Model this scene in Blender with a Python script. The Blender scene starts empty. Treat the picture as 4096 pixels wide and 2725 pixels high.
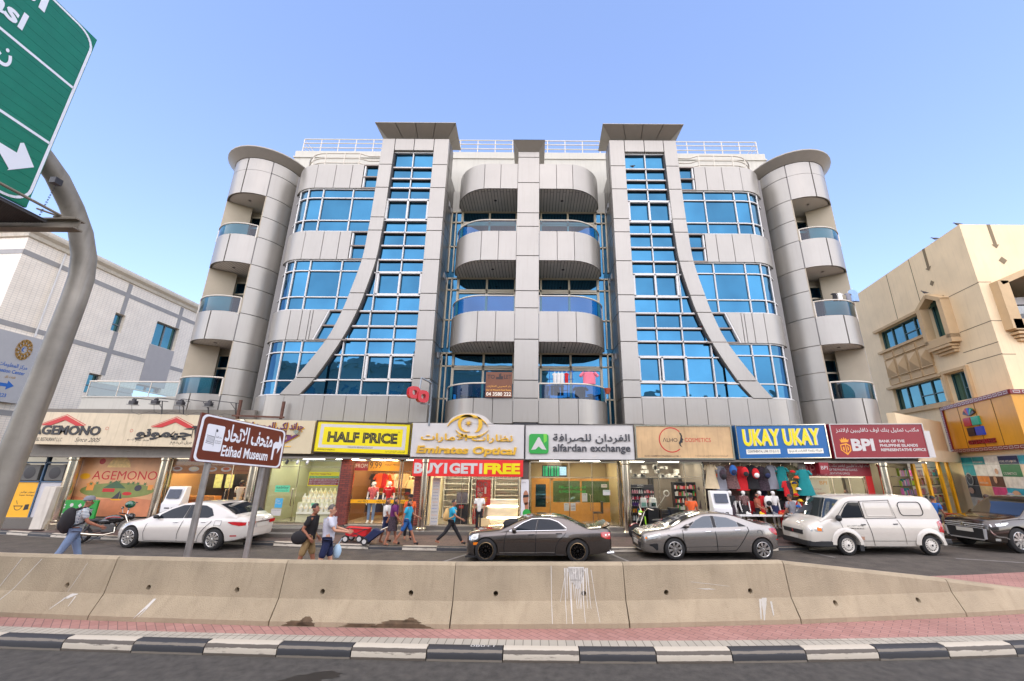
import bpy,bmesh,math,random
from mathutils import Vector,Matrix
random.seed(11)
sc=bpy.context.scene
COL=sc.collection
R=math.radians
# ---------------------------------------------------------------- camera
cam=bpy.data.cameras.new('camera')
cam.sensor_width=36.0
cam.lens=1600.0/4096.0*36.0
cam.shift_x=-0.0209
cam.shift_y=0.00916
cam.clip_start=0.05
cam.clip_end=3000
camo=bpy.data.objects.new('camera',cam)
camo.location=(0,0,2.70)
camo.rotation_euler=(R(106.2705),R(-0.4253),R(-0.0541))
COL.objects.link(camo)
sc.camera=camo
# ---------------------------------------------------------------- sky, sun, exposure
SUN_ELEV,SUN_AZ=R(40),R(178)
w=bpy.data.worlds.new('World')
sc.world=w
w.use_nodes=True
nt=w.node_tree
bg=nt.nodes['Background']
sky=nt.nodes.new('ShaderNodeTexSky')
sky.sky_type='NISHITA'
sky.sun_disc=False
sky.sun_elevation=SUN_ELEV
sky.sun_rotation=SUN_AZ
sky.air_density=1.0
sky.dust_density=0.4
sky.ozone_density=2.2
gm_=nt.nodes.new('ShaderNodeGamma');gm_.inputs[1].default_value=0.72
tn_=nt.nodes.new('ShaderNodeMix');tn_.data_type='RGBA';tn_.blend_type='MULTIPLY';tn_.inputs[0].default_value=1.0;tn_.inputs[7].default_value=(0.94,0.97,1.20,1)
nt.links.new(sky.outputs[0],gm_.inputs[0]);nt.links.new(gm_.outputs[0],tn_.inputs[6]);nt.links.new(tn_.outputs[2],bg.inputs[0])
bg.inputs[1].default_value=0.125
sl=bpy.data.lights.new('sun','SUN')
sl.energy=1.5
sl.angle=R(140)
sl.color=(1.0,0.86,0.66)
so=bpy.data.objects.new('sun',sl)
so.location=(0,-20,40)
d=Vector((math.sin(SUN_AZ)*math.cos(SUN_ELEV),math.cos(SUN_AZ)*math.cos(SUN_ELEV),math.sin(SUN_ELEV)))
so.rotation_euler=d.to_track_quat('Z','Y').to_euler()
COL.objects.link(so)
sc.view_settings.view_transform='Standard'
sc.view_settings.look='None'
sc.view_settings.exposure=1.95
sc.view_settings.gamma=1.0
sc.cycles.max_bounces=8
sc.cycles.transparent_max_bounces=16
sc.cycles.sample_clamp_indirect=6.0
# ---------------------------------------------------------------- materials
MATS={}
def C(r,g,b):
 def f(c):
  c/=255.0
  return c/12.92 if c<=0.04045 else ((c+0.055)/1.055)**2.4
 return (f(r),f(g),f(b))
def mat(name,col,rough=0.6,metal=0.0,var=0.12,scale=3.0,bump=0.0,bscale=40.0,streak=0.0,emit=0.0,coat=0.0,spec=0.5,alpha=1.0):
 if name in MATS:return MATS[name]
 m=bpy.data.materials.new(name)
 m.use_nodes=True
 t=m.node_tree
 p=t.nodes['Principled BSDF']
 p.inputs['Roughness'].default_value=rough
 p.inputs['Metallic'].default_value=metal
 p.inputs['Specular IOR Level'].default_value=spec
 p.inputs['Coat Weight'].default_value=coat
 p.inputs['Coat Roughness'].default_value=0.04
 tc=t.nodes.new('ShaderNodeTexCoord')
 last=None
 if var>0:
  n=t.nodes.new('ShaderNodeTexNoise')
  n.inputs['Scale'].default_value=scale
  n.inputs['Detail'].default_value=5
  n.inputs['Roughness'].default_value=0.6
  t.links.new(tc.outputs['Object'],n.inputs['Vector'])
  r=t.nodes.new('ShaderNodeValToRGB')
  a,b=1-var,1+var*0.55
  r.color_ramp.elements[0].position=0.30
  r.color_ramp.elements[1].position=0.70
  r.color_ramp.elements[0].color=(min(1,col[0]*a),min(1,col[1]*a),min(1,col[2]*a),1)
  r.color_ramp.elements[1].color=(min(1,col[0]*b),min(1,col[1]*b),min(1,col[2]*b),1)
  t.links.new(n.outputs['Fac'],r.inputs['Fac'])
  last=r.outputs['Color']
 else:
  p.inputs['Base Color'].default_value=(*col,1)
 if streak>0:
  mp=t.nodes.new('ShaderNodeMapping')
  mp.inputs['Scale'].default_value=(5.0,5.0,0.35)
  t.links.new(tc.outputs['Object'],mp.inputs['Vector'])
  n2=t.nodes.new('ShaderNodeTexNoise')
  n2.inputs['Scale'].default_value=2.0
  n2.inputs['Detail'].default_value=6
  t.links.new(mp.outputs['Vector'],n2.inputs['Vector'])
  r2=t.nodes.new('ShaderNodeValToRGB')
  r2.color_ramp.elements[0].position=0.52
  r2.color_ramp.elements[1].position=0.75
  t.links.new(n2.outputs['Fac'],r2.inputs['Fac'])
  mx=t.nodes.new('ShaderNodeMix')
  mx.data_type='RGBA'
  mul=t.nodes.new('ShaderNodeMath');mul.operation='MULTIPLY'
  mul.inputs[1].default_value=streak
  t.links.new(r2.outputs['Color'],mul.inputs[0])
  t.links.new(mul.outputs[0],mx.inputs[0])
  if last is not None:t.links.new(last,mx.inputs[6])
  else:mx.inputs[6].default_value=(*col,1)
  mx.inputs[7].default_value=(col[0]*0.42,col[1]*0.37,col[2]*0.31,1)
  last=mx.outputs[2]
 if last is not None:t.links.new(last,p.inputs['Base Color'])
 if bump>0:
  n3=t.nodes.new('ShaderNodeTexNoise')
  n3.inputs['Scale'].default_value=bscale
  n3.inputs['Detail'].default_value=4
  t.links.new(tc.outputs['Object'],n3.inputs['Vector'])
  bp=t.nodes.new('ShaderNodeBump')
  bp.inputs['Strength'].default_value=bump
  bp.inputs['Distance'].default_value=0.02
  t.links.new(n3.outputs['Fac'],bp.inputs['Height'])
  t.links.new(bp.outputs['Normal'],p.inputs['Normal'])
 if emit>0:
  p.inputs['Emission Color'].default_value=(*col,1)
  p.inputs['Emission Strength'].default_value=emit
 MATS[name]=m
 return m
def brick_mat(name,c1,c2,mortar,bw,bh,mort,offset=0.5,rough=0.7,plane='XZ',rot=0.0,bump=0.3,var=0.25,freq=2,squash=1.0):
 if name in MATS:return MATS[name]
 m=bpy.data.materials.new(name);m.use_nodes=True
 t=m.node_tree;p=t.nodes['Principled BSDF']
 p.inputs['Roughness'].default_value=rough
 tc=t.nodes.new('ShaderNodeTexCoord')
 sep=t.nodes.new('ShaderNodeSeparateXYZ');t.links.new(tc.outputs['Object'],sep.inputs[0])
 cmb=t.nodes.new('ShaderNodeCombineXYZ')
 ax={'X':0,'Y':1,'Z':2}
 t.links.new(sep.outputs[ax[plane[0]]],cmb.inputs[0])
 t.links.new(sep.outputs[ax[plane[1]]],cmb.inputs[1])
 mp=t.nodes.new('ShaderNodeMapping');mp.inputs['Rotation'].default_value=(0,0,rot)
 t.links.new(cmb.outputs[0],mp.inputs[0])
 b=t.nodes.new('ShaderNodeTexBrick')
 b.offset=offset;b.offset_frequency=freq;b.squash=squash
 b.inputs['Scale'].default_value=1.0
 b.inputs['Brick Width'].default_value=bw
 b.inputs['Row Height'].default_value=bh
 b.inputs['Mortar Size'].default_value=mort
 b.inputs['Mortar Smooth'].default_value=0.2
 b.inputs['Bias'].default_value=0.0
 b.inputs['Color1'].default_value=(*c1,1)
 b.inputs['Color2'].default_value=(*c2,1)
 b.inputs['Mortar'].default_value=(*mortar,1)
 t.links.new(mp.outputs[0],b.inputs['Vector'])
 n=t.nodes.new('ShaderNodeTexNoise');n.inputs['Scale'].default_value=1.3;n.inputs['Detail'].default_value=6
 t.links.new(tc.outputs['Object'],n.inputs['Vector'])
 r=t.nodes.new('ShaderNodeValToRGB')
 r.color_ramp.elements[0].position=0.3;r.color_ramp.elements[1].position=0.7
 r.color_ramp.elements[0].color=(1-var,1-var,1-var,1);r.color_ramp.elements[1].color=(1,1,1,1)
 t.links.new(n.outputs['Fac'],r.inputs['Fac'])
 mx=t.nodes.new('ShaderNodeMix');mx.data_type='RGBA';mx.blend_type='MULTIPLY';mx.inputs[0].default_value=1.0
 t.links.new(b.outputs['Color'],mx.inputs[6]);t.links.new(r.outputs['Color'],mx.inputs[7])
 t.links.new(mx.outputs[2],p.inputs['Base Color'])
 if bump:
  bp=t.nodes.new('ShaderNodeBump');bp.inputs['Strength'].default_value=bump;bp.inputs['Distance'].default_value=0.01
  bp.invert=True
  t.links.new(b.outputs['Fac'],bp.inputs['Height']);t.links.new(bp.outputs['Normal'],p.inputs['Normal'])
 MATS[name]=m
 return m
def glass_clear(name,tint,refl=1.0,rough=0.0):
 if name in MATS:return MATS[name]
 m=bpy.data.materials.new(name);m.use_nodes=True
 t=m.node_tree;t.nodes.remove(t.nodes['Principled BSDF'])
 out=t.nodes['Material Output']
 tr=t.nodes.new('ShaderNodeBsdfTransparent');tr.inputs[0].default_value=(*tint,1)
 gl=t.nodes.new('ShaderNodeBsdfGlossy');gl.inputs['Roughness'].default_value=rough;gl.inputs[0].default_value=(0.95,0.97,1,1)
 fr=t.nodes.new('ShaderNodeFresnel');fr.inputs[0].default_value=1.5
 mu=t.nodes.new('ShaderNodeMath');mu.operation='MULTIPLY';mu.inputs[1].default_value=refl
 t.links.new(fr.outputs[0],mu.inputs[0])
 mx=t.nodes.new('ShaderNodeMixShader')
 t.links.new(mu.outputs[0],mx.inputs[0]);t.links.new(tr.outputs[0],mx.inputs[1]);t.links.new(gl.outputs[0],mx.inputs[2])
 t.links.new(mx.outputs[0],out.inputs[0])
 MATS[name]=m
 return m
def mirror_glass(name,col,wav=0.02,rough=0.02,base=(0.01,0.04,0.08)):
 if name in MATS:return MATS[name]
 m=bpy.data.materials.new(name);m.use_nodes=True
 t=m.node_tree;p=t.nodes['Principled BSDF']
 p.inputs['Metallic'].default_value=0.9
 p.inputs['Roughness'].default_value=rough
 tc=t.nodes.new('ShaderNodeTexCoord')
 n=t.nodes.new('ShaderNodeTexNoise');n.inputs['Scale'].default_value=1.1;n.inputs['Detail'].default_value=2
 t.links.new(tc.outputs['Object'],n.inputs['Vector'])
 bp=t.nodes.new('ShaderNodeBump');bp.inputs['Strength'].default_value=wav;bp.inputs['Distance'].default_value=0.5
 t.links.new(n.outputs['Fac'],bp.inputs['Height']);t.links.new(bp.outputs['Normal'],p.inputs['Normal'])
 n2=t.nodes.new('ShaderNodeTexNoise');n2.inputs['Scale'].default_value=0.5;n2.inputs['Detail'].default_value=3
 t.links.new(tc.outputs['Object'],n2.inputs['Vector'])
 r=t.nodes.new('ShaderNodeValToRGB')
 r.color_ramp.elements[0].position=0.35;r.color_ramp.elements[1].position=0.65
 r.color_ramp.elements[0].color=(col[0]*0.82,col[1]*0.82,col[2]*0.85,1);r.color_ramp.elements[1].color=(min(1,col[0]*1.1),min(1,col[1]*1.1),min(1,col[2]*1.1),1)
 t.links.new(n2.outputs['Fac'],r.inputs['Fac'])
 ge=t.nodes.new('ShaderNodeNewGeometry');mr=t.nodes.new('ShaderNodeMapRange');mr.inputs[3].default_value=0.72;mr.inputs[4].default_value=1.16
 t.links.new(ge.outputs['Random Per Island'],mr.inputs[0])
 mx=t.nodes.new('ShaderNodeMix');mx.data_type='RGBA';mx.blend_type='MULTIPLY';mx.inputs[0].default_value=1.0
 t.links.new(r.outputs['Color'],mx.inputs[6]);t.links.new(mr.outputs[0],mx.inputs[7]);t.links.new(mx.outputs[2],p.inputs['Base Color'])
 MATS[name]=m
 return m
# ---------------------------------------------------------------- mesh builder
WLOC={}
class MB:
 def __init__(s):s.v=[];s.f=[];s.m=[]
 def add(s,vs,fs,m=0):
  o=len(s.v);s.v+=[tuple(v)for v in vs]
  for f in fs:s.f.append([o+i for i in f]);s.m.append(m)
 def poly(s,pts,m=0):s.add(pts,[list(range(len(pts)))],m)
 def box(s,x0,x1,y0,y1,z0,z1,m=0):
  s.add([(x0,y0,z0),(x1,y0,z0),(x1,y1,z0),(x0,y1,z0),(x0,y0,z1),(x1,y0,z1),(x1,y1,z1),(x0,y1,z1)],[(0,3,2,1),(4,5,6,7),(0,1,5,4),(1,2,6,5),(2,3,7,6),(3,0,4,7)],m)
 def obox(s,M,sx,sy,sz,m=0):
  h=[(-sx/2,-sy/2,-sz/2),(sx/2,-sy/2,-sz/2),(sx/2,sy/2,-sz/2),(-sx/2,sy/2,-sz/2),(-sx/2,-sy/2,sz/2),(sx/2,-sy/2,sz/2),(sx/2,sy/2,sz/2),(-sx/2,sy/2,sz/2)]
  s.add([M@Vector(p)for p in h],[(0,3,2,1),(4,5,6,7),(0,1,5,4),(1,2,6,5),(2,3,7,6),(3,0,4,7)],m)
 def bar(s,a,b,w,h=None,m=0):
  a=Vector(a);b=Vector(b);dv=b-a
  q=dv.to_track_quat('X','Z').to_matrix().to_4x4()
  s.obox(Matrix.Translation((a+b)/2)@q,dv.length,w,h or w,m)
 def prism(s,poly,y0,y1,m=0):
  n=len(poly)
  s.add([(x,y0,z)for x,z in poly]+[(x,y1,z)for x,z in poly],[list(range(n)),list(range(2*n-1,n-1,-1))]+[[i,i+n,(i+1)%n+n,(i+1)%n]for i in range(n)],m)
 def prismz(s,poly,z0,z1,m=0):
  n=len(poly)
  s.add([(x,y,z0)for x,y in poly]+[(x,y,z1)for x,y in poly],[list(range(n)),list(range(2*n-1,n-1,-1))]+[[i,i+n,(i+1)%n+n,(i+1)%n]for i in range(n)],m)
 def prismx(s,poly,x0,x1,m=0):
  n=len(poly)
  s.add([(x0,y,z)for y,z in poly]+[(x1,y,z)for y,z in poly],[list(range(n)),list(range(2*n-1,n-1,-1))]+[[i,i+n,(i+1)%n+n,(i+1)%n]for i in range(n)],m)
 def tube(s,path,r,n=8,m=0,caps=True):
  P=[Vector(p)for p in path];rs=r if isinstance(r,(list,tuple))else [r]*len(P)
  rings=[];up=None
  for i,p in enumerate(P):
   t=(P[min(i+1,len(P)-1)]-P[max(i-1,0)]).normalized()
   if up is None:up=Vector((0,0,1))if abs(t.z)<0.9 else Vector((1,0,0))
   a=t.cross(up)
   if a.length<1e-4:a=t.cross(Vector((0,1,0)))
   a.normalize();b=a.cross(t).normalized();up=b
   rings.append([p+(a*math.cos(2*math.pi*k/n)+b*math.sin(2*math.pi*k/n))*rs[i]for k in range(n)])
  vs=[q for rg in rings for q in rg];fs=[]
  for i in range(len(P)-1):
   for k in range(n):
    fs.append((i*n+k,i*n+(k+1)%n,(i+1)*n+(k+1)%n,(i+1)*n+k))
  if caps:fs+=[list(range(n))[::-1],[(len(P)-1)*n+k for k in range(n)]]
  s.add(vs,fs,m)
 def lathe(s,prof,c,n=24,axis='Z',m=0,a0=0.0,a1=None):
  c=Vector(c);full=a1 is None;a1=a1 if a1 is not None else 2*math.pi
  k=n if full else n+1
  vs=[]
  for r,h in prof:
   for i in range(k):
    a=a0+(a1-a0)*i/n
    x,y=r*math.cos(a),r*math.sin(a)
    vs.append(c+(Vector((x,y,h))if axis=='Z' else Vector((x,h,y))if axis=='Y' else Vector((h,x,y))))
  fs=[]
  for j in range(len(prof)-1):
   for i in range(n):
    i2=(i+1)%k
    fs.append((j*k+i,j*k+i2,(j+1)*k+i2,(j+1)*k+i))
  s.add(vs,fs,m)
 def ball(s,c,r,n=12,m=0):
  r=r if isinstance(r,(tuple,list))else (r,r,r)
  k=n//2;vs=[];fs=[]
  for j in range(k+1):
   th=math.pi*j/k
   for i in range(n):
    a=2*math.pi*i/n
    vs.append((c[0]+r[0]*math.sin(th)*math.cos(a),c[1]+r[1]*math.sin(th)*math.sin(a),c[2]+r[2]*math.cos(th)))
  for j in range(k):
   for i in range(n):fs.append((j*n+i,j*n+(i+1)%n,(j+1)*n+(i+1)%n,(j+1)*n+i))
  s.add(vs,fs,m)
 def grid(s,rows,m=0,close=False):
  n=len(rows[0]);vs=[p for r in rows for p in r];fs=[]
  for j in range(len(rows)-1):
   for i in range(n if close else n-1):
    fs.append((j*n+i,j*n+(i+1)%n,(j+1)*n+(i+1)%n,(j+1)*n+i))
  s.add(vs,fs,m)
 def xform(s,M):s.v=[tuple(M@Vector(v))for v in s.v];return s
 def build(s,name,mats,parent=None,bevel=0.0,smooth=35,local=False,merge=1e-5,seg=1):
  me=bpy.data.meshes.new(name)
  mats=mats if isinstance(mats,(list,tuple))else [mats]
  o=bpy.data.objects.new(name,me)
  if parent is not None:
   loc=WLOC[parent.name];o.parent=parent;WLOC[o.name]=loc
  elif local:
   loc=Vector((0,0,0));WLOC[o.name]=loc
  else:
   xs=[v[0]for v in s.v];ys=[v[1]for v in s.v];zs=[v[2]for v in s.v]
   loc=Vector(((min(xs)+max(xs))/2,(min(ys)+max(ys))/2,min(zs)))
   o.location=loc;WLOC[o.name]=loc
  off=Vector((0,0,0))if local else loc
  bm=bmesh.new()
  bv=[bm.verts.new(Vector(v)-off)for v in s.v]
  for f,mi in zip(s.f,s.m):
   try:
    bf=bm.faces.new([bv[i]for i in f]);bf.material_index=mi
   except ValueError:pass
  if merge:bmesh.ops.remove_doubles(bm,verts=bm.verts,dist=merge)
  bmesh.ops.recalc_face_normals(bm,faces=bm.faces)
  if bevel:
   es=[e for e in bm.edges if len(e.link_faces)==2 and e.calc_face_angle(0)>R(30)]
   bmesh.ops.bevel(bm,geom=es,offset=bevel,segments=seg,affect='EDGES',profile=0.5)
  bm.to_mesh(me);bm.free()
  for mm in mats:me.materials.append(mm)
  if smooth:
   for pz in me.polygons:pz.use_smooth=True
   me.set_sharp_from_angle(angle=R(smooth))
  COL.objects.link(o)
  return o
def pieces(mb,name,mats,parent,**k):
 par=list(range(len(mb.v)))
 def find(i):
  while par[i]!=i:par[i]=par[par[i]];i=par[i]
  return i
 for f in mb.f:
  for i in f[1:]:par[find(i)]=find(f[0])
 grp={}
 for f,mi in zip(mb.f,mb.m):grp.setdefault(find(f[0]),[]).append((f,mi))
 for fs in grp.values():
  b=MB();ids=sorted({i for f,_ in fs for i in f});ix={q:j for j,q in enumerate(ids)}
  b.v=[mb.v[i]for i in ids];b.f=[[ix[i]for i in f]for f,_ in fs];b.m=[mi for _,mi in fs];b.build(name,mats,parent,**k)
def tag(o,label=None,cat=None,group=None,kind=None):
 if label:o['label']=label
 if cat:o['category']=cat
 if group:o['group']=group
 if kind:o['kind']=kind
 return o
def thing(name,label,cat,loc,group=None):
 o=bpy.data.objects.new(name,None);COL.objects.link(o)
 o.empty_display_size=0.2
 o.location=loc;WLOC[o.name]=Vector(loc)
 return tag(o,label,cat,group)
def copy_tree(o,loc=None,rz=None,parent=None,label=None):
 c=o.copy();COL.objects.link(c)
 if parent is not None:c.parent=parent
 if loc is not None:c.location=loc
 if rz is not None:c.rotation_euler=(0,0,rz)
 if label:c['label']=label
 for ch in list(o.children):copy_tree(ch,parent=c)
 return c
def lerp_tab(tab,z):
 if z<=tab[0][0]:return tab[0][1]
 for i in range(len(tab)-1):
  (a,p),(b,q)=tab[i],tab[i+1]
  if z<=b:
   t=(z-a)/(b-a)
   m0=((q-tab[i-1][1])/(b-tab[i-1][0])if i>0 else (q-p)/(b-a))*(b-a)
   m1=((tab[i+2][1]-p)/(tab[i+2][0]-a)if i+2<len(tab)else (q-p)/(b-a))*(b-a)
   t2,t3=t*t,t*t*t
   return (2*t3-3*t2+1)*p+(t3-2*t2+t)*m0+(-2*t3+3*t2)*q+(t3-t2)*m1
 return tab[-1][1]
# ---------------------------------------------------------------- lettering
AR={'ا':('FE8D','FE8E'),'أ':('FE83','FE84'),'إ':('FE87','FE88'),'آ':('FE81','FE82'),'ب':('FE8F','FE90','FE91','FE92'),'ة':('FE93','FE94'),'ت':('FE95','FE96','FE97','FE98'),'ث':('FE99','FE9A','FE9B','FE9C'),'ج':('FE9D','FE9E','FE9F','FEA0'),'ح':('FEA1','FEA2','FEA3','FEA4'),'خ':('FEA5','FEA6','FEA7','FEA8'),'د':('FEA9','FEAA'),'ذ':('FEAB','FEAC'),'ر':('FEAD','FEAE'),'ز':('FEAF','FEB0'),'س':('FEB1','FEB2','FEB3','FEB4'),'ش':('FEB5','FEB6','FEB7','FEB8'),'ص':('FEB9','FEBA','FEBB','FEBC'),'ض':('FEBD','FEBE','FEBF','FEC0'),'ط':('FEC1','FEC2','FEC3','FEC4'),'ظ':('FEC5','FEC6','FEC7','FEC8'),'ع':('FEC9','FECA','FECB','FECC'),'غ':('FECD','FECE','FECF','FED0'),'ف':('FED1','FED2','FED3','FED4'),'ق':('FED5','FED6','FED7','FED8'),'ك':('FED9','FEDA','FEDB','FEDC'),'ل':('FEDD','FEDE','FEDF','FEE0'),'م':('FEE1','FEE2','FEE3','FEE4'),'ن':('FEE5','FEE6','FEE7','FEE8'),'ه':('FEE9','FEEA','FEEB','FEEC'),'و':('FEED','FEEE'),'ى':('FEEF','FEF0'),'ي':('FEF1','FEF2','FEF3','FEF4')}
def arabic(s):
 s=s.replace('لا','\u0001');out=[]
 def joins_next(c):return c in AR and len(AR[c])==4
 for i,c in enumerate(s):
  prev=i>0 and joins_next(s[i-1])
  if c=='\u0001':out.append(chr(0xFEFC if prev else 0xFEFB));continue
  if c not in AR:out.append(c);continue
  nxt=i+1<len(s)and (s[i+1]in AR or s[i+1]=='\u0001')and len(AR[c])==4
  f=AR[c]
  k=3 if (prev and nxt)else 2 if nxt else 1 if prev else 0
  out.append(chr(int(f[k],16)))
 return ''.join(out[::-1])
def text_mesh(s,bold=0.0,ext=0.0,res=3,shear=0.0,space=1.0):
 cu=bpy.data.curves.new('lettering','FONT')
 cu.body=s;cu.size=1.0;cu.offset=bold;cu.extrude=0;cu.resolution_u=res;cu.shear=shear;cu.space_character=space
 ob=bpy.data.objects.new('lettering',cu);COL.objects.link(ob)
 dg=bpy.context.evaluated_depsgraph_get()
 me=ob.evaluated_get(dg).to_mesh()
 vs=[tuple(v.co)for v in me.vertices];fs=[list(p.vertices)for p in me.polygons]
 ob.evaluated_get(dg).to_mesh_clear()
 bpy.data.objects.remove(ob);bpy.data.curves.remove(cu)
 return vs,fs
def text_to(mb,s,x0,x1,z0,z1,y,m=0,bold=0.0,depth=0.0,ar=False,fit='xz',shear=0.0,M=None,space=1.0,res=3):
 vs,fs=text_mesh(arabic(s)if ar else s,bold,shear=shear,space=space,res=res)
 if not vs:return
 a0=min(v[0]for v in vs);a1=max(v[0]for v in vs);b0=min(v[1]for v in vs);b1=max(v[1]for v in vs)
 kx=(x1-x0)/(a1-a0);kz=(z1-z0)/(b1-b0)
 def P(v,yy):
  q=Vector((x0+(v[0]-a0)*kx,yy,z0+(v[1]-b0)*kz))
  return M@q if M is not None else q
 front=[P(v,y)for v in vs]
 if depth<=0:
  mb.add(front,fs,m);return
 from collections import Counter
 mb.add(front,fs,m)
 ec=Counter()
 for f in fs:
  for i in range(len(f)):ec[tuple(sorted((f[i],f[(i+1)%len(f)])))]+=1
 side=[];n=len(vs);back=[P(v,y+depth)for v in vs]
 for (i,j),c in ec.items():
  if c==1:side.append((i,j,j+n,i+n))
 mb.add(front+back,side,m)
# ---------------------------------------------------------------- shared surfaces
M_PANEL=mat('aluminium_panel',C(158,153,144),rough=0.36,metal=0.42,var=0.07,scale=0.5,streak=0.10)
M_PANEL_SIDE=mat('aluminium_panel_shaded',C(98,94,89),rough=0.32,metal=0.6,var=0.10,scale=0.6,streak=0.1)  # same cladding for sides and backings, their shade put into a darker colour
M_JOINT=mat('joint_gasket',C(60,60,62),rough=0.8,var=0)
M_STUCCO=mat('white_render',C(188,184,172),rough=0.85,var=0.06,scale=0.8,streak=0.18,bump=0.15)
M_WIN=mirror_glass('blue_glass',(0.034,0.135,0.225))
M_WIN_DARK=mirror_glass('dark_glass',(0.03,0.09,0.13))
M_WHITE=mat('white_frame',C(205,202,196),rough=0.4,var=0.03)
M_TAN=mat('tan_frame',C(205,192,165),rough=0.45,var=0.05)
M_RAILW=mat('white_rail',C(205,196,180),rough=0.45,var=0.05)
M_LEDGE=mat('bronze_ledge',C(120,108,98),rough=0.45,metal=0.3,var=0.1)
M_BALGLASS=glass_clear('balcony_glass',(0.06,0.34,0.60),refl=1.1)
M_SOFFIT=brick_mat('soffit_strips',C(225,222,214),C(216,213,205),C(80,78,74),4.0,0.16,0.012,plane='YX',rough=0.5,bump=0.2,var=0.1)
M_SOFFIT_L=M_SOFFIT
M_RECESS=mat('recess_render',C(176,164,142),rough=0.85,var=0.1,scale=1.0)
M_DARK=mat('dark_interior',C(40,38,36),rough=0.9,var=0.1)
# ---------------------------------------------------------------- ground, roads, pavements
M_ASPH=mat('asphalt',C(74,70,64),rough=0.85,var=0.42,scale=7,bump=0.5,bscale=130)
M_ASPH2=mat('asphalt_old',C(80,73,65),rough=0.8,var=0.40,scale=2.2,bump=0.5,bscale=110)
M_RED=brick_mat('red_paver',C(160,116,106),C(172,128,118),C(120,92,84),0.22,0.11,0.006,plane='XY',rot=R(45),var=0.2)
M_GREYP=brick_mat('grey_paver',C(176,168,152),C(164,157,142),C(104,98,86),0.13,0.40,0.006,offset=0.0,plane='XY',var=0.15)
M_SIDEW=brick_mat('sidewalk_paver',C(105,84,76),C(88,72,66),C(56,48,44),0.3,0.15,0.008,plane='XY',var=0.35)
YK=[(-40,12.5),(-12,7.60),(-8.33,7.27),(-3.8,7.04),(-0.28,6.93),(3.03,6.97),(7.72,7.29),(12,7.85),(40,13.5)]
YB=[(-16,8.75),(-12,8.17),(-9.16,7.91),(-7.53,7.79),(-4.34,7.60),(-1.34,7.53),(1.62,7.63),(4.62,7.89),(7.87,8.29),(11.5,8.85)]
YS=[(-60,33),(-30,20.2),(-20,16.8),(-8.46,15.0),(-4.67,14.53),(0,14.42),(3.06,14.48),(9.3,15.05),(19.2,17.2),(30,20.5),(60,33)]
yk=lambda x:lerp_tab(YK,x)
yb=lambda x:lerp_tab(YB,x)
ys=lambda x:lerp_tab(YS,x)
XS=[-60,-45,-35,-30]+[-26+i*0.5 for i in range(0,105)]+[30,35,45,60]
def strip(name,f0,f1,z,m,xs=XS,thick=0.0):
 mb=MB()
 mb.grid([[(x,f0(x),z)for x in xs],[(x,f1(x),z)for x in xs]])
 if thick:mb.grid([[(x,f0(x),z-thick)for x in xs],[(x,f0(x),z)for x in xs]]);mb.grid([[(x,f1(x),z-thick)for x in xs],[(x,f1(x),z)for x in xs]])
 return tag(mb.build(name,m,smooth=0,local=True),kind='structure')
g=MB();g.poly([(-900,-900,-0.05),(900,-900,-0.05),(900,900,-0.05),(-900,900,-0.05)])
tag(g.build('ground',mat('sand_ground',C(150,135,112),rough=0.95,var=0.2,scale=0.2),local=True,smooth=0),kind='structure')
strip('near_road',lambda x:-14.0,lambda x:yk(x)-0.14,0.0,M_ASPH)
strip('service_road',lambda x:max(9.0,yk(x)+1.6),lambda x:ys(x)+0.02,0.004,M_ASPH2)
strip('grey_paving',lambda x:yk(x)+0.0,lambda x:yk(x)+0.21,0.150,M_GREYP)
strip('red_paving',lambda x:yk(x)+0.21,lambda x:max(9.0,yk(x)+1.9)+(0.0 if x<7.2 else min(1.75,(x-7.2)*1.3))+(2.0 if x<-5.5 else 0.0),0.146,M_RED,thick=0.146)
strip('pavement',lambda x:ys(x)+0.14,lambda x:ys(x)+7.5,0.15,M_SIDEW)
strip('far_pavement',lambda x:-19.0,lambda x:-14.0,0.12,M_SIDEW)
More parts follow.
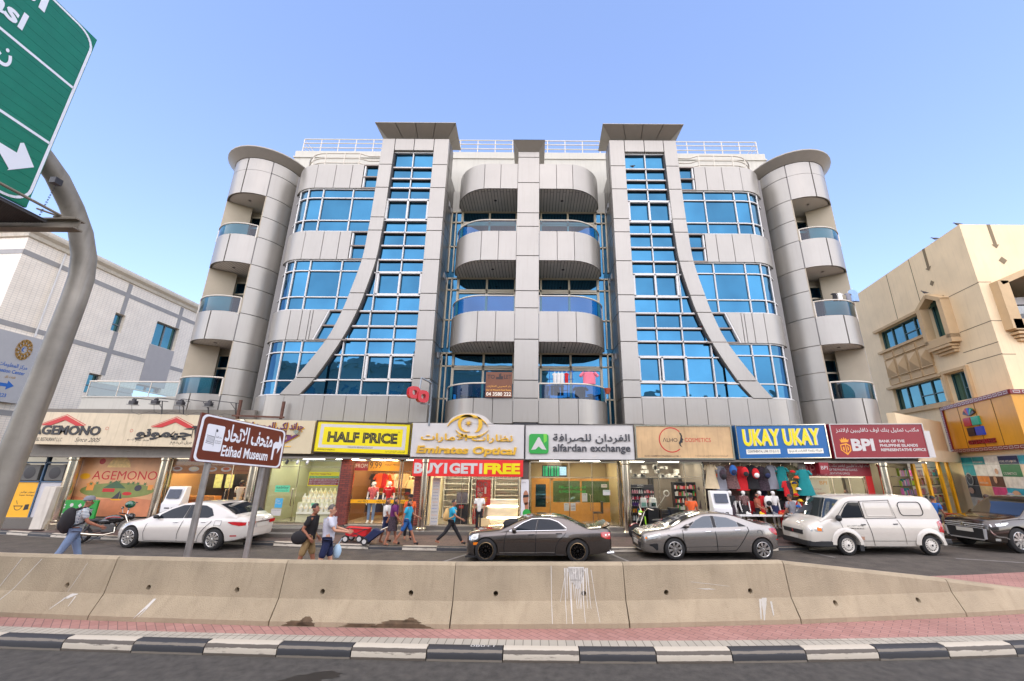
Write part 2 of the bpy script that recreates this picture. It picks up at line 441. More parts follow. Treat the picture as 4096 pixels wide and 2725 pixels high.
def paint_mat(name,col,under,amt):
 m=bpy.data.materials.new(name);m.use_nodes=True
 t=m.node_tree;p=t.nodes['Principled BSDF'];p.inputs['Roughness'].default_value=0.6
 tc=t.nodes.new('ShaderNodeTexCoord')
 n=t.nodes.new('ShaderNodeTexNoise');n.inputs['Scale'].default_value=9;n.inputs['Detail'].default_value=8;n.inputs['Roughness'].default_value=0.7
 mp=t.nodes.new('ShaderNodeMapping');mp.inputs['Scale'].default_value=(0.35,1,2.2)
 t.links.new(tc.outputs['Object'],mp.inputs[0]);t.links.new(mp.outputs[0],n.inputs['Vector'])
 sep=t.nodes.new('ShaderNodeSeparateXYZ');t.links.new(tc.outputs['Object'],sep.inputs[0])
 zr=t.nodes.new('ShaderNodeValToRGB')
 e=zr.color_ramp.elements
 e[0].position=0.0;e[0].color=(0.75,0.75,0.75,1);e[1].position=1.0;e[1].color=(0.0,0.0,0.0,1)
 for pos,v in ((0.16,0.55),(0.22,0.12),(0.62,0.16),(0.76,0.62),(0.88,0.58),(0.95,0.05)):
  q=e.new(pos);q.color=(v,v,v,1)
 mz=t.nodes.new('ShaderNodeMath');mz.operation='MULTIPLY';mz.inputs[1].default_value=1/0.15
 t.links.new(sep.outputs[2],mz.inputs[0]);t.links.new(mz.outputs[0],zr.inputs[0])
 ad=t.nodes.new('ShaderNodeMath');ad.operation='ADD'
 t.links.new(n.outputs['Fac'],ad.inputs[0]);t.links.new(zr.outputs[0],ad.inputs[1])
 r=t.nodes.new('ShaderNodeValToRGB');r.color_ramp.elements[0].position=amt;r.color_ramp.elements[1].position=amt+0.13
 t.links.new(ad.outputs[0],r.inputs[0])
 mx=t.nodes.new('ShaderNodeMix');mx.data_type='RGBA'
 t.links.new(r.outputs[0],mx.inputs[0]);mx.inputs[6].default_value=(*col,1);mx.inputs[7].default_value=(*under,1)
 t.links.new(mx.outputs[2],p.inputs['Base Color'])
 return m
M_KW=paint_mat('kerb_white',C(184,174,156),C(84,76,66),0.70)
M_KB=paint_mat('kerb_black',C(46,46,48),C(112,104,92),0.93)
kb=MB();step=1.108
for i in range(-24,26):
 xa=-0.417+step*i;n=4
 xs=[xa+0.008+(step-0.016)*j/n for j in range(n+1)]
 prof=[(-0.17,-0.02),(-0.165,0.085),(-0.145,0.125),(-0.105,0.150),(-0.004,0.152)]
 kb.grid([[(x,yk(x)+dy,z)for x in xs]for dy,z in prof],m=i%2)
 for x in (xs[0],xs[-1]):kb.poly([(x,yk(x)+dy,z)for dy,z in prof]+[(x,yk(x),-0.02)],m=i%2)
tag(kb.build('kerb',[M_KW,M_KB],smooth=40,local=True),kind='structure')
kb=MB()
for i in range(-26,26):
 xa=0.3+1.15*i;xs=[xa+0.006+1.138*j/2 for j in range(3)]
 prof=[(0.0,-0.02),(0.005,0.10),(0.03,0.148),(0.14,0.154)]
 kb.grid([[(x,ys(x)+dy,z)for x in xs]for dy,z in prof],m=i%2)
tag(kb.build('pavement_kerb',[M_KW,M_KB],smooth=40,local=True),kind='structure')
kt=MB()
KTM=Matrix(((-1,0,0,0),(0,0,-1,0),(0,1,0,0),(0,0,0,1)))
vs,fs=text_mesh('1+080',0.0)
kt.add([(-0.52-(v[0])*0.15,yk(-0.9)-0.015-v[1]*0.10,0.1565)for v in vs],fs)
tag(kt.build('painted_number',mat('chalk_white',C(190,188,184),rough=0.8,var=0.1),smooth=0),kind='structure')
st=MB();rr=random.Random(4)
pts=[]
for k in range(28):
 a=2*math.pi*k/28;rad=1+rr.uniform(-0.22,0.22)
 pts.append((-2.95+0.42*rad*math.cos(a)+0.12*math.sin(a),6.28+0.16*rad*math.sin(a)+0.2*math.cos(a)*0.4,0.003))
st.poly(pts)
tag(st.build('oil_stain',mat('oil',C(30,29,29),rough=0.35,var=0.3,scale=6),smooth=0,local=True),kind='structure')
mk=MB()
def road_line(a,b,wd,z=0.009):
 a=Vector(a);b=Vector(b);t=(b-a).normalized();nrm=Vector((-t.y,t.x))*wd/2
 mk.poly([(*(a+nrm),z),(*(b+nrm),z),(*(b-nrm),z),(*(a-nrm),z)])
road_line((13.4,14.0),(18.8,12.1),0.12);road_line((15.3,16.2),(19,13.2),0.12);road_line((-2.6,13.0),(-1.9,14.4),0.1);road_line((2.9,13.1),(2.5,14.4),0.1);road_line((9.6,14.0),(9.2,15),0.1)
tag(mk.build('road_marking',mat('worn_paint',C(128,124,118),rough=0.85,var=0.35,scale=6),smooth=0,local=True),kind='structure')
# ---------------------------------------------------------------- the apartment building
XM=-0.33
apt=thing('apartment_building','wide silver panelled apartment building with blue glass, curved balconies and round end towers','building',(XM,17.3,0))
def X(s,u):return XM+s*u
INN=[(5.62,9.92),(6.36,9.36),(8.19,8.40),(9.53,7.90),(10.48,7.66),(12.26,7.32),(13.69,7.23),(14.4,7.20),(16.36,7.17),(18.66,7.13)]
OUT=[(5.62,10.78),(6.4,10.2),(8.18,9.1),(9.62,8.57),(10.48,8.36),(12.26,8.0),(13.85,7.9),(14.6,7.87),(16.35,7.83),(19.42,7.79)]
inn=lambda z:lerp_tab(INN,z)
outr=lambda z:lerp_tab(OUT,z)
ZJ=[5.62,6.40,8.18,9.62,10.48,12.26,13.85,14.60,16.35,17.77,19.42]
G=0.016
def box_s(mb,s,u0,u1,y0,y1,z0,z1,m=0):
 a,b=sorted((X(s,u0),X(s,u1)));mb.box(a,b,y0,y1,z0,z1,m)
def path_len(p):
 L=[0]
 for a,b in zip(p,p[1:]):L.append(L[-1]+math.hypot(b[0]-a[0],b[1]-a[1]))
 return L
def path_at(p,L,t):
 t=max(0,min(L[-1],t))
 for i in range(len(p)-1):
  if t<=L[i+1]+1e-9:
   k=(t-L[i])/max(1e-9,L[i+1]-L[i])
   return (p[i][0]+(p[i+1][0]-p[i][0])*k,p[i][1]+(p[i+1][1]-p[i][1])*k)
 return p[-1]
def offset(p,dd):
 out=[]
 for i,q in enumerate(p):
  a=p[max(0,i-1)];b=p[min(len(p)-1,i+1)]
  tx,ty=b[0]-a[0],b[1]-a[1];l=math.hypot(tx,ty)or 1
  out.append((q[0]-ty/l*dd,q[1]+tx/l*dd))
 return out
def curved_panels(mb,p,joints,z0,z1,th=0.05,m=0,mj=1,dirn=1):
 L=path_len(p);ins=offset(p,th*dirn)
 js=[0]+[j for j in joints if 0.05<j<L[-1]-0.05]+[L[-1]]
 for a,b in zip(js,js[1:]):
  n=max(1,int((b-a)/0.22));ts=[a+G+(b-a-2*G)*i/n for i in range(n+1)]
  o=[path_at(p,L,t)for t in ts];q=[path_at(ins,path_len(ins),t*path_len(ins)[-1]/L[-1])for t in ts]
  rows=[[(x,y,z0)for x,y in o],[(x,y,z1)for x,y in o],[(x,y,z1)for x,y in q],[(x,y,z0)for x,y in q]]
  k=len(ts);vs=[pt for r in rows for pt in r];fs=[]
  for r in range(4):
   for i in range(k-1):fs.append((r*k+i,r*k+i+1,((r+1)%4)*k+i+1,((r+1)%4)*k+i))
  fs.append((0,k,2*k,3*k));fs.append((k-1,2*k-1,3*k-1,4*k-1))
  mb.add(vs,fs,m)
def sheet(mb,p,z0,z1,m=0):
 mb.grid([[(x,y,z0)for x,y in p],[(x,y,z1)for x,y in p]],m)
WIN_Z=[(5.62,8.15),(9.60,12.24),(13.77,16.30)]
BAND_Z=[(8.15,9.60),(12.24,13.77),(16.30,17.73)]
NOTCH=[9.2,8.68,8.55]
WALLB=MB()
for s in (-1,1):
# ---- stair tower: straight pier, curved pier, lintel, side cladding
 pr=MB()
 for a,b in zip([4.47]+ZJ,ZJ):box_s(pr,s,4.26,5.03 if a>5 else 5.03,17.30,17.62,a+G,b-G,0)
 for a,b in zip(ZJ,ZJ[1:]):
  zz=[a+G+(b-a-2*G)*i/6 for i in range(7)]
  pr.prism([(X(s,outr(z)),z)for z in zz]+[(X(s,min(inn(z),outr(z)-0.3)),z)for z in zz[::-1]],17.30,17.62,0)
 for u0,u1 in ((5.03+2*G,6.09-G),(6.09+G,7.13-2*G)):box_s(pr,s,u0,u1,17.30,17.62,18.66+G,19.42-G,0)
 pr.build('tower_cladding',[M_PANEL],apt,bevel=0.006)
 sd=MB()
 for a,b in zip([3.2]+ZJ,ZJ):
  for y0,y1 in ((17.62,18.3),(18.3,18.95),(18.95,19.7)):
   if a>17.7 and y0>18:continue
   box_s(sd,s,4.225,4.26,y0+G,y1-G,a+G,b-G)
 sd2=MB()
 for y0,y1 in ((17.62,17.95),(17.95,18.28)):box_s(sd2,s,7.79,7.83,y0+G,y1-G,17.8,19.40)
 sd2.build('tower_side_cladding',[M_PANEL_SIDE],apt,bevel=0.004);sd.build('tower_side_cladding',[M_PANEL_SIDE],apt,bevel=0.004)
 box_s(WALLB,s,4.262,7.78,17.60,21.0,3.1,17.6,0);box_s(WALLB,s,4.262,7.78,17.60,18.25,17.6,19.40,0)
 box_s(WALLB,s,7.78,12.35,18.0,21.0,3.1,17.5,0)
 vt=MB()
 for z in (7.6,11.75,15.9):
  for y in (18.2,18.75):box_s(vt,s,4.19,4.224,y,y+0.28,z,z+0.28)
 pieces(vt,'vent_grille',[mat('vent_grey',C(150,150,150),rough=0.5,var=0)],apt)
# ---- base band along the whole wing, curving back at the end
 arc=[(10.9+1.70*math.sin(R(a)),19.1-1.80*math.cos(R(a)))for a in range(0,91,6)]
 wing=[(5.03,17.30),(10.9,17.30)]+arc[1:]
 wp=[(X(s,u),y)for u,y in wing]
 bb=MB();curved_panels(bb,wp,[0.95,1.9,2.8,3.75,4.6,5.5,6.35,7.25,8.2],4.47,5.62-G,dirn=-1 if s<0 else 1)
 bb.build('base_band',[M_PANEL],apt,smooth=30)
 box_s(WALLB,s,4.27,10.9,17.36,18.4,4.47,5.55,0)
 WALLB.prismz([(X(s,u),y)for u,y in [(10.9,19.1)]+[(10.9+1.62*math.sin(R(a)),19.1-1.72*math.cos(R(a)))for a in range(0,91,10)]],4.47,5.55)
# ---- wing: three spandrel bands in front of one tall curved glazing
 for k,(z0,z1)in enumerate(BAND_Z):
  e0=NOTCH[k]if k else 9.90
  q=[(X(s,e0),17.30),(X(s,10.9),17.30)]+[(X(s,u),y)for u,y in arc[1:]]
  sb=MB()
  L0=10.9-e0
  curved_panels(sb,q,[L0*0.34-0.2,L0*0.70-0.2,L0-0.1+0.15,L0+1.2],z0,z1,dirn=-1 if s<0 else 1)
  ins=[(X(s,e0+0.02),17.34),(X(s,10.9),17.34)]+[(X(s,10.9+1.66*math.sin(R(a))),19.1-1.76*math.cos(R(a)))for a in range(6,91,6)]
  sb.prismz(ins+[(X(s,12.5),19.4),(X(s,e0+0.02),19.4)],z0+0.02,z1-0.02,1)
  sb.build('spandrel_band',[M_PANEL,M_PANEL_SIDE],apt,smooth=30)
 def gl(e,ins):
  return [(X(s,e),17.30+ins),(X(s,10.9),17.30+ins)]+[(X(s,10.9+(1.70-ins)*math.sin(R(a))),19.1-(1.80-ins)*math.cos(R(a)))for a in range(6,91,6)]
 for k,(z0,z1)in enumerate(WIN_Z):
  rails=[z0+0.03,z0+(z1-z0)*0.26,z0+(z1-z0)*0.775,z1-0.03]
  e=max(outr(z0),outr(z1))if k else 9.1
  if k==0:e=8.9
  e=outr(z1)-0.05 if k else e
  fp=gl(e,0.09);wf=MB();L=path_len(fp);S=L[-1]
  us=[8.95,10.47,11.25]if k else [10.2,11.05]
  ts=[u-e for u in us if u>e+0.1]
  t0=10.9-e;ts+=[t0+0.95,t0+1.55,t0+2.1]
  for z in rails:
   for a,b in zip([0]+ts,ts+[S]):
    n=max(1,int((b-a)/0.3));pp=[path_at(fp,L,a+(b-a)*i/n)for i in range(n+1)]
    for p0,p1 in zip(pp,pp[1:]):wf.bar((*p0,z),(*p1,z),0.07,0.05)
  for t in ts:
   x,y=path_at(fp,L,t);wf.box(x-0.025,x+0.025,y-0.035,y+0.035,z0,z1)
  wo=wf.build('wing_window',[M_WHITE],apt,smooth=0)
  wg=MB();gp_=gl(e,0.13);GL=path_len(gp_);rj=random.Random(k*7+s)
  for a,b in zip([0]+ts,ts+[S]):
   for c,d2 in zip(rails,rails[1:]):
    n=max(1,int((b-a)/0.3));j0,j1,j2=(rj.uniform(-.006,.006)for _ in range(3));f_=GL[-1]/S
    wg.grid([[(q[0],q[1]+j0+j1*i/n+(j2 if zz>c else 0),zz)for i,q in enumerate(path_at(gp_,GL,(a+(b-a)*i/n)*f_)for i in range(n+1))]for zz in (c,d2)])
  wg.build('pane',[M_WIN],wo,smooth=25)
# ---- small notch windows beside the curved pier, at band height
 for k,(z0,z1)in enumerate(BAND_Z):
  u0,u1=(7.75,NOTCH[k]+0.05)if k else (8.2,10.0)
  zm=(z0+z1)/2-0.02
  nf=MB()
  for z in (z0+0.02,zm,z1-0.02):box_s(nf,s,u0,u1,17.31,17.45,z-0.035,z+0.035,1)
  if k:box_s(nf,s,NOTCH[k]-0.09,NOTCH[k]-0.02,17.33,17.45,z0,z1,0)
  else:nf.prism([(X(s,9.14),z1),(X(s,9.21),z1),(X(s,9.75),z0),(X(s,9.68),z0)],17.305,17.45,0)
  no=nf.build('notch_window',[M_WHITE,M_LEDGE],apt,smooth=0)
  ng=MB();box_s(ng,s,u0,u1,17.45,17.47,z0,z1);ng.build('pane',[M_WIN],no,smooth=0)
 if True:
  fl=MB();fl.prism([(X(s,9.22),9.60),(X(s,9.885),9.60),(X(s,9.885),8.15),(X(s,9.76),8.15)],17.30,17.40)
  fl.build('slanted_panel',[M_PANEL],apt)
# ---- stair glazing between the two piers
 rl=[18.62,17.66,16.97,16.40,15.68,14.50,13.80,13.05,12.28,11.60,10.44,9.60,8.86,8.22,7.49,6.34,5.66]
 ledge={17.66,16.97,16.40,13.80,13.05,12.28,9.60,8.86,8.22}
 cells=[(17.66,18.62,0),(16.40,17.66,1),(13.80,16.40,0),(12.28,13.80,1),(9.60,12.28,0),(8.22,9.60,1),(5.66,8.22,0)]
 for z0,z1,small in cells:
  sf=MB()
  for z in rl:
   if z0-0.01<=z<z1-0.01 or (z>18 and z1>18):
    e=inn(z)+0.1
    if z in ledge:
     box_s(sf,s,5.0,e,17.42,17.52,z-0.01,z+0.05,0);box_s(sf,s,5.0,e,17.41,17.52,z-0.05,z-0.01,1)
    else:box_s(sf,s,5.0,e,17.42,17.52,z-0.025,z+0.025,0)
  ms=[6.11]if z0>9.5 else [6.11,7.3]if z0>8.2 else [6.11,7.3,8.35]
  if z0==9.60:ms=[6.11,7.26]
  if s>0 and z0<9:ms=[5.98,7.15,8.4]if z0<8.2 else [5.98,7.15]
  for u in ms:
   zz1=z1
   while inn(zz1)<u and zz1>z0:zz1-=0.05
   if zz1>z0+0.1:box_s(sf,s,u-0.022,u+0.022,17.42,17.52,z0,zz1,0)
  if not small and z0<17:
   zl=[z for z in rl if z0<z<z1]
   zt,zb=(zl[0],zl[1])
   ua,ub=(5.05,7.2)if z0>9 else (5.02,7.22)
   for (a,b,c,d2)in ((ua,ub,zt-0.06,zt+0.05),(ua,ub,zb-0.06,zb+0.06),(ua,ua+0.09,zb,zt),(ub-0.09,ub,zb,zt),(6.07,6.15,zb,zt)):
    box_s(sf,s,a,b,17.38,17.50,c,d2,0)
  so_=sf.build('stair_window',[M_WHITE,M_LEDGE],apt,smooth=0)
  sg=MB()
  zc=sorted({z0,z1}|{z for z in rl if z0<z<z1});rj=random.Random(int(z0*10)+s)
  for a,b in zip(zc,zc[1:]):
   for ua,ub in zip([5.02]+ms,ms+[11.0]):
    rw_=[a+(b-a)*i/4 for i in range(5)];rw_=[z for z in rw_ if inn(z)+0.06>ua+0.01]
    if len(rw_)<2:continue
    j0,j1,j2=(rj.uniform(-.005,.005)for _ in range(3))
    sg.grid([[(X(s,ua),17.54+j0+j1*(z-a),z),(X(s,min(ub,inn(z)+0.06)),17.54+j0+j2+j1*(z-a),z)]for z in rw_])
  sg.build('pane',[M_WIN],so_,smooth=0)
 rv=MB();zz=[5.62+(18.6-5.62)*i/40 for i in range(41)]
 rv.prism([(X(s,inn(z)-0.005),z)for z in zz]+[(X(s,inn(z)-0.06),z)for z in zz[::-1]],17.40,17.60)
 rv.build('pier_reveal',[M_JOINT],apt,smooth=0)
# ---- flared canopy on short posts above the stair tower
 cp=MB();zl,zu=19.66,20.02
 lo=[(4.42,17.55),(7.62,17.55),(7.62,18.3),(4.42,18.3)];hi=[(3.86,16.85),(8.12,16.85),(8.05,18.75),(3.92,18.75)]
 n=4;fr=lambda a,b,t:(a[0]+(b[0]-a[0])*t,a[1]+(b[1]-a[1])*t)
 for i in range(4):
  a,b,c,d2=lo[i],lo[(i+1)%4],hi[(i+1)%4],hi[i]
  m_=4 if i in (0,2)else 2
  for j in range(m_):
   t0,t1=j/m_+0.004,(j+1)/m_-0.004
   p0,p1,p2,p3=fr(a,b,t0),fr(a,b,t1),fr(d2,c,t1),fr(d2,c,t0)
   cp.poly([(X(s,p0[0]),p0[1],zl),(X(s,p1[0]),p1[1],zl),(X(s,p2[0]),p2[1],zu),(X(s,p3[0]),p3[1],zu)])
 cp.poly([(X(s,u),y,zl)for u,y in lo]);cp.poly([(X(s,u),y,zu+0.03)for u,y in hi])
 for i in range(4):
  a,b=hi[i],hi[(i+1)%4];cp.poly([(X(s,a[0]),a[1],zu),(X(s,b[0]),b[1],zu),(X(s,b[0]),b[1],zu+0.03),(X(s,a[0]),a[1],zu+0.03)])
 co_=cp.build('canopy',[mat('canopy_panel',C(150,143,132),rough=0.45,metal=0.3,var=0.05)],apt,smooth=0)
 ps=MB()
 for u in (4.75,6.02,7.3):
  for y in (17.75,18.15):ps.lathe([(0.09,19.40),(0.09,19.67)],(X(s,u),y,0),12)
 pieces(ps,'canopy_post',[M_WHITE],co_)
# ---- plain wall between wing and round tower
 for a,b in ((4.4,5.7),(5.7,8.45),(8.45,12.6),(12.6,16.83)):
  wl=MB();box_s(wl,s,12.3,14.4,19.2,19.6,a+G,b-G);box_s(wl,s,12.3,14.4,19.14 if a>5 else 19.2,19.2,b-0.05,b-G)
  wl.build('side_wall',[M_STUCCO],apt)
 box_s(WALLB,s,12.3,16.1,19.6,25.0,3.1,17.6,0)
# ---- round corner tower
 cu,cy_,r=14.5,19.0,1.70
 P=lambda phi,rr_=r:(X(s,cu+rr_*math.sin(R(phi))),cy_-rr_*math.cos(R(phi)))
 def arcp(a,b,rr_=r):
  n=max(2,int(abs(b-a)/5));return [P(a+(b-a)*i/n,rr_)for i in range(n+1)]
 lv=[4.45,5.68,6.9,8.17,9.56,10.9,12.10,13.62,14.8,16.0,17.40,18.12]
 dr=-1 if s<0 else 1
 col_=MB()
 for a,b in zip(lv,lv[1:]):
  curved_panels(col_,arcp(-112,-35),[],a+G,b-G,th=0.10,dirn=dr)
  curved_panels(col_,arcp(55,92),[],a+G,b-G,th=0.10,dirn=dr)
  box_s(col_,s,16.12,16.2,19.05,21.3,a+G,b-G)
  box_s(col_,s,16.12,16.2,21.35,25.0,a+G,b-G)
 for a,b in ((5.68,8.17),(9.56,12.10),(13.62,16.0)):
  for ph in (-35,55):
   p0,p1=P(ph,r-0.02),P(ph,0.55 if ph>0 else 0.9)
   n_=Vector((p1[0]-p0[0],p1[1]-p0[1])).normalized()
   col_.bar((p0[0],p0[1],(a+b)/2),(p1[0],p1[1],(a+b)/2),0.06,b-a,1)
 col_.build('round_tower_column',[M_PANEL,M_RECESS],apt,smooth=30)
 for a,b in ((4.45,5.68),(8.17,9.56),(12.10,13.62),(16.0,17.40),(17.40,18.12)):
  bd=MB()
  seg=[[-35,5,40,55]]
  for c,d2 in zip(seg[0],seg[0][1:]):
   p_=arcp(c+0.5,d2-0.5);curved_panels(bd,p_,[],a,b-G,th=0.05,dirn=dr)
  if a>5:bd.prismz(arcp(-38,58,r-0.06)+[P(100,0.9),P(-100,0.9)],a+0.02,a+0.22,1)
  bd.prismz(arcp(-38,58,r-0.045)+arcp(58,-38,r-0.12),a+0.02,b-0.03,2)
  bo=bd.build('tower_balcony_band',[M_PANEL,M_SOFFIT,M_PANEL_SIDE],apt,smooth=30)
  if a>5 and a<17:
   dl=MB();p0=P(10,1.0);dl.lathe([(0.0,a+0.012),(0.07,a+0.012),(0.08,a+0.022)],(p0[0],p0[1],0),14);dl.build('downlight',[M_JOINT],bo)
 for z0,z1 in ((5.68,6.42),(9.56,10.31),(13.62,14.22)):
  rb=MB();pth=[(*q,z1)for q in arcp(-33,53,r-0.02)]
  rb.tube(pth,0.035,8);
  for ph in (-33,53):q=P(ph,r-0.02);rb.tube([(*q,z0-0.1),(*q,z1)],0.035,8)
  ro=rb.build('balcony_rail',[M_RAILW],apt)
  gg=MB();sheet(gg,arcp(-33,53,r-0.03),z0,z1-0.02);gg.build('glass_panel',[M_BALGLASS],ro)
 for k,(z0,z1)in enumerate(((5.68,8.20),(9.56,12.12),(13.62,16.02))):
  rc=MB();box_s(rc,s,12.9,16.1,19.10,19.2,z0,z1);rc.build('recess_wall',[M_RECESS],apt)
  wf=MB();zt=z1-0.33;zb=z0;ua,ub=14.55,16.0
  for a,b,c,d2 in ((ua,ub,zt-0.06,zt),(ua,ub,zt-0.72,zt-0.64),(ua,ua+0.07,zb,zt),(ub-0.07,ub,zb,zt),((ua+ub)/2-0.1,(ua+ub)/2-0.03,zb,zt)):
   box_s(wf,s,a,b,19.0,19.08,c,d2)
  wo=wf.build('balcony_door',[M_TAN],apt,smooth=0)
  wg=MB();box_s(wg,s,ua,ub,19.085,19.095,zb,zt);wg.build('pane',[M_WIN_DARK if k==2 else M_WIN],wo,smooth=0)
 cpm=MB()
 n=24;ring0=[P(-140+260*i/n,r+0.02)for i in range(n+1)];ring1=[P(-140+260*i/n,r+0.40)for i in range(n+1)]
 cpm.grid([[(x,y,18.13)for x,y in ring0],[(x,y,18.50)for x,y in ring1],[(x,y,18.56)for x,y in ring1]])
 cpm.poly([(x,y,18.56)for x,y in ring1]);cpm.poly([(x,y,18.14)for x,y in ring0])
 cpm.build('tower_cap',[mat('canopy_panel',(0,0,0))],apt,smooth=40)
 rr_=MB();rp=[(X(s,8.6),17.75),(X(s,9.0),17.55),(X(s,10.8),17.55)]+[(X(s,10.8+1.55*math.sin(R(a))),19.2-1.65*math.cos(R(a)))for a in range(10,91,10)]
 rp=[(X(s,7.85),17.75)]+rp
 for z in (18.05,18.35,18.66):rr_.tube([(x,y,z)for x,y in rp],0.032,6)
 for i in (0,2,3,6,9,12):
  if i<len(rp):rr_.tube([(*rp[i],17.6),(*rp[i],18.66)],0.03,6)
 L=path_len(rp);q=path_at(rp,L,2.0);rr_.tube([(*q,17.6),(*q,18.66)],0.03,6)
 for z in (17.1,17.35,17.62):rr_.tube([(X(s,12.3),19.1,z),(X(s,13.4),19.1,z)],0.035,6)
 for u in (12.3,13.3):rr_.tube([(X(s,u),19.1,16.8),(X(s,u),19.1,17.62)],0.035,6)
 rr_.build('terrace_railing',[M_RAILW],apt)
pieces(WALLB,'structural_wall',[M_PANEL_SIDE],apt,smooth=0)
# ---- roof storey and its railing
rf=MB();rf.box(XM-14.55,XM+14.55,20.4,27,15.5,21.42);rf.box(XM-14.6,XM+14.6,20.34,20.42,20.9,21.0)
rf.build('roof_wall',[M_STUCCO],apt)
rr_=MB()
for z in (21.75,22.1,22.4):
 rr_.tube([(XM-14.2,23.5,z),(XM-14.2,20.5,z),(XM+14.2,20.5,z),(XM+14.2,23.5,z)],0.035,6)
for i in range(27):rr_.tube([(XM-14.2+28.4*i/26,20.5,21.4),(XM-14.2+28.4*i/26,20.5,22.4)],0.03,6)
for s in (-1,1):
 for y in (21.5,22.5,23.5):rr_.tube([(XM+s*14.2,y,21.4),(XM+s*14.2,y,22.4)],0.03,6)
rr_.build('roof_railing',[M_RAILW],apt)
# ---- central bay: pier, balconies, glazing behind
cpz=[4.47,5.50,6.28,8.14,9.64,10.49,12.30,13.89,14.65,16.41,17.95,18.30]
pr=MB()
for a,b in zip(cpz,cpz[1:]):pr.box(XM-0.535,XM+0.535,16.95,18.9,a+G,b-G)
pr.build('central_pier',[M_PANEL],apt,bevel=0.006)
pr=MB();pr.box(XM-0.50,XM+0.50,17.0,18.9,3.2,18.28);pr.build('pier_core',[M_JOINT],apt,smooth=0)
cp=MB();lo=[(-0.5,16.97),(0.5,16.97),(0.5,18.3),(-0.5,18.3)];hi=[(-0.80,16.55),(0.82,16.55),(0.82,18.6),(-0.80,18.6)]
for i in range(4):
 a,b,c,d2=lo[i],lo[(i+1)%4],hi[(i+1)%4],hi[i]
 cp.poly([(XM+a[0],a[1],18.31),(XM+b[0],b[1],18.31),(XM+c[0],c[1],18.66),(XM+d2[0],d2[1],18.66)])
cp.poly([(XM+a,b,18.68)for a,b in hi]);cp.poly([(XM+a,b,18.31)for a,b in lo])
cp.build('pier_cap',[MATS['canopy_panel']],apt,smooth=0)
CB=[(4.44,5.50),(8.05,9.50),(12.10,13.66),(16.10,17.58)]
for s in (-1,1):
 ac=[(2.0+1.76*math.sin(R(a)),18.75-1.75*math.cos(R(a)))for a in range(0,91,6)]
 fpath=lambda ins=0.0:[(X(s,0.54),17.0+ins),(X(s,2.0),17.0+ins)]+[(X(s,2.0+(1.76-ins)*math.sin(R(a))),18.75-(1.75-ins)*math.cos(R(a)))for a in range(6,91,6)]
 for k,(z0,z1)in enumerate(CB):
  bd=MB();curved_panels(bd,fpath(),[0.87,1.70,3.1],z0,z1,dirn=-1 if s<0 else 1)
  inner=fpath(0.06)
  bd.prismz(inner+[(X(s,3.7),19.2),(X(s,0.54),19.2)],z0+0.02,z0+0.25,1)
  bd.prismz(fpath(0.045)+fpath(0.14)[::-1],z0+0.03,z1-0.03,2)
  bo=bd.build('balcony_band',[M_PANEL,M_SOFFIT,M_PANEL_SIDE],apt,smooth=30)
  if k:
   dl=MB();dl.lathe([(0.0,z0+0.012),(0.07,z0+0.012),(0.08,z0+0.022)],(X(s,1.75),18.0,0),14);dl.build('downlight',[M_JOINT],bo)
 for z0,z1 in ((5.50,6.16),(9.50,10.28),(13.66,14.30)):
  rb=MB();pth=fpath(0.05);pth=[(x,y,z1)for x,y in pth[:-2]]
  rb.tube(pth,0.035,8);rb.tube([(*pth[0][:2],z0-0.1),(*pth[0][:2],z1)],0.03,8);rb.tube([(*pth[-1][:2],z0-0.1),(*pth[-1][:2],z1)],0.035,8)
  ro=rb.build('balcony_rail',[M_RAILW],apt)
  gg=MB();sheet(gg,fpath(0.06)[:-2],z0,z1-0.02);gg.build('glass_panel',[M_BALGLASS],ro)
 for k,(z0,z1)in enumerate(((5.5,8.05),(9.5,12.1),(13.66,16.1))):
  wf=MB();Yw=19.0;zt=z1;z2=z1-0.70
  for a,b,c,d2 in ((0.5,4.22,zt-0.05,zt+0.02),(0.5,3.66,z2-0.06,z2+0.06),(0.62,0.72,z0,zt),(2.08,2.18,z0,zt),(3.56,3.68,z0,zt),(3.93,3.99,z0-1.2,zt),(4.16,4.22,z0-1.2,zt),(3.68,4.2,z0+0.25,z0+0.31),(3.68,4.2,z2,z2+0.06),(0.72,3.56,z2-0.16,z2-0.08)):
   box_s(wf,s,a,b,Yw-0.06,Yw+0.02,c,d2,0)
  wo=wf.build('balcony_door',[M_TAN],apt,smooth=0)
  wg=MB();box_s(wg,s,0.5,4.24,Yw+0.02,Yw+0.05,z0-1.6,zt);wg.build('pane',[M_WIN],wo,smooth=0)
core=MB();core.box(XM-4.3,XM+4.3,19.1,20.5,3.2,17.5);core.build('core_wall',[M_STUCCO],apt,smooth=0)
# ---------------------------------------------------------------- ground floor: fascia, plinth, piers, shop rooms
def paint(name,r,g,b,rough=0.45,var=0.05,**k):return mat(name,C(r,g,b),rough=rough,var=var,**k)
P_WHITE=paint('sign_white',194,190,184);P_CREAM=paint('sign_cream',206,190,158,streak=0.35,var=0.08);P_BLACK=paint('sign_black',34,32,32)
P_RED=paint('sign_red',186,30,28);P_MAROON=paint('sign_maroon',132,24,34);P_YEL=paint('sign_yellow',222,204,10,rough=0.35);P_BLUE=paint('sign_blue',20,92,150)
P_GOLD=mat('gold_metal',C(255,198,74),rough=0.30,metal=0.55,var=0.15,scale=4);P_GREEN=paint('sign_green',44,150,62);P_GREY=paint('grey_lettering',66,66,70)
P_AMBER=paint('amber_panel',226,164,18);P_PURPLE=paint('purple_letter',96,42,84);P_BROWN=paint('bronze_edge',120,86,52)
P_CHROME=mat('polished_steel',C(225,215,195),rough=0.16,metal=1.0,var=0.12,scale=3)
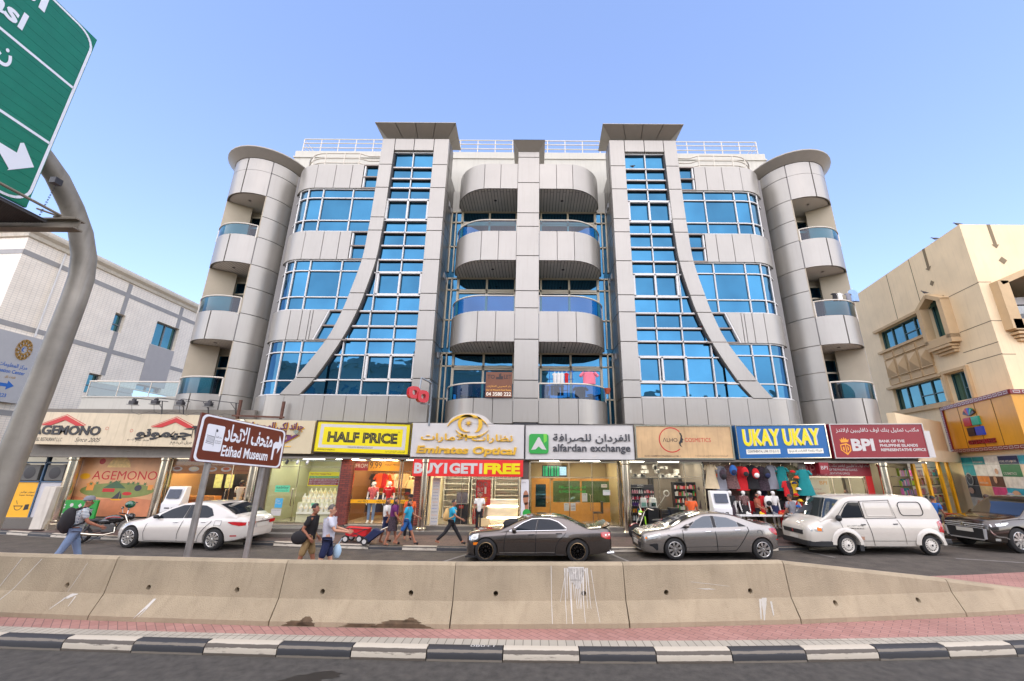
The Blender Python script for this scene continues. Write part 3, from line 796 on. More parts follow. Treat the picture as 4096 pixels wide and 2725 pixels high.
M_GRAN=mat('speckled_granite',C(108,102,94),rough=0.4,var=0.6,scale=60,bump=0.1)
M_WOOD=mat('oak_door',C(186,128,52),rough=0.45,var=0.15,scale=5)
M_SHOPGLASS=glass_clear('shop_glass',(0.93,0.96,0.95),refl=0.9)
M_BRICK=brick_mat('red_brick',C(140,62,48),C(112,48,40),C(70,44,40),0.24,0.075,0.010,var=0.3)
M_FLOOR=paint('shop_floor',150,140,125,rough=0.25)
M_BWALL=paint('shop_wall',190,182,165,rough=0.7)
M_SHELFD=paint('dark_shelf',48,46,48);M_SHELFW=paint('white_shelf',215,213,208)
M_SKIN=mat('skin',C(190,140,112),rough=0.6,var=0.06);M_MANQ=mat('mannequin_white',C(225,220,212),rough=0.35,var=0.03)
YF=16.9
fas=MB()
fas.box(-22.1,16.0,17.22,17.7,3.0,4.46);fas.box(-22.1,16.0,16.95,17.4,2.94,3.02)
fas.box(-22.1,-12.0,17.3,25,4.46,4.95);fas.box(-22.1,16.0,17.7,21.5,3.02,3.10)
fas.build('shop_fascia',[mat('fascia_grey',C(120,114,104),rough=0.8,var=0.15,streak=0.2)],apt,smooth=0)
pl=MB()
pl.box(-22.2,-11.2,17.45,21.5,0.14,0.56);pl.box(-11.2,16.6,17.15,21.5,0.14,0.40)
pl.box(-11.2,-7.6,16.35,17.15,0.14,0.40);pl.box(-11.2,-7.6,15.9,16.35,0.14,0.28)
pl.box(-7.6,3.9,16.7,17.15,0.14,0.28);pl.box(12.0,16.6,16.8,17.15,0.14,0.28)
pl.build('granite_plinth',[M_GRAN],apt,bevel=0.012)
bw=MB();bw.box(-22.1,16.6,21.3,21.5,0.4,3.05)
bw.build('rear_wall',[M_BWALL],apt,smooth=0)
M_LAMP={}
def lampmat(n,col,st):
 m=bpy.data.materials.new(n);m.use_nodes=True;t=m.node_tree;p=t.nodes['Principled BSDF']
 p.inputs['Base Color'].default_value=(1,1,1,1);p.inputs['Emission Color'].default_value=(*col,1);p.inputs['Emission Strength'].default_value=st
 return m
L_WARM=lampmat('lamp_warm',(1.0,0.72,0.36),16.0);L_NEUT=lampmat('lamp_neutral',(1.0,0.90,0.68),12.0);L_GRN=lampmat('lamp_daylight',(0.98,1.0,0.78),8.0)
ROOMS=[(-15.1,-11.7,L_WARM,(176,142,100),'restaurant'),(-11.0,-7.95,L_GRN,(168,162,130),'jewellery shop'),(-7.9,-4.6,L_WARM,(120,84,52),'clothing outlet'),(-4.3,-0.45,L_NEUT,(206,192,158),'optician'),(-0.2,3.62,L_NEUT,(158,138,98),'money exchange'),(3.9,7.12,L_NEUT,(122,112,104),'cosmetics shop'),(7.12,11.15,L_NEUT,(62,54,52),'clothes shop'),(11.15,14.05,L_NEUT,(170,165,150),'bank office')]
for i,(a,b,lm,wc,nm)in enumerate(ROOMS):
 r_=MB();dpt=20.6 if i not in (6,)else 18.7
 r_.box(a,b,dpt,dpt+0.08,0.4,3.0);r_.box(a,a+0.05,17.5,dpt,0.4,3.0);r_.box(b-0.05,b,17.5,dpt,0.4,3.0);r_.box(a,b,17.4,dpt,2.97,3.0,0)
 r_.box(a,b,17.2,dpt,0.402,0.42,1)
 r_.build('shop_interior',[paint('wall_'+nm.replace(' ','_'),*wc,rough=0.7),M_FLOOR],apt,smooth=0)
 n=2 if b-a>3 else 1
 for k in range(n):
  for yy in (18.0,19.4):
   if yy>dpt-0.3:continue
   lx=a+(b-a)*(k+0.5)/n
   t=MB();t.box(lx-0.45,lx+0.45,yy-0.12,yy+0.12,2.957,2.968)
   o=t.build('ceiling_light',[lm]);tag(o,'strip light on the %s ceiling, %s of its room, %s row'%(nm,'western half' if k==0 else 'eastern half','window' if yy<19 else 'rear'),'light','ceiling lights of the shops')
def shopfront(x0,x1,zb,zt,mulls,y=17.42,fm=P_CHROME,transom=None,fw=0.035,name='shopfront'):
 f=MB()
 for a,b,c,d_ in ((x0,x1,zb,zb+0.06),(x0,x1,zt-0.05,zt),(x0,x0+0.05,zb,zt),(x1-0.05,x1,zb,zt)):f.box(a,b,y-fw,y+fw,c,d_)
 for u in mulls:f.box(u-0.012,u+0.012,y-0.012,y+0.012,zb,zt)
 if transom:f.box(x0,x1,y-0.012,y+0.012,transom-0.012,transom+0.012)
 o=f.build(name,[fm],apt,smooth=0)
 g=MB();g.poly([(x0,y,zb),(x1,y,zb),(x1,y,zt),(x0,y,zt)]);g.build('pane',[M_SHOPGLASS],o,smooth=0)
 return o
shopfront(-15.1,-11.7,0.58,2.95,[-13.5,-12.5],transom=None)
shopfront(-10.95,-7.98,0.42,2.9,[-9.75],transom=2.62)
shopfront(-7.48,-5.5,0.40,2.92,[]);shopfront(-5.45,-4.85,0.40,2.92,[])
shopfront(-4.1,-0.55,0.40,2.92,[-2.9,-2.35],transom=2.22)
shopfront(-0.15,3.55,0.40,2.92,[1.5,2.45],transom=2.28)
shopfront(3.98,7.1,0.40,2.92,[5.2,6.3],transom=2.32)
shopfront(11.3,13.75,0.40,2.4,[12.4,13.1])
def doorpull(x,z0,z1,y=17.38):
 m=MB();m.tube([(x,y,z0),(x,y-0.06,z0+0.02),(x,y-0.06,z1-0.02),(x,y,z1)],0.018,6);m.build('door_pull',[P_CHROME],apt)
doorpull(-9.83,1.1,1.75);doorpull(-12.56,1.0,1.7);doorpull(2.35,1.0,1.6);doorpull(-2.43,1.0,1.6)
for a,b in ((-7.92,-7.5),(-4.84,-4.6)):
 m=MB();m.box(a,b,17.2,17.6,0.4,2.94);m.build('brick_pier',[M_BRICK],apt,smooth=0)
for x,zz,r_,yy in ((-19.04,0.4,0.20,17.3),(-15.26,0.4,0.17,17.3),(-11.42,0.42,0.17,17.1),(-4.36,0.28,0.15,16.95),(3.74,0.2,0.17,17.0),(14.25,0.3,0.16,17.0)):
 m=MB();m.lathe([(r_+0.09,0.15),(r_+0.09,zz-0.02),(r_+0.05,zz),(r_+0.05,zz+0.08),(r_,zz+0.12),(r_,2.80),(r_+0.03,2.84),(r_+0.03,2.96)],(x,yy,0),24)
 o=m.build('steel_column',[P_CHROME],apt)
m=MB();m.box(3.62,3.92,17.1,17.5,0.4,2.95);m.box(-0.46,-0.18,17.1,17.5,0.4,2.95);m.box(10.95,11.25,17.2,17.5,0.4,2.95);m.box(-11.7,-10.95,17.3,17.5,0.4,2.95);m.box(-19.5,-19.06,17.65,17.9,0.5,3.0);m.box(-15.64,-15.1,17.5,17.9,0.5,3.0)
pieces(m,'shop_pier',[mat('pier_dark',C(92,84,76),rough=0.5,var=0.15)],apt,smooth=0)
for x in (-7.3,-6.4,-5.9,-4.95):
 m=MB();m.box(x-0.12,x+0.12,17.0,17.12,2.915,2.938);m.build('soffit_light',[L_WARM],apt)
# ---------------------------------------------------------------- sign boards
def tilt(mb,x0,s):
 mb.v=[(x,y,z+(x-x0)*s)for x,y,z in mb.v];return mb
class Sign:
 def __init__(s,name,label,x0,x1,z0,z1,board,y=YF,depth=0.28,slope=0.0,frame=None,fw=0.05,cat='shop sign',edge=None,group='shop signs along the facade'):
  s.x0,s.x1,s.z0,s.z1,s.y,s.sl=x0,x1,z0,z1,y,slope
  s.t=thing(name,label,cat,((x0+x1)/2,y+depth,z0),group)
  m=MB();m.box(x0,x1,y,y+depth,z0,z1);tilt(m,x0,slope).build('board',[board],s.t,bevel=0.008)
  if frame:
   m=MB()
   for a,b,c,d_ in ((x0,x1,z0,z0+fw),(x0,x1,z1-fw,z1),(x0,x0+fw,z0+fw,z1-fw),(x1-fw,x1,z0+fw,z1-fw)):m.box(a,b,y-0.03,y+0.001,c,d_)
   tilt(m,x0,slope).build('border',[frame],s.t)
 def X(s,f):return s.x0+(s.x1-s.x0)*f
 def Z(s,f):return s.z0+(s.z1-s.z0)*f
 def text(s,st,a,b,c,d_,m,bold=0.0,depth=0.0,ar=False,out=0.004,name='lettering',shear=0.0,space=1.0,edge=None):
  mb=MB();text_to(mb,st,s.X(a),s.X(b),s.Z(c),s.Z(d_),s.y-out-depth,0,bold,depth,ar,shear=shear,space=space)
  return tilt(mb,s.x0,s.sl).build(name,[m],s.t,smooth=0)
 def rect(s,a,b,c,d_,m,out=0.003,name='panel',th=0.0):
  mb=MB()
  if th:mb.box(s.X(a),s.X(b),s.y-out-th,s.y-out,s.Z(c),s.Z(d_))
  else:mb.poly([(s.X(a),s.y-out,s.Z(c)),(s.X(b),s.y-out,s.Z(c)),(s.X(b),s.y-out,s.Z(d_)),(s.X(a),s.y-out,s.Z(d_))])
  return tilt(mb,s.x0,s.sl).build(name,[m],s.t,smooth=0)
 def shape(s,polys,m,out=0.004,name='emblem',th=0.0):
  mb=MB()
  for p in polys:
   if th:mb.prism(p,s.y-out-th,s.y-out)
   else:mb.poly([(x,s.y-out,z)for x,z in p])
  return tilt(mb,s.x0,s.sl).build(name,[m],s.t,smooth=0)
def ring(cx,cz,r0,r1,a0,a1,n=28,kx=1.0):
 o=[(cx+kx*r1*math.cos(R(a0+(a1-a0)*i/n)),cz+r1*math.sin(R(a0+(a1-a0)*i/n)))for i in range(n+1)]
 q=[(cx+kx*r0*math.cos(R(a0+(a1-a0)*i/n)),cz+r0*math.sin(R(a0+(a1-a0)*i/n)))for i in range(n+1)]
 return [[o[i],o[i+1],q[i+1],q[i]]for i in range(n)]
def taper(cx,cz,rx,rz,a0,a1,w0,w1,n=24):
 P_,Q=[],[]
 for i in range(n+1):
  t=i/n;a=R(a0+(a1-a0)*t);wd=w0+(w1-w0)*t
  wd=wd*math.sin(math.pi*min(1,max(0.02,t))**0.8)if True else wd
  c_,s_=math.cos(a),math.sin(a)
  P_.append((cx+(rx+wd)*c_,cz+(rz+wd)*s_));Q.append((cx+(rx-wd)*c_,cz+(rz-wd)*s_))
 return [[P_[i],P_[i+1],Q[i+1],Q[i]]for i in range(n)]
def diamond(cx,cz,w,h):
 return [[(cx-w,cz+h*.35),(cx-w*.55,cz+h),(cx+w*.55,cz+h),(cx+w,cz+h*.35),(cx,cz-h)]]
S=Sign('restaurant_sign','long cream restaurant sign with black lettering under two red roof shapes',-20.82,-13.25,3.44,4.76,P_CREAM,slope=-0.012)
for cx in (-19.56,-14.93):
 S.shape([[(cx-0.95,4.215),(cx,4.62),(cx+0.88,4.215),(cx+0.52,4.215),(cx,4.44),(cx-0.52,4.215)]],P_RED,th=0.02,name='roof_emblem')
 S.shape([[(cx-0.97,4.24),(cx,4.655),(cx+0.90,4.24),(cx+0.93,4.255),(cx,4.68),(cx-1.0,4.255)]],P_RED,name='roof_outline')
f=lambda x:(x+20.82)/7.57
S.text('AGEMONO',f(-21.15)if False else f(-20.80),f(-17.95),0.30,0.59,P_BLACK,bold=0.035,depth=0.02)
S.text('GRILL RESTAURANT L.L.C',f(-20.62),f(-19.45),0.10,0.21,P_BLACK,bold=0.01)
S.text('Since 2005',f(-18.9),f(-17.85),0.10,0.23,P_BLACK,shear=0.35)
S.text('أجيمونو',f(-16.45),f(-13.7),0.20,0.66,P_BLACK,bold=0.045,depth=0.02,ar=True)
S.text('منذ عام ٢٠٠٥',f(-16.75),f(-15.85),0.13,0.23,P_BLACK,ar=True,bold=0.01)
S.text('جريل ش.ذ.م.م',f(-14.95),f(-14.05),0.06,0.20,P_BLACK,ar=True,bold=0.01)
mk=[r_ for c in ((-17.72,4.13),(-16.68,4.06))for r_ in ring(c[0],c[1],0.05,0.065,0,360,14)]
S.shape(mk,P_RED,name='registered_mark')
S=Sign('jewellery_sign','cream jeweller sign with raised purple and gold script and small diamonds',-13.2,-9.10,3.18,4.52,paint('ivory',196,182,148),slope=-0.012)
f=lambda x:(x+13.2)/4.1
S.text('جراند لكي للمجوهرات',f(-12.0),f(-9.55),0.60,0.93,P_PURPLE,bold=0.02,depth=0.05,ar=True);S.text('جراند لكي للمجوهرات',f(-11.97),f(-9.52),0.585,0.915,P_GOLD,bold=0.028,depth=0.02,ar=True)
S.text('Lucky',f(-11.9),f(-9.65),0.28,0.62,P_GOLD,bold=0.05,depth=0.02,shear=0.4);S.text('Lucky',f(-11.93),f(-9.68),0.295,0.635,P_PURPLE,bold=0.04,depth=0.05,shear=0.4)
S.rect(f(-11.5),f(-9.95),0.195,0.215,P_GOLD,name='underline',th=0.02)
S.shape(diamond(-9.78,4.02,0.12,0.10)+diamond(-12.1,4.42,0.12,0.09),P_CHROME,name='diamond_emblem',th=0.05,out=0.06)
S=Sign('discount_shop_sign','bright yellow sign with black frame reading half price',-9.04,-5.07,3.19,4.50,P_YEL,slope=-0.025,frame=paint('dark_frame',52,36,24),fw=0.05)
S.rect(0.05,0.95,0.16,0.89,P_WHITE,name='white_border');S.rect(0.085,0.915,0.25,0.80,P_YEL,out=0.005,name='inner_panel')
S.text('HALF PRICE',0.135,0.865,0.335,0.665,P_BLACK,bold=0.05,out=0.007);S.text('HALF PRICE',0.147,0.853,0.355,0.645,P_YEL,bold=-0.042,out=0.009,name='inline_lettering')
S.text('FASHION BRANDS OUTLET',0.36,0.62,0.175,0.225,P_GREY,out=0.006);S.text('AFFORDABLES FASHION LLC',0.045,0.23,0.08,0.13,P_BLACK);S.text('افوردبيلس للازياء ش ذ م م',0.75,0.955,0.06,0.14,P_BLACK,ar=True);S.text('TM',0.865,0.885,0.68,0.72,P_BLACK,out=0.007)
S=Sign('optician_sign','white optician sign with a golden eye and shiny gold lettering',-5.03,-0.375,3.05,4.42,P_WHITE,slope=-0.012)
hump=MB();hump.prism([(-3.72,4.40),(-3.55,4.44)]+[(-2.68+0.87*math.cos(R(a)),4.40+0.44*math.sin(R(a)))for a in range(172,6,-8)]+[(-1.65,4.40)],YF,YF+0.28)
hump.build('arched_top',[P_WHITE],S.t)
eye=taper(-2.72,4.02,0.92,0.74,158,22,0.06,0.05)+taper(-2.55,4.60,0.85,0.72,218,325,0.05,0.05)+taper(-2.72,4.42,0.36,0.33,40,285,0.05,0.09)+taper(-2.5,4.42,0.30,0.36,60,-75,0.07,0.10)
S.shape(eye,P_GOLD,name='eye_emblem',th=0.05)
star=[(-2.70+(0.15 if i%2==0 else 0.04)*math.cos(R(22+i*22.5)),4.45+(0.15 if i%2==0 else 0.04)*math.sin(R(22+i*22.5)))for i in range(16)]
S.shape([star],P_GOLD,name='star_emblem',th=0.05)
S.text('نظارات الامارات',0.085,0.90,0.435,0.70,P_GOLD,bold=0.015,depth=0.05,ar=True,space=1.0);S.text('Emirates Optical',0.055,0.935,0.045,0.335,P_GOLD,bold=0.035,depth=0.06,shear=0.12)
S=Sign('exchange_sign','white money exchange sign with green rounded square and grey lettering',-0.335,4.17,2.97,4.395,P_WHITE,slope=0.004,frame=paint('dark_edge',60,58,58),fw=0.018)
def rrect(x0,x1,z0,z1,r,n=6):
 o=[]
 for cx,cz,a in ((x1-r,z1-r,0),(x0+r,z1-r,90),(x0+r,z0+r,180),(x1-r,z0+r,270)):o+=[(cx+r*math.cos(R(a+90*i/n)),cz+r*math.sin(R(a+90*i/n)))for i in range(n+1)]
 return o
S.shape([rrect(-0.17,0.63,3.21,4.0,0.11)],P_GREEN,name='emblem',th=0.05)
S.shape([[(-0.08,3.36),(0.20,3.86),(0.26,3.86),(0.54,3.36),(0.36,3.38),(0.23,3.50),(0.10,3.38)]],P_WHITE,name='emblem_peak',out=0.058)
S.shape([[(0.42,3.995),(0.56,3.995),(0.56,3.72),(0.44,3.62)]],paint('pale_green',110,190,60),name='emblem_sheen',out=0.056)
S.text('الفردان للصرافة',0.255,0.96,0.455,0.73,P_GREY,bold=0.012,depth=0.04,ar=True);S.text('alfardan exchange',0.255,0.96,0.165,0.44,P_GREY,bold=0.012,depth=0.04)
S.text('L.L.C (BR.)',0.915,0.955,0.155,0.175,P_GREY)
S=Sign('cosmetics_sign','weathered beige cosmetics sign with red ring and steel border',4.20,8.24,3.02,4.41,paint('beige_board',198,164,118,var=0.22,scale=1.0,streak=0.3),slope=0.003,frame=P_CHROME,fw=0.06)
S.shape(ring(5.70,3.80,0.47,0.51,42,312),P_RED,name='red_ring',out=0.006)
S.shape([[(6.04,4.12),(6.13,4.06),(6.17,3.95),(6.155,3.90),(6.21,3.80),(6.17,3.78),(6.17,3.70),(6.13,3.68),(6.10,3.69),(6.07,3.62),(6.14,3.50),(6.04,3.56),(6.00,3.68),(6.07,3.80),(6.10,3.95)]],P_BLACK,name='profile_emblem',out=0.006)
S.text('ΛLHO',0.285,0.435,0.50,0.62,P_BLACK);S.text('COSMETICS',0.51,0.775,0.50,0.62,P_RED);S.text('ALHO COSMETICS TRADING L.L.C BR. 1',0.085,0.45,0.075,0.115,P_BLACK,bold=0.02);S.text('الهو لتجارة مستحضرات التجميل ش.ذ.م.م فرع ١',0.60,0.93,0.075,0.13,P_BLACK,ar=True,bold=0.01)
S=Sign('clothes_shop_sign','blue clothes shop sign with big yellow capital letters',8.40,12.17,3.05,4.42,P_BLUE,slope=0.022,frame=P_CHROME,fw=0.035)
S.text('UKAY UKAY',0.085,0.93,0.37,0.88,P_WHITE,bold=0.03,out=0.003,name='letter_shadow');S.text('UKAY UKAY',0.07,0.915,0.37,0.88,P_YEL,bold=0.035,depth=0.01)
for a,b,st,ar in ((0.09,0.46,'CONTINENTAL LINK CO (L.L.C)',False),(0.54,0.93,'شركة رابطة القارات (ذ.م.م)',True)):
 S.rect(a,b,0.14,0.28,paint('label_white',222,220,205),name='caption_panel');S.text(st,a+0.015,b-0.015,0.165,0.255,P_BLACK,ar=ar,out=0.006,bold=0.012)
S=Sign('bank_sign','dark red bank sign with white border, gold shield and white lettering',12.30,16.18,3.11,4.50,P_MAROON,slope=0.012,frame=P_WHITE,fw=0.03,y=16.85)
S.text('مكتب تمثيل بنك اوف ذافليبين ايلاندز',0.06,0.95,0.73,0.88,P_WHITE,ar=True,bold=0.012);S.text('BPI',0.20,0.44,0.21,0.56,P_WHITE,bold=0.045)
for i,st in enumerate(('BANK OF THE','PHILIPPINE ISLANDS','REPRESENTATIVE OFFICE')):S.text(st,0.50,0.50+(0.27,0.40,0.475)[i],0.45-i*0.125,0.53-i*0.125,P_WHITE,bold=0.03)
P_ORG=paint('bank_gold',226,150,30)
S.shape([[(12.60,3.66),(12.87,3.72),(13.02,3.62),(13.02,3.42),(12.84,3.24),(12.60,3.44)]],P_ORG,name='shield_emblem',out=0.004)
S.shape([[(12.64,3.62),(12.80,3.655),(12.80,3.33),(12.64,3.45)],[(12.84,3.66),(12.98,3.60),(12.98,3.44),(12.84,3.31)]],P_MAROON,name='shield_field',out=0.006)
S.shape([[(12.69,3.44),(12.75,3.41),(12.75,3.58),(12.69,3.57)],[(12.87,3.42),(12.94,3.46),(12.92,3.58),(12.88,3.60)]],P_ORG,name='shield_charge',out=0.008)
S.shape([[(12.66,3.74),(12.96,3.76),(13.0,3.88),(12.92,3.84),(12.88,3.93),(12.84,3.85),(12.80,3.96),(12.76,3.85),(12.70,3.93),(12.69,3.84),(12.62,3.88)]],P_ORG,name='crown_emblem',out=0.004)
m=MB();m.box(16.2,16.45,16.88,17.1,3.18,4.25);m.build('side_panel',[P_WHITE],S.t)
def wavy(x0,x1,z0,z1,y,amp=0.02,nx=40,nz=6,k=3.0,seed=1):
 rr=random.Random(seed);ph=[rr.uniform(0,6)for _ in range(4)]
 def Y(x,z):return y+amp*(math.sin(k*x+ph[0]+z*2)+0.6*math.sin(k*2.3*x+ph[1]-z*3)+0.5*math.sin(5*z+ph[2]))
 return Y,[[(x0+(x1-x0)*i/nx,Y(x0+(x1-x0)*i/nx,z0+(z1-z0)*j/nz),z0+(z1-z0)*j/nz)for i in range(nx+1)]for j in range(nz+1)]
t=thing('sale_banner','red cloth banner with white and yellow sale lettering below the optician sign','banner',(-2.6,16.9,2.3))
Y,rows=wavy(-4.86,-0.40,2.30,2.95,16.86,0.012)
m=MB();m.grid(rows);m.grid([[(x,y+0.01,z)for x,y,z in r_]for r_ in rows]);m.build('cloth',[paint('banner_red',214,34,30,rough=0.6)],t)
for st,a,b,mm in (('BUY1GET1',-4.80,-2.05,P_WHITE),('FREE',-1.98,-0.52,P_YEL)):
 m=MB();text_to(m,st,a,b,2.40,2.82,16.83,0,0.05);m.v=[(x,Y(x,z)-0.008,z)for x,y,z in m.v];m.build('lettering',[mm],t,smooth=0)
for i,(x,z)in enumerate(((-16.75,5.18),(-15.83,5.20),(-14.76,5.16),(-13.57,5.12))):
 if i==0:
  fl=thing('floodlight','black floodlight on a steel arm above the restaurant sign','floodlight',(x,16.7,z),'floodlights over the restaurant sign')
  b_=MB();b_.box(x-0.13,x+0.13,16.6,16.82,z-0.10,z+0.05);b_.box(x-0.08,x+0.08,16.66,16.78,z+0.05,z+0.13);b_.build('lamp_housing',[M_SHELFD],fl,bevel=0.03)
  b_=MB();b_.box(x-0.15,x+0.15,16.58,16.84,z-0.13,z-0.10);b_.build('lamp_glass',[paint('lamp_lens',120,120,118)],fl)
  a_=MB();a_.bar((x,16.72,z+0.16),(x+0.93,17.28,z+0.10),0.025);a_.bar((x+0.83,17.1,z+0.10),(x+0.87,17.2,z-0.48),0.03);a_.bar((x+0.60,17.1,z+0.10),(x+0.85,17.18,z-0.22),0.02);a_.bar((x-0.04,16.72,z+0.16),(x+0.04,16.72,z),0.03);a_.build('arm',[M_SHELFD],fl)
  c_=MB();c_.tube([(x,16.66,z-0.1),(x+0.06,16.7,z-0.42),(x+0.3,16.78,z-0.52),(x+0.6,16.9,z-0.38),(x+0.85,17.1,z-0.42)],0.008,5);c_.build('cable',[M_SHELFD],fl)
  fl0=fl
  fl['label']='leftmost of four black floodlights on arms above the restaurant sign'
 else:
  c=copy_tree(fl0,loc=(x,16.7,z));c['label']=('','second floodlight from the white terrace end, above the restaurant sign','third floodlight along, in front of the round tower foot','floodlight above the brown museum sign, at the end of its row')[i]
t=MB();t.bar((-12.55,17.1,4.55),(-12.55,17.1,5.35),0.09);t.bar((-10.7,17.1,4.55),(-10.7,17.1,5.30),0.09);t.bar((-12.75,17.05,4.68),(-10.55,17.05,4.62),0.07)
tag(t.build('steel_bracket',[mat('rusty_steel',C(92,60,46),rough=0.8,var=0.3)]),'rusty brown steel bracket standing on top of the jeweller sign','bracket')
t=thing('spectacles_sign','red projecting sign shaped like a pair of glasses on a grey post','shop sign',(-4.45,16.7,4.4))
m=MB();m.tube([(-4.35,16.9,4.3),(-4.35,16.9,6.05),(-4.4,16.85,6.12),(-4.75,16.6,6.28)],0.04,8);m.bar((-4.75,16.6,6.28),(-4.75,16.45,5.7),0.05);m.bar((-4.35,16.9,5.2),(-4.75,16.75,5.2),0.04);m.build('post',[mat('galvanised',C(130,136,140),rough=0.4,metal=0.6,var=0.2)],t)
m=MB()
for cx,cy2 in ((-4.92,16.25),(-4.62,16.5)):
 o_=rrect(-0.25,0.25,-0.25,0.25,0.18);i_=rrect(-0.10,0.10,-0.10,0.10,0.08)
 MM=Matrix.Translation((cx,cy2,5.58 if cx<-4.8 else 5.46))@Matrix.Rotation(R(45),4,'Z')
 for k in range(len(o_)):
  a,b=o_[k],o_[(k+1)%len(o_)];c,d2=i_[(k+1)%len(o_)],i_[k]
  for y0,y1,p_ in ((-0.1,-0.1,(a,b,c,d2)),(0.1,0.1,(a,b,c,d2))):m.poly([MM@Vector((q[0],y0,q[1]))for q in p_])
  m.poly([MM@Vector((a[0],-0.1,a[1])),MM@Vector((b[0],-0.1,b[1])),MM@Vector((b[0],0.1,b[1])),MM@Vector((a[0],0.1,a[1]))])
  m.poly([MM@Vector((c[0],-0.1,c[1])),MM@Vector((d2[0],-0.1,d2[1])),MM@Vector((d2[0],0.1,d2[1])),MM@Vector((c[0],0.1,c[1]))])
m.build('spectacle_frame',[paint('gloss_red',190,8,14,rough=0.2)],t,smooth=0)
t=thing('to_let_board','brown to let board hung on a first floor balcony','sign',(-1.5,16.93,5.5))
m=MB();m.box(-2.06,-0.92,16.90,16.94,5.52,6.62);m.build('board',[paint('board_brown',112,66,40,var=0.15)],t)
for st,x0,x1,z0,z1,c in (('TO',-2.0,-1.68,6.32,6.50,(45,30,28)),('LET',-1.28,-0.96,6.32,6.50,(45,30,28)),('04 3580 222',-2.02,-0.96,5.58,5.74,(236,226,205)),('Dar Al Mehairbi Real Estate',-2.02,-0.96,5.80,5.87,(222,160,70))):
 m=MB();text_to(m,st,x0,x1,z0,z1,16.895,0,0.02);m.build('lettering',[paint('ink%d%d'%(c[0],c[1]),*c)],t,smooth=0)
m=MB();text_to(m,'دار المحيربي للعقارات',-2.0,-0.98,5.92,6.04,16.895,0,0.01,ar=True);m.build('lettering',[paint('ink222160',222,160,70)],t,smooth=0)
m=MB();m.poly([(-1.62,16.895,6.30),(-1.32,16.895,6.30),(-1.32,16.895,6.44),(-1.40,16.895,6.44),(-1.40,16.895,6.58),(-1.50,16.895,6.52),(-1.50,16.895,6.40),(-1.62,16.895,6.40)]);m.build('skyline_emblem',[paint('ink4530',45,30,28)],t,smooth=0)
# ---------------------------------------------------------------- concrete barriers
def concrete():
 m=mat('barrier_concrete',C(166,150,124),rough=0.9,var=0.16,scale=1.6,bump=0.55,bscale=70,streak=0.22)
 return m
M_CONC=concrete()
M_DIRT=mat('ground_dirt',C(98,80,60),rough=0.95,var=0.4,scale=7)
M_DRIP=mat('white_drip',C(206,200,190),rough=0.7,var=0.08)
def boolean_cut(o,cutter_mb):
 c=cutter_mb.build('cutter',[mat('hole_dark',C(58,50,42),rough=0.95,var=0.2)],local=True)
 c.location=(0,0,0)
 md=o.modifiers.new('cut','BOOLEAN');md.operation='DIFFERENCE';md.object=c;md.solver='EXACT'
 bpy.context.view_layer.update()
 dg=bpy.context.evaluated_depsgraph_get()
 me=bpy.data.meshes.new_from_object(o.evaluated_get(dg))
 o.modifiers.clear();o.data=me;bpy.data.objects.remove(c)
 me.set_sharp_from_angle(angle=R(10 if 'block' in o.name else 35))
FRONT=[(0.0,0.0),(0.0,0.07),(0.16,0.36),(0.235,0.885),(0.26,0.925)]
BX=[-16.9,-13.8,-10.67,-7.53,-4.34,-1.34,1.62,4.62,7.87,11.2]
BL=['concrete barrier block at the left edge with white paint runs',None,None]
def surf_y(z,k=1.0):
 p=[(d,h)for d,h in FRONT]
 for (d0,h0),(d1,h1)in zip(p,p[1:]):
  if h0<=z<=h1:return d0+(d1-d0)*(z-h0)/max(1e-6,h1-h0)
 return p[-1][0]
BLAB={2:'barrier block with two long white paint runs, leftmost fully seen behind the green sign pole',3:'barrier block below the white saloon, with one splash of white paint',4:'barrier block below the two walking men, dirt stained along its foot',5:'barrier block below the dark saloon, with a broad fan of white paint runs',6:'barrier block below the grey saloon, scraped and chipped at its top corner',7:'tapering barrier block whose top slopes down towards the van',8:'last low barrier block, continuing the slope at the end of the row',0:'barrier block far along the row outside the picture',1:'barrier block just past the edge of the row'}
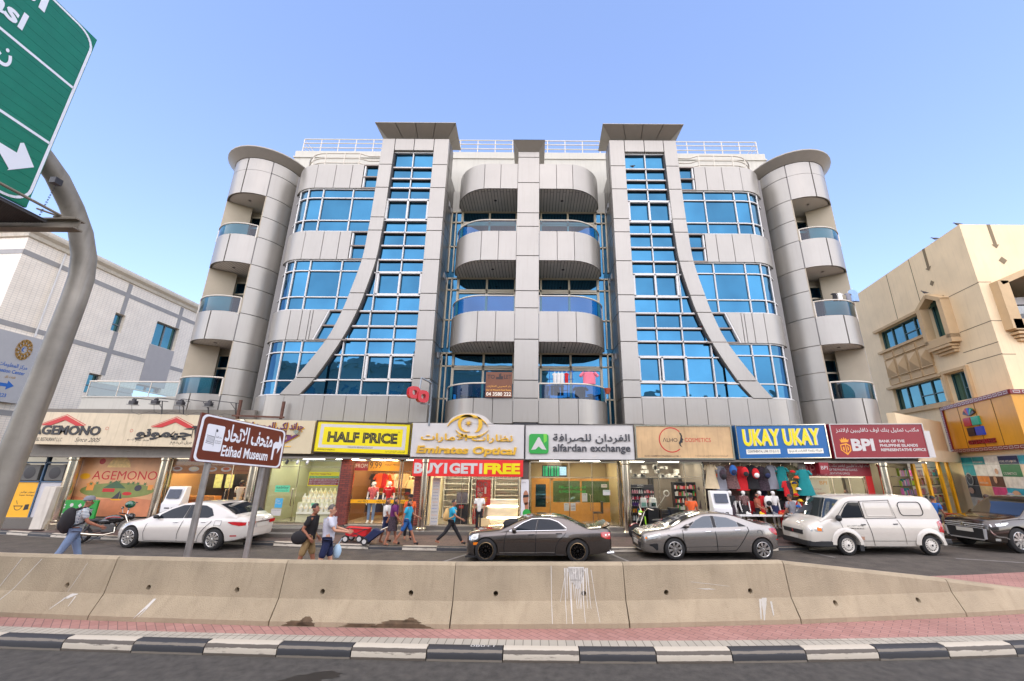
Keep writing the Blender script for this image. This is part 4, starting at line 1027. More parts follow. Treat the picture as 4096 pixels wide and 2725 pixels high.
for i in range(1,len(BX)-1):
 xa,xb=BX[i],BX[i+1]
 a=Vector((xa,yb(xa)));b=Vector((xb,yb(xb)));L=(b-a).length;ang=math.atan2(b.y-a.y,b.x-a.x)
 h0,h1=(0.925,0.925)
 if i==7:h0,h1=0.92,0.56
 if i==8:h0,h1=0.56,0.12
 def sec(t):
  h=h0+(h1-h0)*t;q=[]
  for d_,z in FRONT:
   zz=z if z<0.43 else None
   q.append((d_,z))
  pts=[p for p in q if p[1]<=min(0.36,h-0.06)]
  if h>0.43:pts+=[(0.16+0.075*(h-0.04-0.36)/0.525,h-0.04),(0.16+0.075*(h-0.36)/0.525+0.025,h)]
  else:
   t_=(h-0.07)/0.29;pts=[(0,0),(0,0.07),(0.16*t_,h-0.02),(0.16*t_+0.03,h)]
   if h<0.12:pts=[(0,0),(0,0.05),(0.01,h-0.02),(0.04,h)]
  w_=0.62
  return pts+[(w_-d_,z)for d_,z in pts[::-1]]
 n=12 if i<7 else 24
 rows=[];rr=random.Random(i)
 N=10
 def resamp(p,N=10):
  if len(p)==N:return p
  while len(p)<N:p=p[:len(p)//2]+[p[len(p)//2-1],p[len(p)//2]][:2]+p[len(p)//2:]
  return p[:N//2]+p[-(N//2):]
 t=thing('concrete_barrier',BLAB[i],'barrier',(xa,yb(xa),0.146),'concrete barrier blocks along the median')
 t.rotation_euler=(0,0,ang)
 mb=MB()
 for j in range(n+1):
  tt=j/n;s_=resamp(sec(tt));x=0.012+(L-0.024)*tt
  rows.append([(x,d_+rr.uniform(-.003,.003),z)for d_,z in s_])
 mb.grid(rows,close=True);mb.poly(rows[0]);mb.poly(rows[-1][::-1])
 bo=mb.build('block',[M_CONC],None,local=True,bevel=0.0,smooth=10)
 bo.parent=t
 ct=MB()
 for f_ in (0.245,0.755)if i<8 else ():
  z=0.465 if i<7 else 0.26
  x=L*f_;y0=surf_y(z);ct.tube([(x,y0-0.08,z),(x,y0+0.20,z)],0.043,12)
 if ct.v:
  bo.location=(0,0,0);bo.parent=None;boolean_cut(bo,ct);bo.parent=t
 def skin(name,polys,m):
  k=MB()
  for x0,z0,x1,z1,w0,w1 in polys:
   st=10
   l,r_=[],[]
   for q in range(st+1):
    z=(z0+(z1-z0)*q/st)*0.865;x=x0+(x1-x0)*q/st;w_=w0+(w1-w0)*q/st
    w_*=rr.uniform(0.8,1.2);l.append((x-w_,surf_y(z)-0.005,z));r_.append((x+w_,surf_y(z)-0.005,z))
   k.grid([l,r_])
  o=k.build(name,[m],None,local=True,smooth=0);o.parent=t
 if i==2:skin('paint_run',[(1.25,1.0,0.95,0.1,0.006,0.008),(1.66,1.0,1.2,0.12,0.007,0.008),(2.6,0.95,2.45,0.42,0.004,0.003),(2.62,0.40,2.5,0.32,0.06,0.05),(2.5,0.34,2.35,0.15,0.02,0.004),(2.66,0.36,2.66,0.2,0.01,0.004)],M_DRIP)
 if i==3:skin('paint_run',[(1.0,0.36,0.93,0.20,0.025,0.035),(0.93,0.21,0.82,0.05,0.012,0.003),(0.96,0.21,0.9,0.08,0.008,0.003),(0.9,0.2,0.85,0.1,0.008,0.003)],M_DRIP)
 if i==5:
  P=[(1.68,1.02,1.68,0.08,0.005,0.004),(2.12,1.0,2.12,0.75,0.15,0.09),(2.12,0.78,2.14,0.62,0.10,0.03)]
  for k in range(13):
   x=1.92+k*0.033+rr.uniform(-.01,.01);P.append((x,0.98,x+rr.uniform(-.02,.04),rr.choice([0.05,0.1,0.3,0.08,0.45]),0.012,0.003))
  P+=[(2.38,0.95,2.47,0.1,0.005,0.003),(1.93,0.9,1.83,0.4,0.005,0.003)]
  skin('paint_run',P,M_DRIP)
 if i==4:skin('dirt_stain',[(0.62,0.012,0.62,0.16,0.18,0.04),(0.45,0.012,0.46,0.10,0.22,0.1),(2.2,0.01,2.2,0.13,0.5,0.2),(2.35,0.1,2.35,0.17,0.16,0.03),(1.5,0.01,1.55,0.07,0.3,0.2)],M_DIRT)
 if i==6:skin('scrape',[(1.2,0.72,1.9,0.63,0.03,0.02),(1.4,0.60,1.55,0.58,0.12,0.1),(2.5,0.42,2.35,0.08,0.05,0.01),(2.42,0.4,2.3,0.1,0.02,0.01),(2.6,0.36,2.55,0.15,0.02,0.01)],mat('scrape_pale',C(190,184,172),rough=0.9,var=0.2))
# ---------------------------------------------------------------- brown museum direction sign
BS=dict(L=(-7.17,8.7),R=(-6.60,10.9))
def bs(u,v,out=0.0):
 zl=2.755+(3.775-2.755)*v;zr=2.60+(3.575-2.60)*v
 a=Vector((*BS['L'],zl));b=Vector((*BS['R'],zr));p=a.lerp(b,u)
 dx=Vector((b.x-a.x,b.y-a.y,0)).normalized();nrm=Vector((dx.y,-dx.x,0))
 return p+nrm*out
t=thing('museum_direction_sign','brown tourist direction sign with white border on two grey posts','road sign',(-6.9,9.8,0.15))
def bpoly(mb,uv,out):mb.poly([bs(u,v,out)for u,v in uv])
asp=2.27/1.0
def rr_uv(u0,u1,v0,v1,r):
 o=[]
 for cu_,cv,a in ((u1-r/asp,v1-r,0),(u0+r/asp,v1-r,90),(u0+r/asp,v0+r,180),(u1-r/asp,v0+r,270)):o+=[(cu_+r/asp*math.cos(R(a+15*i)),cv+r*math.sin(R(a+15*i)))for i in range(7)]
 return o
M_SBROWN=paint('sign_brown',104,44,24,rough=0.35,var=0.1)
m=MB();q=[(0,0),(1,0),(1,1),(0,1)];m.add([bs(u,v,0)for u,v in q]+[bs(u,v,-0.05)for u,v in q],[(0,1,2,3),(7,6,5,4),(0,4,5,1),(1,5,6,2),(2,6,7,3),(3,7,4,0)]);m.build('board',[M_SBROWN],t,smooth=0)
M_REFW=paint('reflective_white',228,230,234,rough=0.35,var=0.03)
m=MB();bpoly(m,rr_uv(0.012,0.988,0.012,0.988,0.12),0.003);m.build('white_border',[M_REFW],t,smooth=0)
m=MB();bpoly(m,rr_uv(0.035,0.965,0.05,0.95,0.10),0.006);m.build('brown_field',[M_SBROWN],t,smooth=0)
m=MB();bpoly(m,rr_uv(0.075,0.255,0.24,0.80,0.04),0.009);m.build('pictogram_panel',[M_REFW],t,smooth=0)
def btext(st,u0,u1,v0,v1,mm,out=0.01,bold=0.0,ar=False):
 vs,fs=text_mesh(arabic(st)if ar else st,bold)
 a0=min(v[0]for v in vs);a1=max(v[0]for v in vs);b0=min(v[1]for v in vs);b1=max(v[1]for v in vs)
 k=MB();k.add([bs(u0+(v[0]-a0)/(a1-a0)*(u1-u0),v0+(v[1]-b0)/(b1-b0)*(v1-v0),out)for v in vs],fs)
 k.build('lettering',[mm],t,smooth=0)
btext('متحف الاتحاد',0.27,0.83,0.48,0.88,M_REFW,bold=0.03,ar=True);btext('Etihad Museum',0.265,0.80,0.16,0.40,M_REFW,bold=0.025)
m=MB();bpoly(m,[(0.845,0.20),(0.87,0.20),(0.87,0.46),(0.885,0.50),(0.912,0.50),(0.912,0.36),(0.965,0.60),(0.912,0.84),(0.912,0.66),(0.87,0.66),(0.845,0.60)],0.01);m.build('arrow',[M_REFW],t,smooth=0)
P_INK=paint('ink_grey',70,72,76)
m=MB()
for v0 in (0.40,0.43,0.56):bpoly(m,[(0.09,v0),(0.165,v0-0.02),(0.165,v0-0.012),(0.09,v0+0.008)],0.012)
for k in range(7):bpoly(m,[(0.095+0.011*k,0.43),(0.098+0.011*k,0.43),(0.098+0.011*k,0.55),(0.095+0.011*k,0.55)],0.012)
bpoly(m,[(0.168,0.34),(0.171,0.34),(0.171,0.72),(0.168,0.72)],0.012);bpoly(m,[(0.171,0.66),(0.188,0.65),(0.188,0.70),(0.171,0.72)],0.013);m.build('pictogram',[P_INK],t,smooth=0)
btext('متحف الاتحاد',0.18,0.24,0.53,0.58,P_INK,out=0.012,ar=True);btext('ETIHAD',0.18,0.238,0.45,0.475,P_INK,out=0.012);btext('MUSEUM',0.18,0.238,0.41,0.435,P_INK,out=0.012)
M_GALV=mat('galvanised_steel',C(152,148,142),rough=0.55,metal=0.5,var=0.28,scale=2.5,streak=0.4)
for u in (0.19,0.80):
 p=bs(u,0,-0.08);m=MB();m.tube([(p.x,p.y,0.15),(p.x,p.y,3.5)],0.062,14);m.build('post',[M_GALV],t)
# ---------------------------------------------------------------- green overhead road sign on a bent pole
t=thing('overhead_sign_gantry','thick grey steel pole bending overhead to carry a big green road sign','sign pole',(-9.2,7.35,0.146))
m=MB();pth=[(-9.36,7.35,0.14),(-9.28,7.35,2.0),(-9.18,7.35,4.0),(-9.13,7.35,5.8),(-9.15,7.36,6.3),(-9.18,7.30,6.75),(-9.20,7.12,7.2),(-9.22,6.85,7.6),(-9.24,6.5,8.0),(-9.25,6.0,8.35),(-9.25,5.2,8.65),(-9.25,4.0,8.8),(-9.25,0.5,8.9)]
m.tube(pth,[0.195,0.195,0.19,0.185,0.185,0.185,0.18,0.18,0.175,0.17,0.17,0.165,0.16],28);m.build('bent_pole',[mat('weathered_galvanised',C(150,143,130),rough=0.5,metal=0.35,var=0.25,scale=1.5,streak=0.5)],t)
m=MB();m.box(-9.95,-9.05,6.95,7.8,0.14,0.2);m.build('base_plate',[M_GALV],t)
M_IBEAM=mat('beam_paint',C(132,122,106),rough=0.7,var=0.25,streak=0.3)
m=MB()
for z in (6.86,7.045):m.box(-10.4,-8.47,6.42,6.58,z-0.012,z+0.012)
m.box(-10.4,-8.47,6.495,6.505,6.87,7.04);m.build('support_beam',[M_IBEAM],t,smooth=0)
m=MB();m.box(-10.3,-8.98,0.8,6.42,6.98,6.995)
for k in range(24):m.box(-10.28+k*0.055,-10.255+k*0.055,0.8,6.42,6.94,6.98)
m.build('catwalk_grating',[mat('grating_dark',C(86,84,82),rough=0.6,metal=0.4,var=0.15)],t,smooth=0)
m=MB();m.tube([(-8.82,0.5,7.12),(-8.82,6.46,7.12)],0.025,8);m.tube([(-8.95,6.46,7.1),(-8.6,6.5,7.1)],0.02,8);m.tube([(-9.1,6.3,7.16),(-8.7,6.52,7.07)],0.018,6);m.build('guard_rail',[M_IBEAM],t)
m=MB()
for k in range(14):
 z=7.74-k*0.055;y=6.34-0.004*k
 m.lathe([(0.012,-0.005),(0.018,0.0),(0.012,0.005),(0.008,0.0),(0.012,-0.005)],(-8.98,y,z),8,'Y' if k%2 else 'X')
m.box(-9.06,-8.95,6.28,6.40,7.72,7.84);m.build('chain',[M_SHELFD],t)
g=thing('green_road_sign','large green overhead road sign with white lettering and a white arrow','road sign',(-9.0,4.0,7.03))
M_SGREEN=paint('sign_green_sheet',14,116,88,rough=0.3,var=0.10)
gm=Matrix(((0,-1,0,-9.0),(1,0,0,0),(0,0,1,0),(0,0,0,1)))
def gp(x,z,out=0.0):return gm@Vector((x,-out,z))
m=MB()
for k in range(22):
 z0=7.03+k*0.1818;a=[gp(0.6,z0+0.002),gp(6.1,z0+0.002),gp(6.1,z0+0.180),gp(0.6,z0+0.180)];b=[gp(0.6,z0+0.002,-0.05),gp(6.1,z0+0.002,-0.05),gp(6.1,z0+0.180,-0.05),gp(0.6,z0+0.180,-0.05)]
 m.add(a+b,[(0,1,2,3),(7,6,5,4),(0,4,5,1),(1,5,6,2),(2,6,7,3),(3,7,4,0)])
m.build('plank_board',[M_SGREEN],g,smooth=0)
def strip_yz(pts,wd,mm,name,out=0.006):
 k=MB()
 for (a,b)in zip(pts,pts[1:]):
  d_=Vector((b[0]-a[0],b[1]-a[1])).normalized();n_=Vector((-d_.y,d_.x))*wd/2
  k.poly([gp(a[0]+n_.x,a[1]+n_.y,out),gp(b[0]+n_.x,b[1]+n_.y,out),gp(b[0]-n_.x,b[1]-n_.y,out),gp(a[0]-n_.x,a[1]-n_.y,out)])
 k.build(name,[mm],g,smooth=0)
cr=[(6.065-0.3+0.3*math.cos(R(a)),10.985-0.3+0.3*math.sin(R(a)))for a in range(90,-1,-15)]
cb=[(6.065-0.3+0.3*math.cos(R(a)),7.075+0.3+0.3*math.sin(R(a)))for a in range(0,-91,-15)]
strip_yz([(0.7,10.985)]+cr+cb+[(0.7,7.075)],0.045,M_REFW,'white_border')
strip_yz([(0.7,9.70),(6.05,9.70)],0.05,M_REFW,'divider_line');strip_yz([(0.7,8.38),(6.05,8.38)],0.05,M_REFW,'divider_line')
def gtext(st,x0,x1,z0,z1,ar=False,bold=0.02):
 k=MB();text_to(k,st,x0,x1,z0,z1,-0.008,0,bold,0,ar,M=gm);k.build('lettering',[M_REFW],g,smooth=0)
gtext('Al Wasl',3.65,5.16,9.95,10.30,bold=0.03);gtext('الوصل',3.6,5.30,10.50,10.92,ar=True,bold=0.03);gtext('ن',5.02,5.21,9.12,9.47,ar=True,bold=0.03)
k=MB();k.poly([gp(x,z,0.008)for x,z in ((4.4,7.62),(5.52,7.70),(5.70,7.52),(5.69,7.48),(5.98,7.79),(5.74,8.10),(5.70,8.06),(5.71,7.86),(4.4,7.86))][::1]);k.build('arrow',[M_REFW],g,smooth=0)
# ---------------------------------------------------------------- neighbour on the left: white tiled block
lb=thing('tiled_building','white tiled building with grey bands and a deep cornice, left of the silver building','building',(-25.8,18,0))
M_TILE=brick_mat('white_tile',C(244,232,212),C(240,227,206),C(212,200,182),0.22,0.11,0.010,offset=0.0,plane='YZ',rough=0.4,bump=0.1,var=0.12)
M_TILEX=brick_mat('white_tile_front',C(244,232,212),C(240,227,206),C(212,200,182),0.22,0.11,0.010,offset=0.0,plane='XZ',rough=0.4,bump=0.1,var=0.12)
M_BAND=paint('grey_tile_band',150,146,140,rough=0.5,var=0.1)
M_TEAL=mirror_glass('teal_glass',(0.10,0.24,0.25),wav=0.01)
wins=[(23.07,23.69,10.5,11.65),(25.78,27.55,10.45,12.1),(22.7,23.4,6.6,7.75),(25.6,27.4,6.2,7.7)]
ye=sorted({18.0,32.0}|{w_[0]for w_ in wins}|{w_[1]for w_ in wins});ze=sorted({0.0,14.0}|{w_[2]for w_ in wins}|{w_[3]for w_ in wins})
m=MB()
for a,b in zip(ye,ye[1:]):
 for c,d_ in zip(ze,ze[1:]):
  if any(a>=w_[0]-1e-6 and b<=w_[1]+1e-6 and c>=w_[2]-1e-6 and d_<=w_[3]+1e-6 for w_ in wins):continue
  m.poly([(-25.8,a,c),(-25.8,b,c),(-25.8,b,d_),(-25.8,a,d_)])
for y0,y1,z0,z1 in wins:
 for p in ([(-25.8,y0,z0),(-26.1,y0,z0),(-26.1,y0,z1),(-25.8,y0,z1)],[(-25.8,y1,z0),(-26.1,y1,z0),(-26.1,y1,z1),(-25.8,y1,z1)],[(-25.8,y0,z1),(-25.8,y1,z1),(-26.1,y1,z1),(-26.1,y0,z1)],[(-25.8,y0,z0),(-25.8,y1,z0),(-26.1,y1,z0),(-26.1,y0,z0)]):m.poly(p)
m.poly([(-25.8,18,0),(-46,19.5,0),(-46,19.5,14.0),(-25.8,18,14.0)],1);m.poly([(-25.8,18,14.0),(-25.8,32,14.0),(-46,32,14.0),(-46,19.5,14.0)],1);m.poly([(-25.8,32,0),(-46,32,0),(-46,32,14),(-25.8,32,14)],1)
m.build('wall',[M_TILE,M_TILEX],lb,smooth=0,merge=1e-4)
M_CORN=paint('cornice_cream',214,204,184,var=0.1,streak=0.25)
m=MB();prof=[(0.0,13.75),(0.10,13.78),(0.16,13.95),(0.34,14.08),(0.38,14.2),(0.38,14.33),(0.0,14.4)]
m.grid([[(-25.8+d_,18-d_,z)for d_,z in prof],[(-25.8+d_,32,z)for d_,z in prof]]);m.grid([[(-25.8+d_,18-d_,z)for d_,z in prof],[(-46,19.5-d_,z)for d_,z in prof]]);m.build('cornice',[M_CORN],lb,smooth=0)
m=MB()
for z0,z1 in ((12.82,13.08),(9.12,9.38),(4.9,5.16)):m.box(-25.8,-25.785,18,32,z0,z1);m.add([(-25.8,17.985,z0),(-46,19.485,z0),(-46,19.485,z1),(-25.8,17.985,z1)],[(0,1,2,3)])
pieces(m,'grey_band',[M_BAND],lb,smooth=0)
m=MB()
for y,z0,z1 in ((23.3,11.66,13.7),(23.3,7.76,10.49),(27.2,12.11,13.7)):m.box(-25.8,-25.783,y,y+0.25,z0,z1)
pieces(m,'vertical_band',[M_BAND],lb,smooth=0)
m=MB();m.box(-25.82,-25.784,25.7,27.6,7.72,10.43);m.build('shaded_bay_panel',[paint('bay_shade_grey',168,162,156,rough=0.5)],lb,smooth=0)  # flat panel whose greyer colour carries the shade of the recessed window bay
for y0,y1,z0,z1 in wins:
 m=MB();ym=(y0+y1)/2
 for a,b,c,d_ in ((y0,y1,z0,z0+0.06),(y0,y1,z1-0.06,z1),(y0,y0+0.05,z0,z1),(y1-0.05,y1,z0,z1))+(((ym-0.03,ym+0.03,z0,z1),)if y1-y0>1 else ((y0,y1,z0+0.45,z0+0.5),)):m.box(-26.06,-25.99,a,b,c,d_)
 o=m.build('window',[paint('grey_alu',120,124,126)],lb,smooth=0)
 m=MB();m.box(-26.08,-26.06,y0,y1,z0,z1);m.build('pane',[M_TEAL],o,smooth=0)
m=MB();m.tube([(-25.7,19.6,8.9),(-25.7,19.6,13.7)],0.035,8);m.build('drain_pipe',[M_WHITE],lb)
s_=thing('information_sign','grey wall sign with a gold rosette and blue lettering on the white tiled building','wall sign',(-25.5,19,5.5))
im=Matrix(((0,-1,0,-25.5),(1,0,0,0),(0,0,1,0),(0,0,0,1)))
ip=lambda x,z,out=0.0:im@Vector((x,-out,z))
m=MB();m.box(-25.78,-25.5,16.6,19.92,5.5,8.83);m.build('board',[paint('board_silver',168,166,164,rough=0.4)],s_)
P_BRNZ=mat('rosette_gold',C(176,132,60),rough=0.4,metal=0.4,var=0.1);P_IBLUE=paint('info_blue',28,92,168)
m=MB();cx_,cz_=19.22,8.12
for k in range(12):
 a=R(30*k)
 for r0,r1,da in ((0.20,0.52,24),(0.20,0.52,-24),(0.52,0.40,15),(0.40,0.52,15)):
  p0=(cx_+r0*0.62*math.cos(a),cz_+r0*math.sin(a));b=a+R(da);p1=(cx_+r1*0.62*math.cos(b),cz_+r1*math.sin(b))
  if r0==0.52:p0=(cx_+0.52*0.62*math.cos(a),cz_+0.52*math.sin(a))
  m.bar(ip(*p0,0.02),ip(*p1,0.02),0.02,0.035)
m.build('rosette',[P_BRNZ],s_,smooth=0)
m=MB()
for p in taper(cx_,cz_,0.07,0.10,50,310,0.02,0.03,12):m.poly([ip(x,z,0.03)for x,z in p])
m.build('crescent',[P_IBLUE],s_,smooth=0)
for st,x0,x1,z0,z1,mm,ar in (('مركز المعلومات',18.5,19.62,7.12,7.38,P_IBLUE,True),('Information Center',18.2,19.60,6.88,7.06,P_IBLUE,False),('للتراث باق',18.9,19.3,6.62,6.76,P_BRNZ,True),('800 5223',18.5,19.2,5.72,5.90,P_IBLUE,False)):
 m=MB();text_to(m,st,x0,x1,z0,z1,-0.006,0,0.02,0,ar,M=im);m.build('lettering',[mm],s_,smooth=0)
m=MB();m.poly([ip(x,z,0.006)for x,z in ((18.2,6.22),(19.08,6.22),(19.08,6.08),(19.36,6.30),(19.08,6.52),(19.08,6.38),(18.2,6.38))]);m.build('arrow',[P_IBLUE],s_,smooth=0)
m=MB();m.box(-21.0,-16.6,18.5,18.7,4.9,5.66);m.box(-21.0,-20.8,18.7,24,4.9,5.66);m.box(-21.05,-16.6,18.47,18.73,5.64,5.70);m.build('terrace_parapet',[M_STUCCO],apt,smooth=0)
m=MB();m.tube([(-20.9,23.5,6.42),(-20.9,18.55,6.42),(-16.6,18.55,6.40)],0.035,8)
for x in (-20.9,-19.5,-18.0,-16.7):m.tube([(x,18.55,5.66),(x,18.55,6.41)],0.02,6)
o=m.build('terrace_rail',[M_RAILW],apt)
m=MB();m.poly([(-20.85,18.55,5.72),(-16.6,18.55,5.72),(-16.6,18.55,6.38),(-20.85,18.55,6.38)]);m.poly([(-20.9,23.5,5.72),(-20.9,18.55,5.72),(-20.9,18.55,6.38),(-20.9,23.5,6.38)]);m.build('glass_panel',[glass_clear('terrace_glass',(0.45,0.62,0.62),refl=1.6)],o,smooth=0)
# ---------------------------------------------------------------- neighbour on the right: beige rendered block
rb_=thing('beige_building','beige rendered building with pointed bay windows and teal glass, right of the silver building','building',(20.7,17,0))
M_BEIGE=mat('beige_render',C(232,209,170),rough=0.9,var=0.09,scale=0.7,bump=0.12,streak=0.14)
M_BEIGE2=mat('beige_trim',C(196,168,128),rough=0.9,var=0.1,scale=1.2)
sd=Vector((0.17,1.0));sdn=Vector((-1.0,0.17)).normalized()
def rw(t_,z,out=0.0):return Vector((20.7+0.17*t_+sdn.x*out,17.0+t_+sdn.y*out,z))
rwins=[(3.52,7.12,9.8,11.04),(1.92,3.07,9.2,11.33),(3.52,7.12,6.1,7.38),(1.92,3.07,6.0,7.40)]
te=sorted({0.0,16.0}|{w_[0]for w_ in rwins}|{w_[1]for w_ in rwins});ze=sorted({0.0,14.2}|{w_[2]for w_ in rwins}|{w_[3]for w_ in rwins})
m=MB()
for a,b in zip(te,te[1:]):
 for c,d_ in zip(ze,ze[1:]):
  if any(a>=w_[0]-1e-6 and b<=w_[1]+1e-6 and c>=w_[2]-1e-6 and d_<=w_[3]+1e-6 for w_ in rwins):continue
  m.poly([rw(a,c),rw(b,c),rw(b,d_),rw(a,d_)])
for a,b,c,d_ in rwins:
 for p in ((a,c,a,d_),(b,c,b,d_),(a,c,b,c),(a,d_,b,d_)):m.poly([rw(p[0],p[1]),rw(p[2],p[3]),rw(p[2],p[3],-0.25),rw(p[0],p[1],-0.25)])
lx0,lx1,lz0,lz1,lzp=21.55,24.2,9.22,10.95,11.5
m.poly([(20.7,17,0),(34,17,0),(34,17,lz0),(20.7,17,lz0)]);m.poly([(20.7,17,lz0),(lx0,17,lz0),(lx0,17,lz1),(20.7,17,lz1)]);m.poly([(lx1,17,lz0),(34,17,lz0),(34,17,lz1),(lx1,17,lz1)])
m.poly([(20.7,17,lz1),(lx0,17,lz1),((lx0+lx1)/2,17,lzp),(lx1,17,lz1),(34,17,lz1),(34,17,14.2),(20.7,17,14.2)])
m.poly([(20.7,17,14.2),(34,17,14.2),(34,33,14.2),tuple(rw(16,14.2))]);m.poly([(lx0,19,lz0),(lx1,19,lz0),(lx1,19,11.6),(lx0,19,11.6)],1);m.poly([(lx0,17,lz0),(lx0,19,lz0),(lx0,19,lz1),(lx0,17,lz1)],1);m.poly([(lx1,17,lz0),(lx1,19,lz0),(lx1,19,lz1),(lx1,17,lz1)],1);m.poly([(lx0,17,lz0),(lx1,17,lz0),(lx1,19,lz0),(lx0,19,lz0)],1)
m.poly([(lx0,17,lz1),((lx0+lx1)/2,17,lzp),((lx0+lx1)/2,19,lzp),(lx0,19,lz1)],1);m.poly([(lx1,17,lz1),((lx0+lx1)/2,17,lzp),((lx0+lx1)/2,19,lzp),(lx1,19,lz1)],1)
m.build('wall',[M_BEIGE,M_RECESS],rb_,smooth=0,merge=1e-4)
def rbar(t0,z0,t1,z1,wd,out0,out1,mb):
 a=Vector((t0,z0));b=Vector((t1,z1));d_=(b-a).normalized();n_=Vector((-d_.y,d_.x))*wd/2;a-=d_*0.0
 q=[a+n_,b+n_,b-n_,a-n_]
 mb.add([rw(p.x,p.y,out0)for p in q]+[rw(p.x,p.y,out1)for p in q],[(0,1,2,3),(7,6,5,4),(0,4,5,1),(1,5,6,2),(2,6,7,3),(3,7,4,0)])
m=MB()
for t0,z0,t1,z1,wd in ((3.3,11.12,7.4,11.12,0.16),(3.3,9.72,7.4,9.72,0.14),(3.3,7.46,7.4,7.46,0.14),(3.1,5.95,7.4,5.95,0.24),(1.75,7.5,3.25,7.5,0.14),(1.82,6.0,1.82,7.43,0.14),(3.17,6.0,3.17,7.43,0.14)):rbar(t0,z0,t1,z1,wd,0,0.14,m)
pieces(m,'window_moulding',[M_BEIGE2],rb_,smooth=0)
m=MB()
for t0,z0,t1,z1,wd in ((1.80,9.0,1.80,11.0,0.26),(3.18,9.0,3.18,11.0,0.26),(1.70,11.0,2.49,11.52,0.20),(3.28,11.0,2.49,11.52,0.20),(1.67,8.98,3.31,8.98,0.42)):rbar(t0,z0,t1,z1,wd,0,0.42,m)
for k in range(3):rbar(1.85+0.06*k,8.68-0.14*k,3.2-0.1*k,8.68-0.14*k,0.12,0,0.42-0.11*k,m)
m.build('bay_window_surround',[M_BEIGE2],rb_,smooth=0)
m=MB();m.poly([rw(p,q,-0.02)for p,q in ((1.92,10.98),(3.07,10.98),(2.49,11.40))]);m.build('gable_pane',[M_TEAL],rb_,smooth=0)
for a,b,c,d_ in rwins:
 m=MB();n_=4 if b-a>2 else 2
 for k in range(n_+1):
  x=a+(b-a)*k/n_;rbar(x,c,x,d_,0.06,-0.24,-0.18,m)
 for z in (c+0.03,d_-0.03,c+(d_-c)*0.42):rbar(a,z,b if z!=c+(d_-c)*0.42 else a+(b-a)/n_*(2 if n_>2 else 1),z,0.05,-0.24,-0.19,m)
 o=m.build('window',[paint('teal_frame',62,92,92)],rb_,smooth=0)
 m=MB();m.poly([rw(a,c,-0.245),rw(b,c,-0.245),rw(b,d_,-0.245),rw(a,d_,-0.245)]);m.build('pane',[M_TEAL],o,smooth=0)
m=MB()
for k in range(4):
 a=3.58+k*0.88;b=a+0.82
 for c,d_ in ((7.62,8.0),(8.06,9.16),(9.22,9.58)):
  q=[(a,c),(b,c),(b,d_),(a,d_)];i_=[(a+0.05,c+0.05),(b-0.05,c+0.05),(b-0.05,d_-0.05),(a+0.05,d_-0.05)]
  for j in range(4):
   m.poly([rw(*q[j],0.10),rw(*q[(j+1)%4],0.10),rw(*i_[(j+1)%4],0.06),rw(*i_[j],0.06)]);m.poly([rw(*q[j],0.0),rw(*q[(j+1)%4],0.0),rw(*q[(j+1)%4],0.10),rw(*q[j],0.10)])
   if d_-c>0.5:m.poly([rw(*i_[j],0.06),rw(*i_[(j+1)%4],0.06),rw((a+b)/2,(c+d_)/2,0.28)])
  if d_-c<0.5:m.poly([rw(*p,0.06)for p in i_])
m.build('relief_panels',[M_BEIGE2],rb_,smooth=0)
M_GROOVE=paint('groove',96,84,66,rough=0.9)
m=MB()
for z in (11.1,9.2,8.2,7.65):rbar(0,z,1.66 if z>8.5 else 1.8,z,0.03,-0.01,0.004,m)
for t_,z0,z1 in ((3.4,11.2,14.2),(5.27,11.2,14.2)):rbar(t_,z0,t_,z1,0.035,-0.01,0.004,m)
for z in (11.12,9.2,7.63):m.box(20.7,21.3,16.996,17.01,z-0.015,z+0.015)
m.box(25.0,25.04,16.996,17.01,0,14.2);pieces(m,'joint_groove',[M_GROOVE],rb_,smooth=0)
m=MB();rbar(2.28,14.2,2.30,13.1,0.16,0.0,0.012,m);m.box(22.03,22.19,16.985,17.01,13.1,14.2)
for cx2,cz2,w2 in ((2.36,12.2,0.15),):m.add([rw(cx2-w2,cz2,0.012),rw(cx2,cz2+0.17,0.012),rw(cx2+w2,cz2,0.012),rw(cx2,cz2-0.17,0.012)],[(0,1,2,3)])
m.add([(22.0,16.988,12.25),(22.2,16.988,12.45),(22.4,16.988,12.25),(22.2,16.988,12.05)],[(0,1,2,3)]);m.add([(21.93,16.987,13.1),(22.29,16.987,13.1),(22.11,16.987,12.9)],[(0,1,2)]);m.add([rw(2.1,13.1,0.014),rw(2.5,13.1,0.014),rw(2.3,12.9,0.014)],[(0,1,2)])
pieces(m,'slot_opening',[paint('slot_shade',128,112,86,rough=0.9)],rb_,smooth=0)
m=MB()
for a,b in (((lx0-0.13,lz0-0.5),(lx0-0.13,lz1+0.08)),((lx1+0.13,lz0-0.5),(lx1+0.13,lz1+0.08)),((lx0-0.22,lz1),((lx0+lx1)/2+0.05,lzp+0.12)),((lx1+0.22,lz1),((lx0+lx1)/2-0.05,lzp+0.12)),((lx0-0.26,lz0-0.3),(lx1+0.26,lz0-0.3))):
 m.bar((a[0],16.9,a[1]),(b[0],16.9,b[1]),0.5,0.26 if a[1]>lz0-0.4 and a[1]!=lz0-0.3 else 0.5)
for k in range(3):m.box(lx0-0.2+0.1*k,lx1+0.2-0.1*k,16.66+0.1*k,17.0,8.5-0.14*k,8.6-0.14*k)
m.build('loggia_surround',[M_BEIGE2],rb_,smooth=0)
m=MB();m.tube([(lx0,16.95,9.95),(lx1,16.95,9.95)],0.04,8);o=m.build('loggia_rail',[M_SHELFD],rb_);m=MB();m.poly([(lx0,16.95,9.25),(lx1,16.95,9.25),(lx1,16.95,9.92),(lx0,16.95,9.92)]);m.build('glass_panel',[glass_clear('clear_glass',(0.85,0.9,0.88))],o,smooth=0)
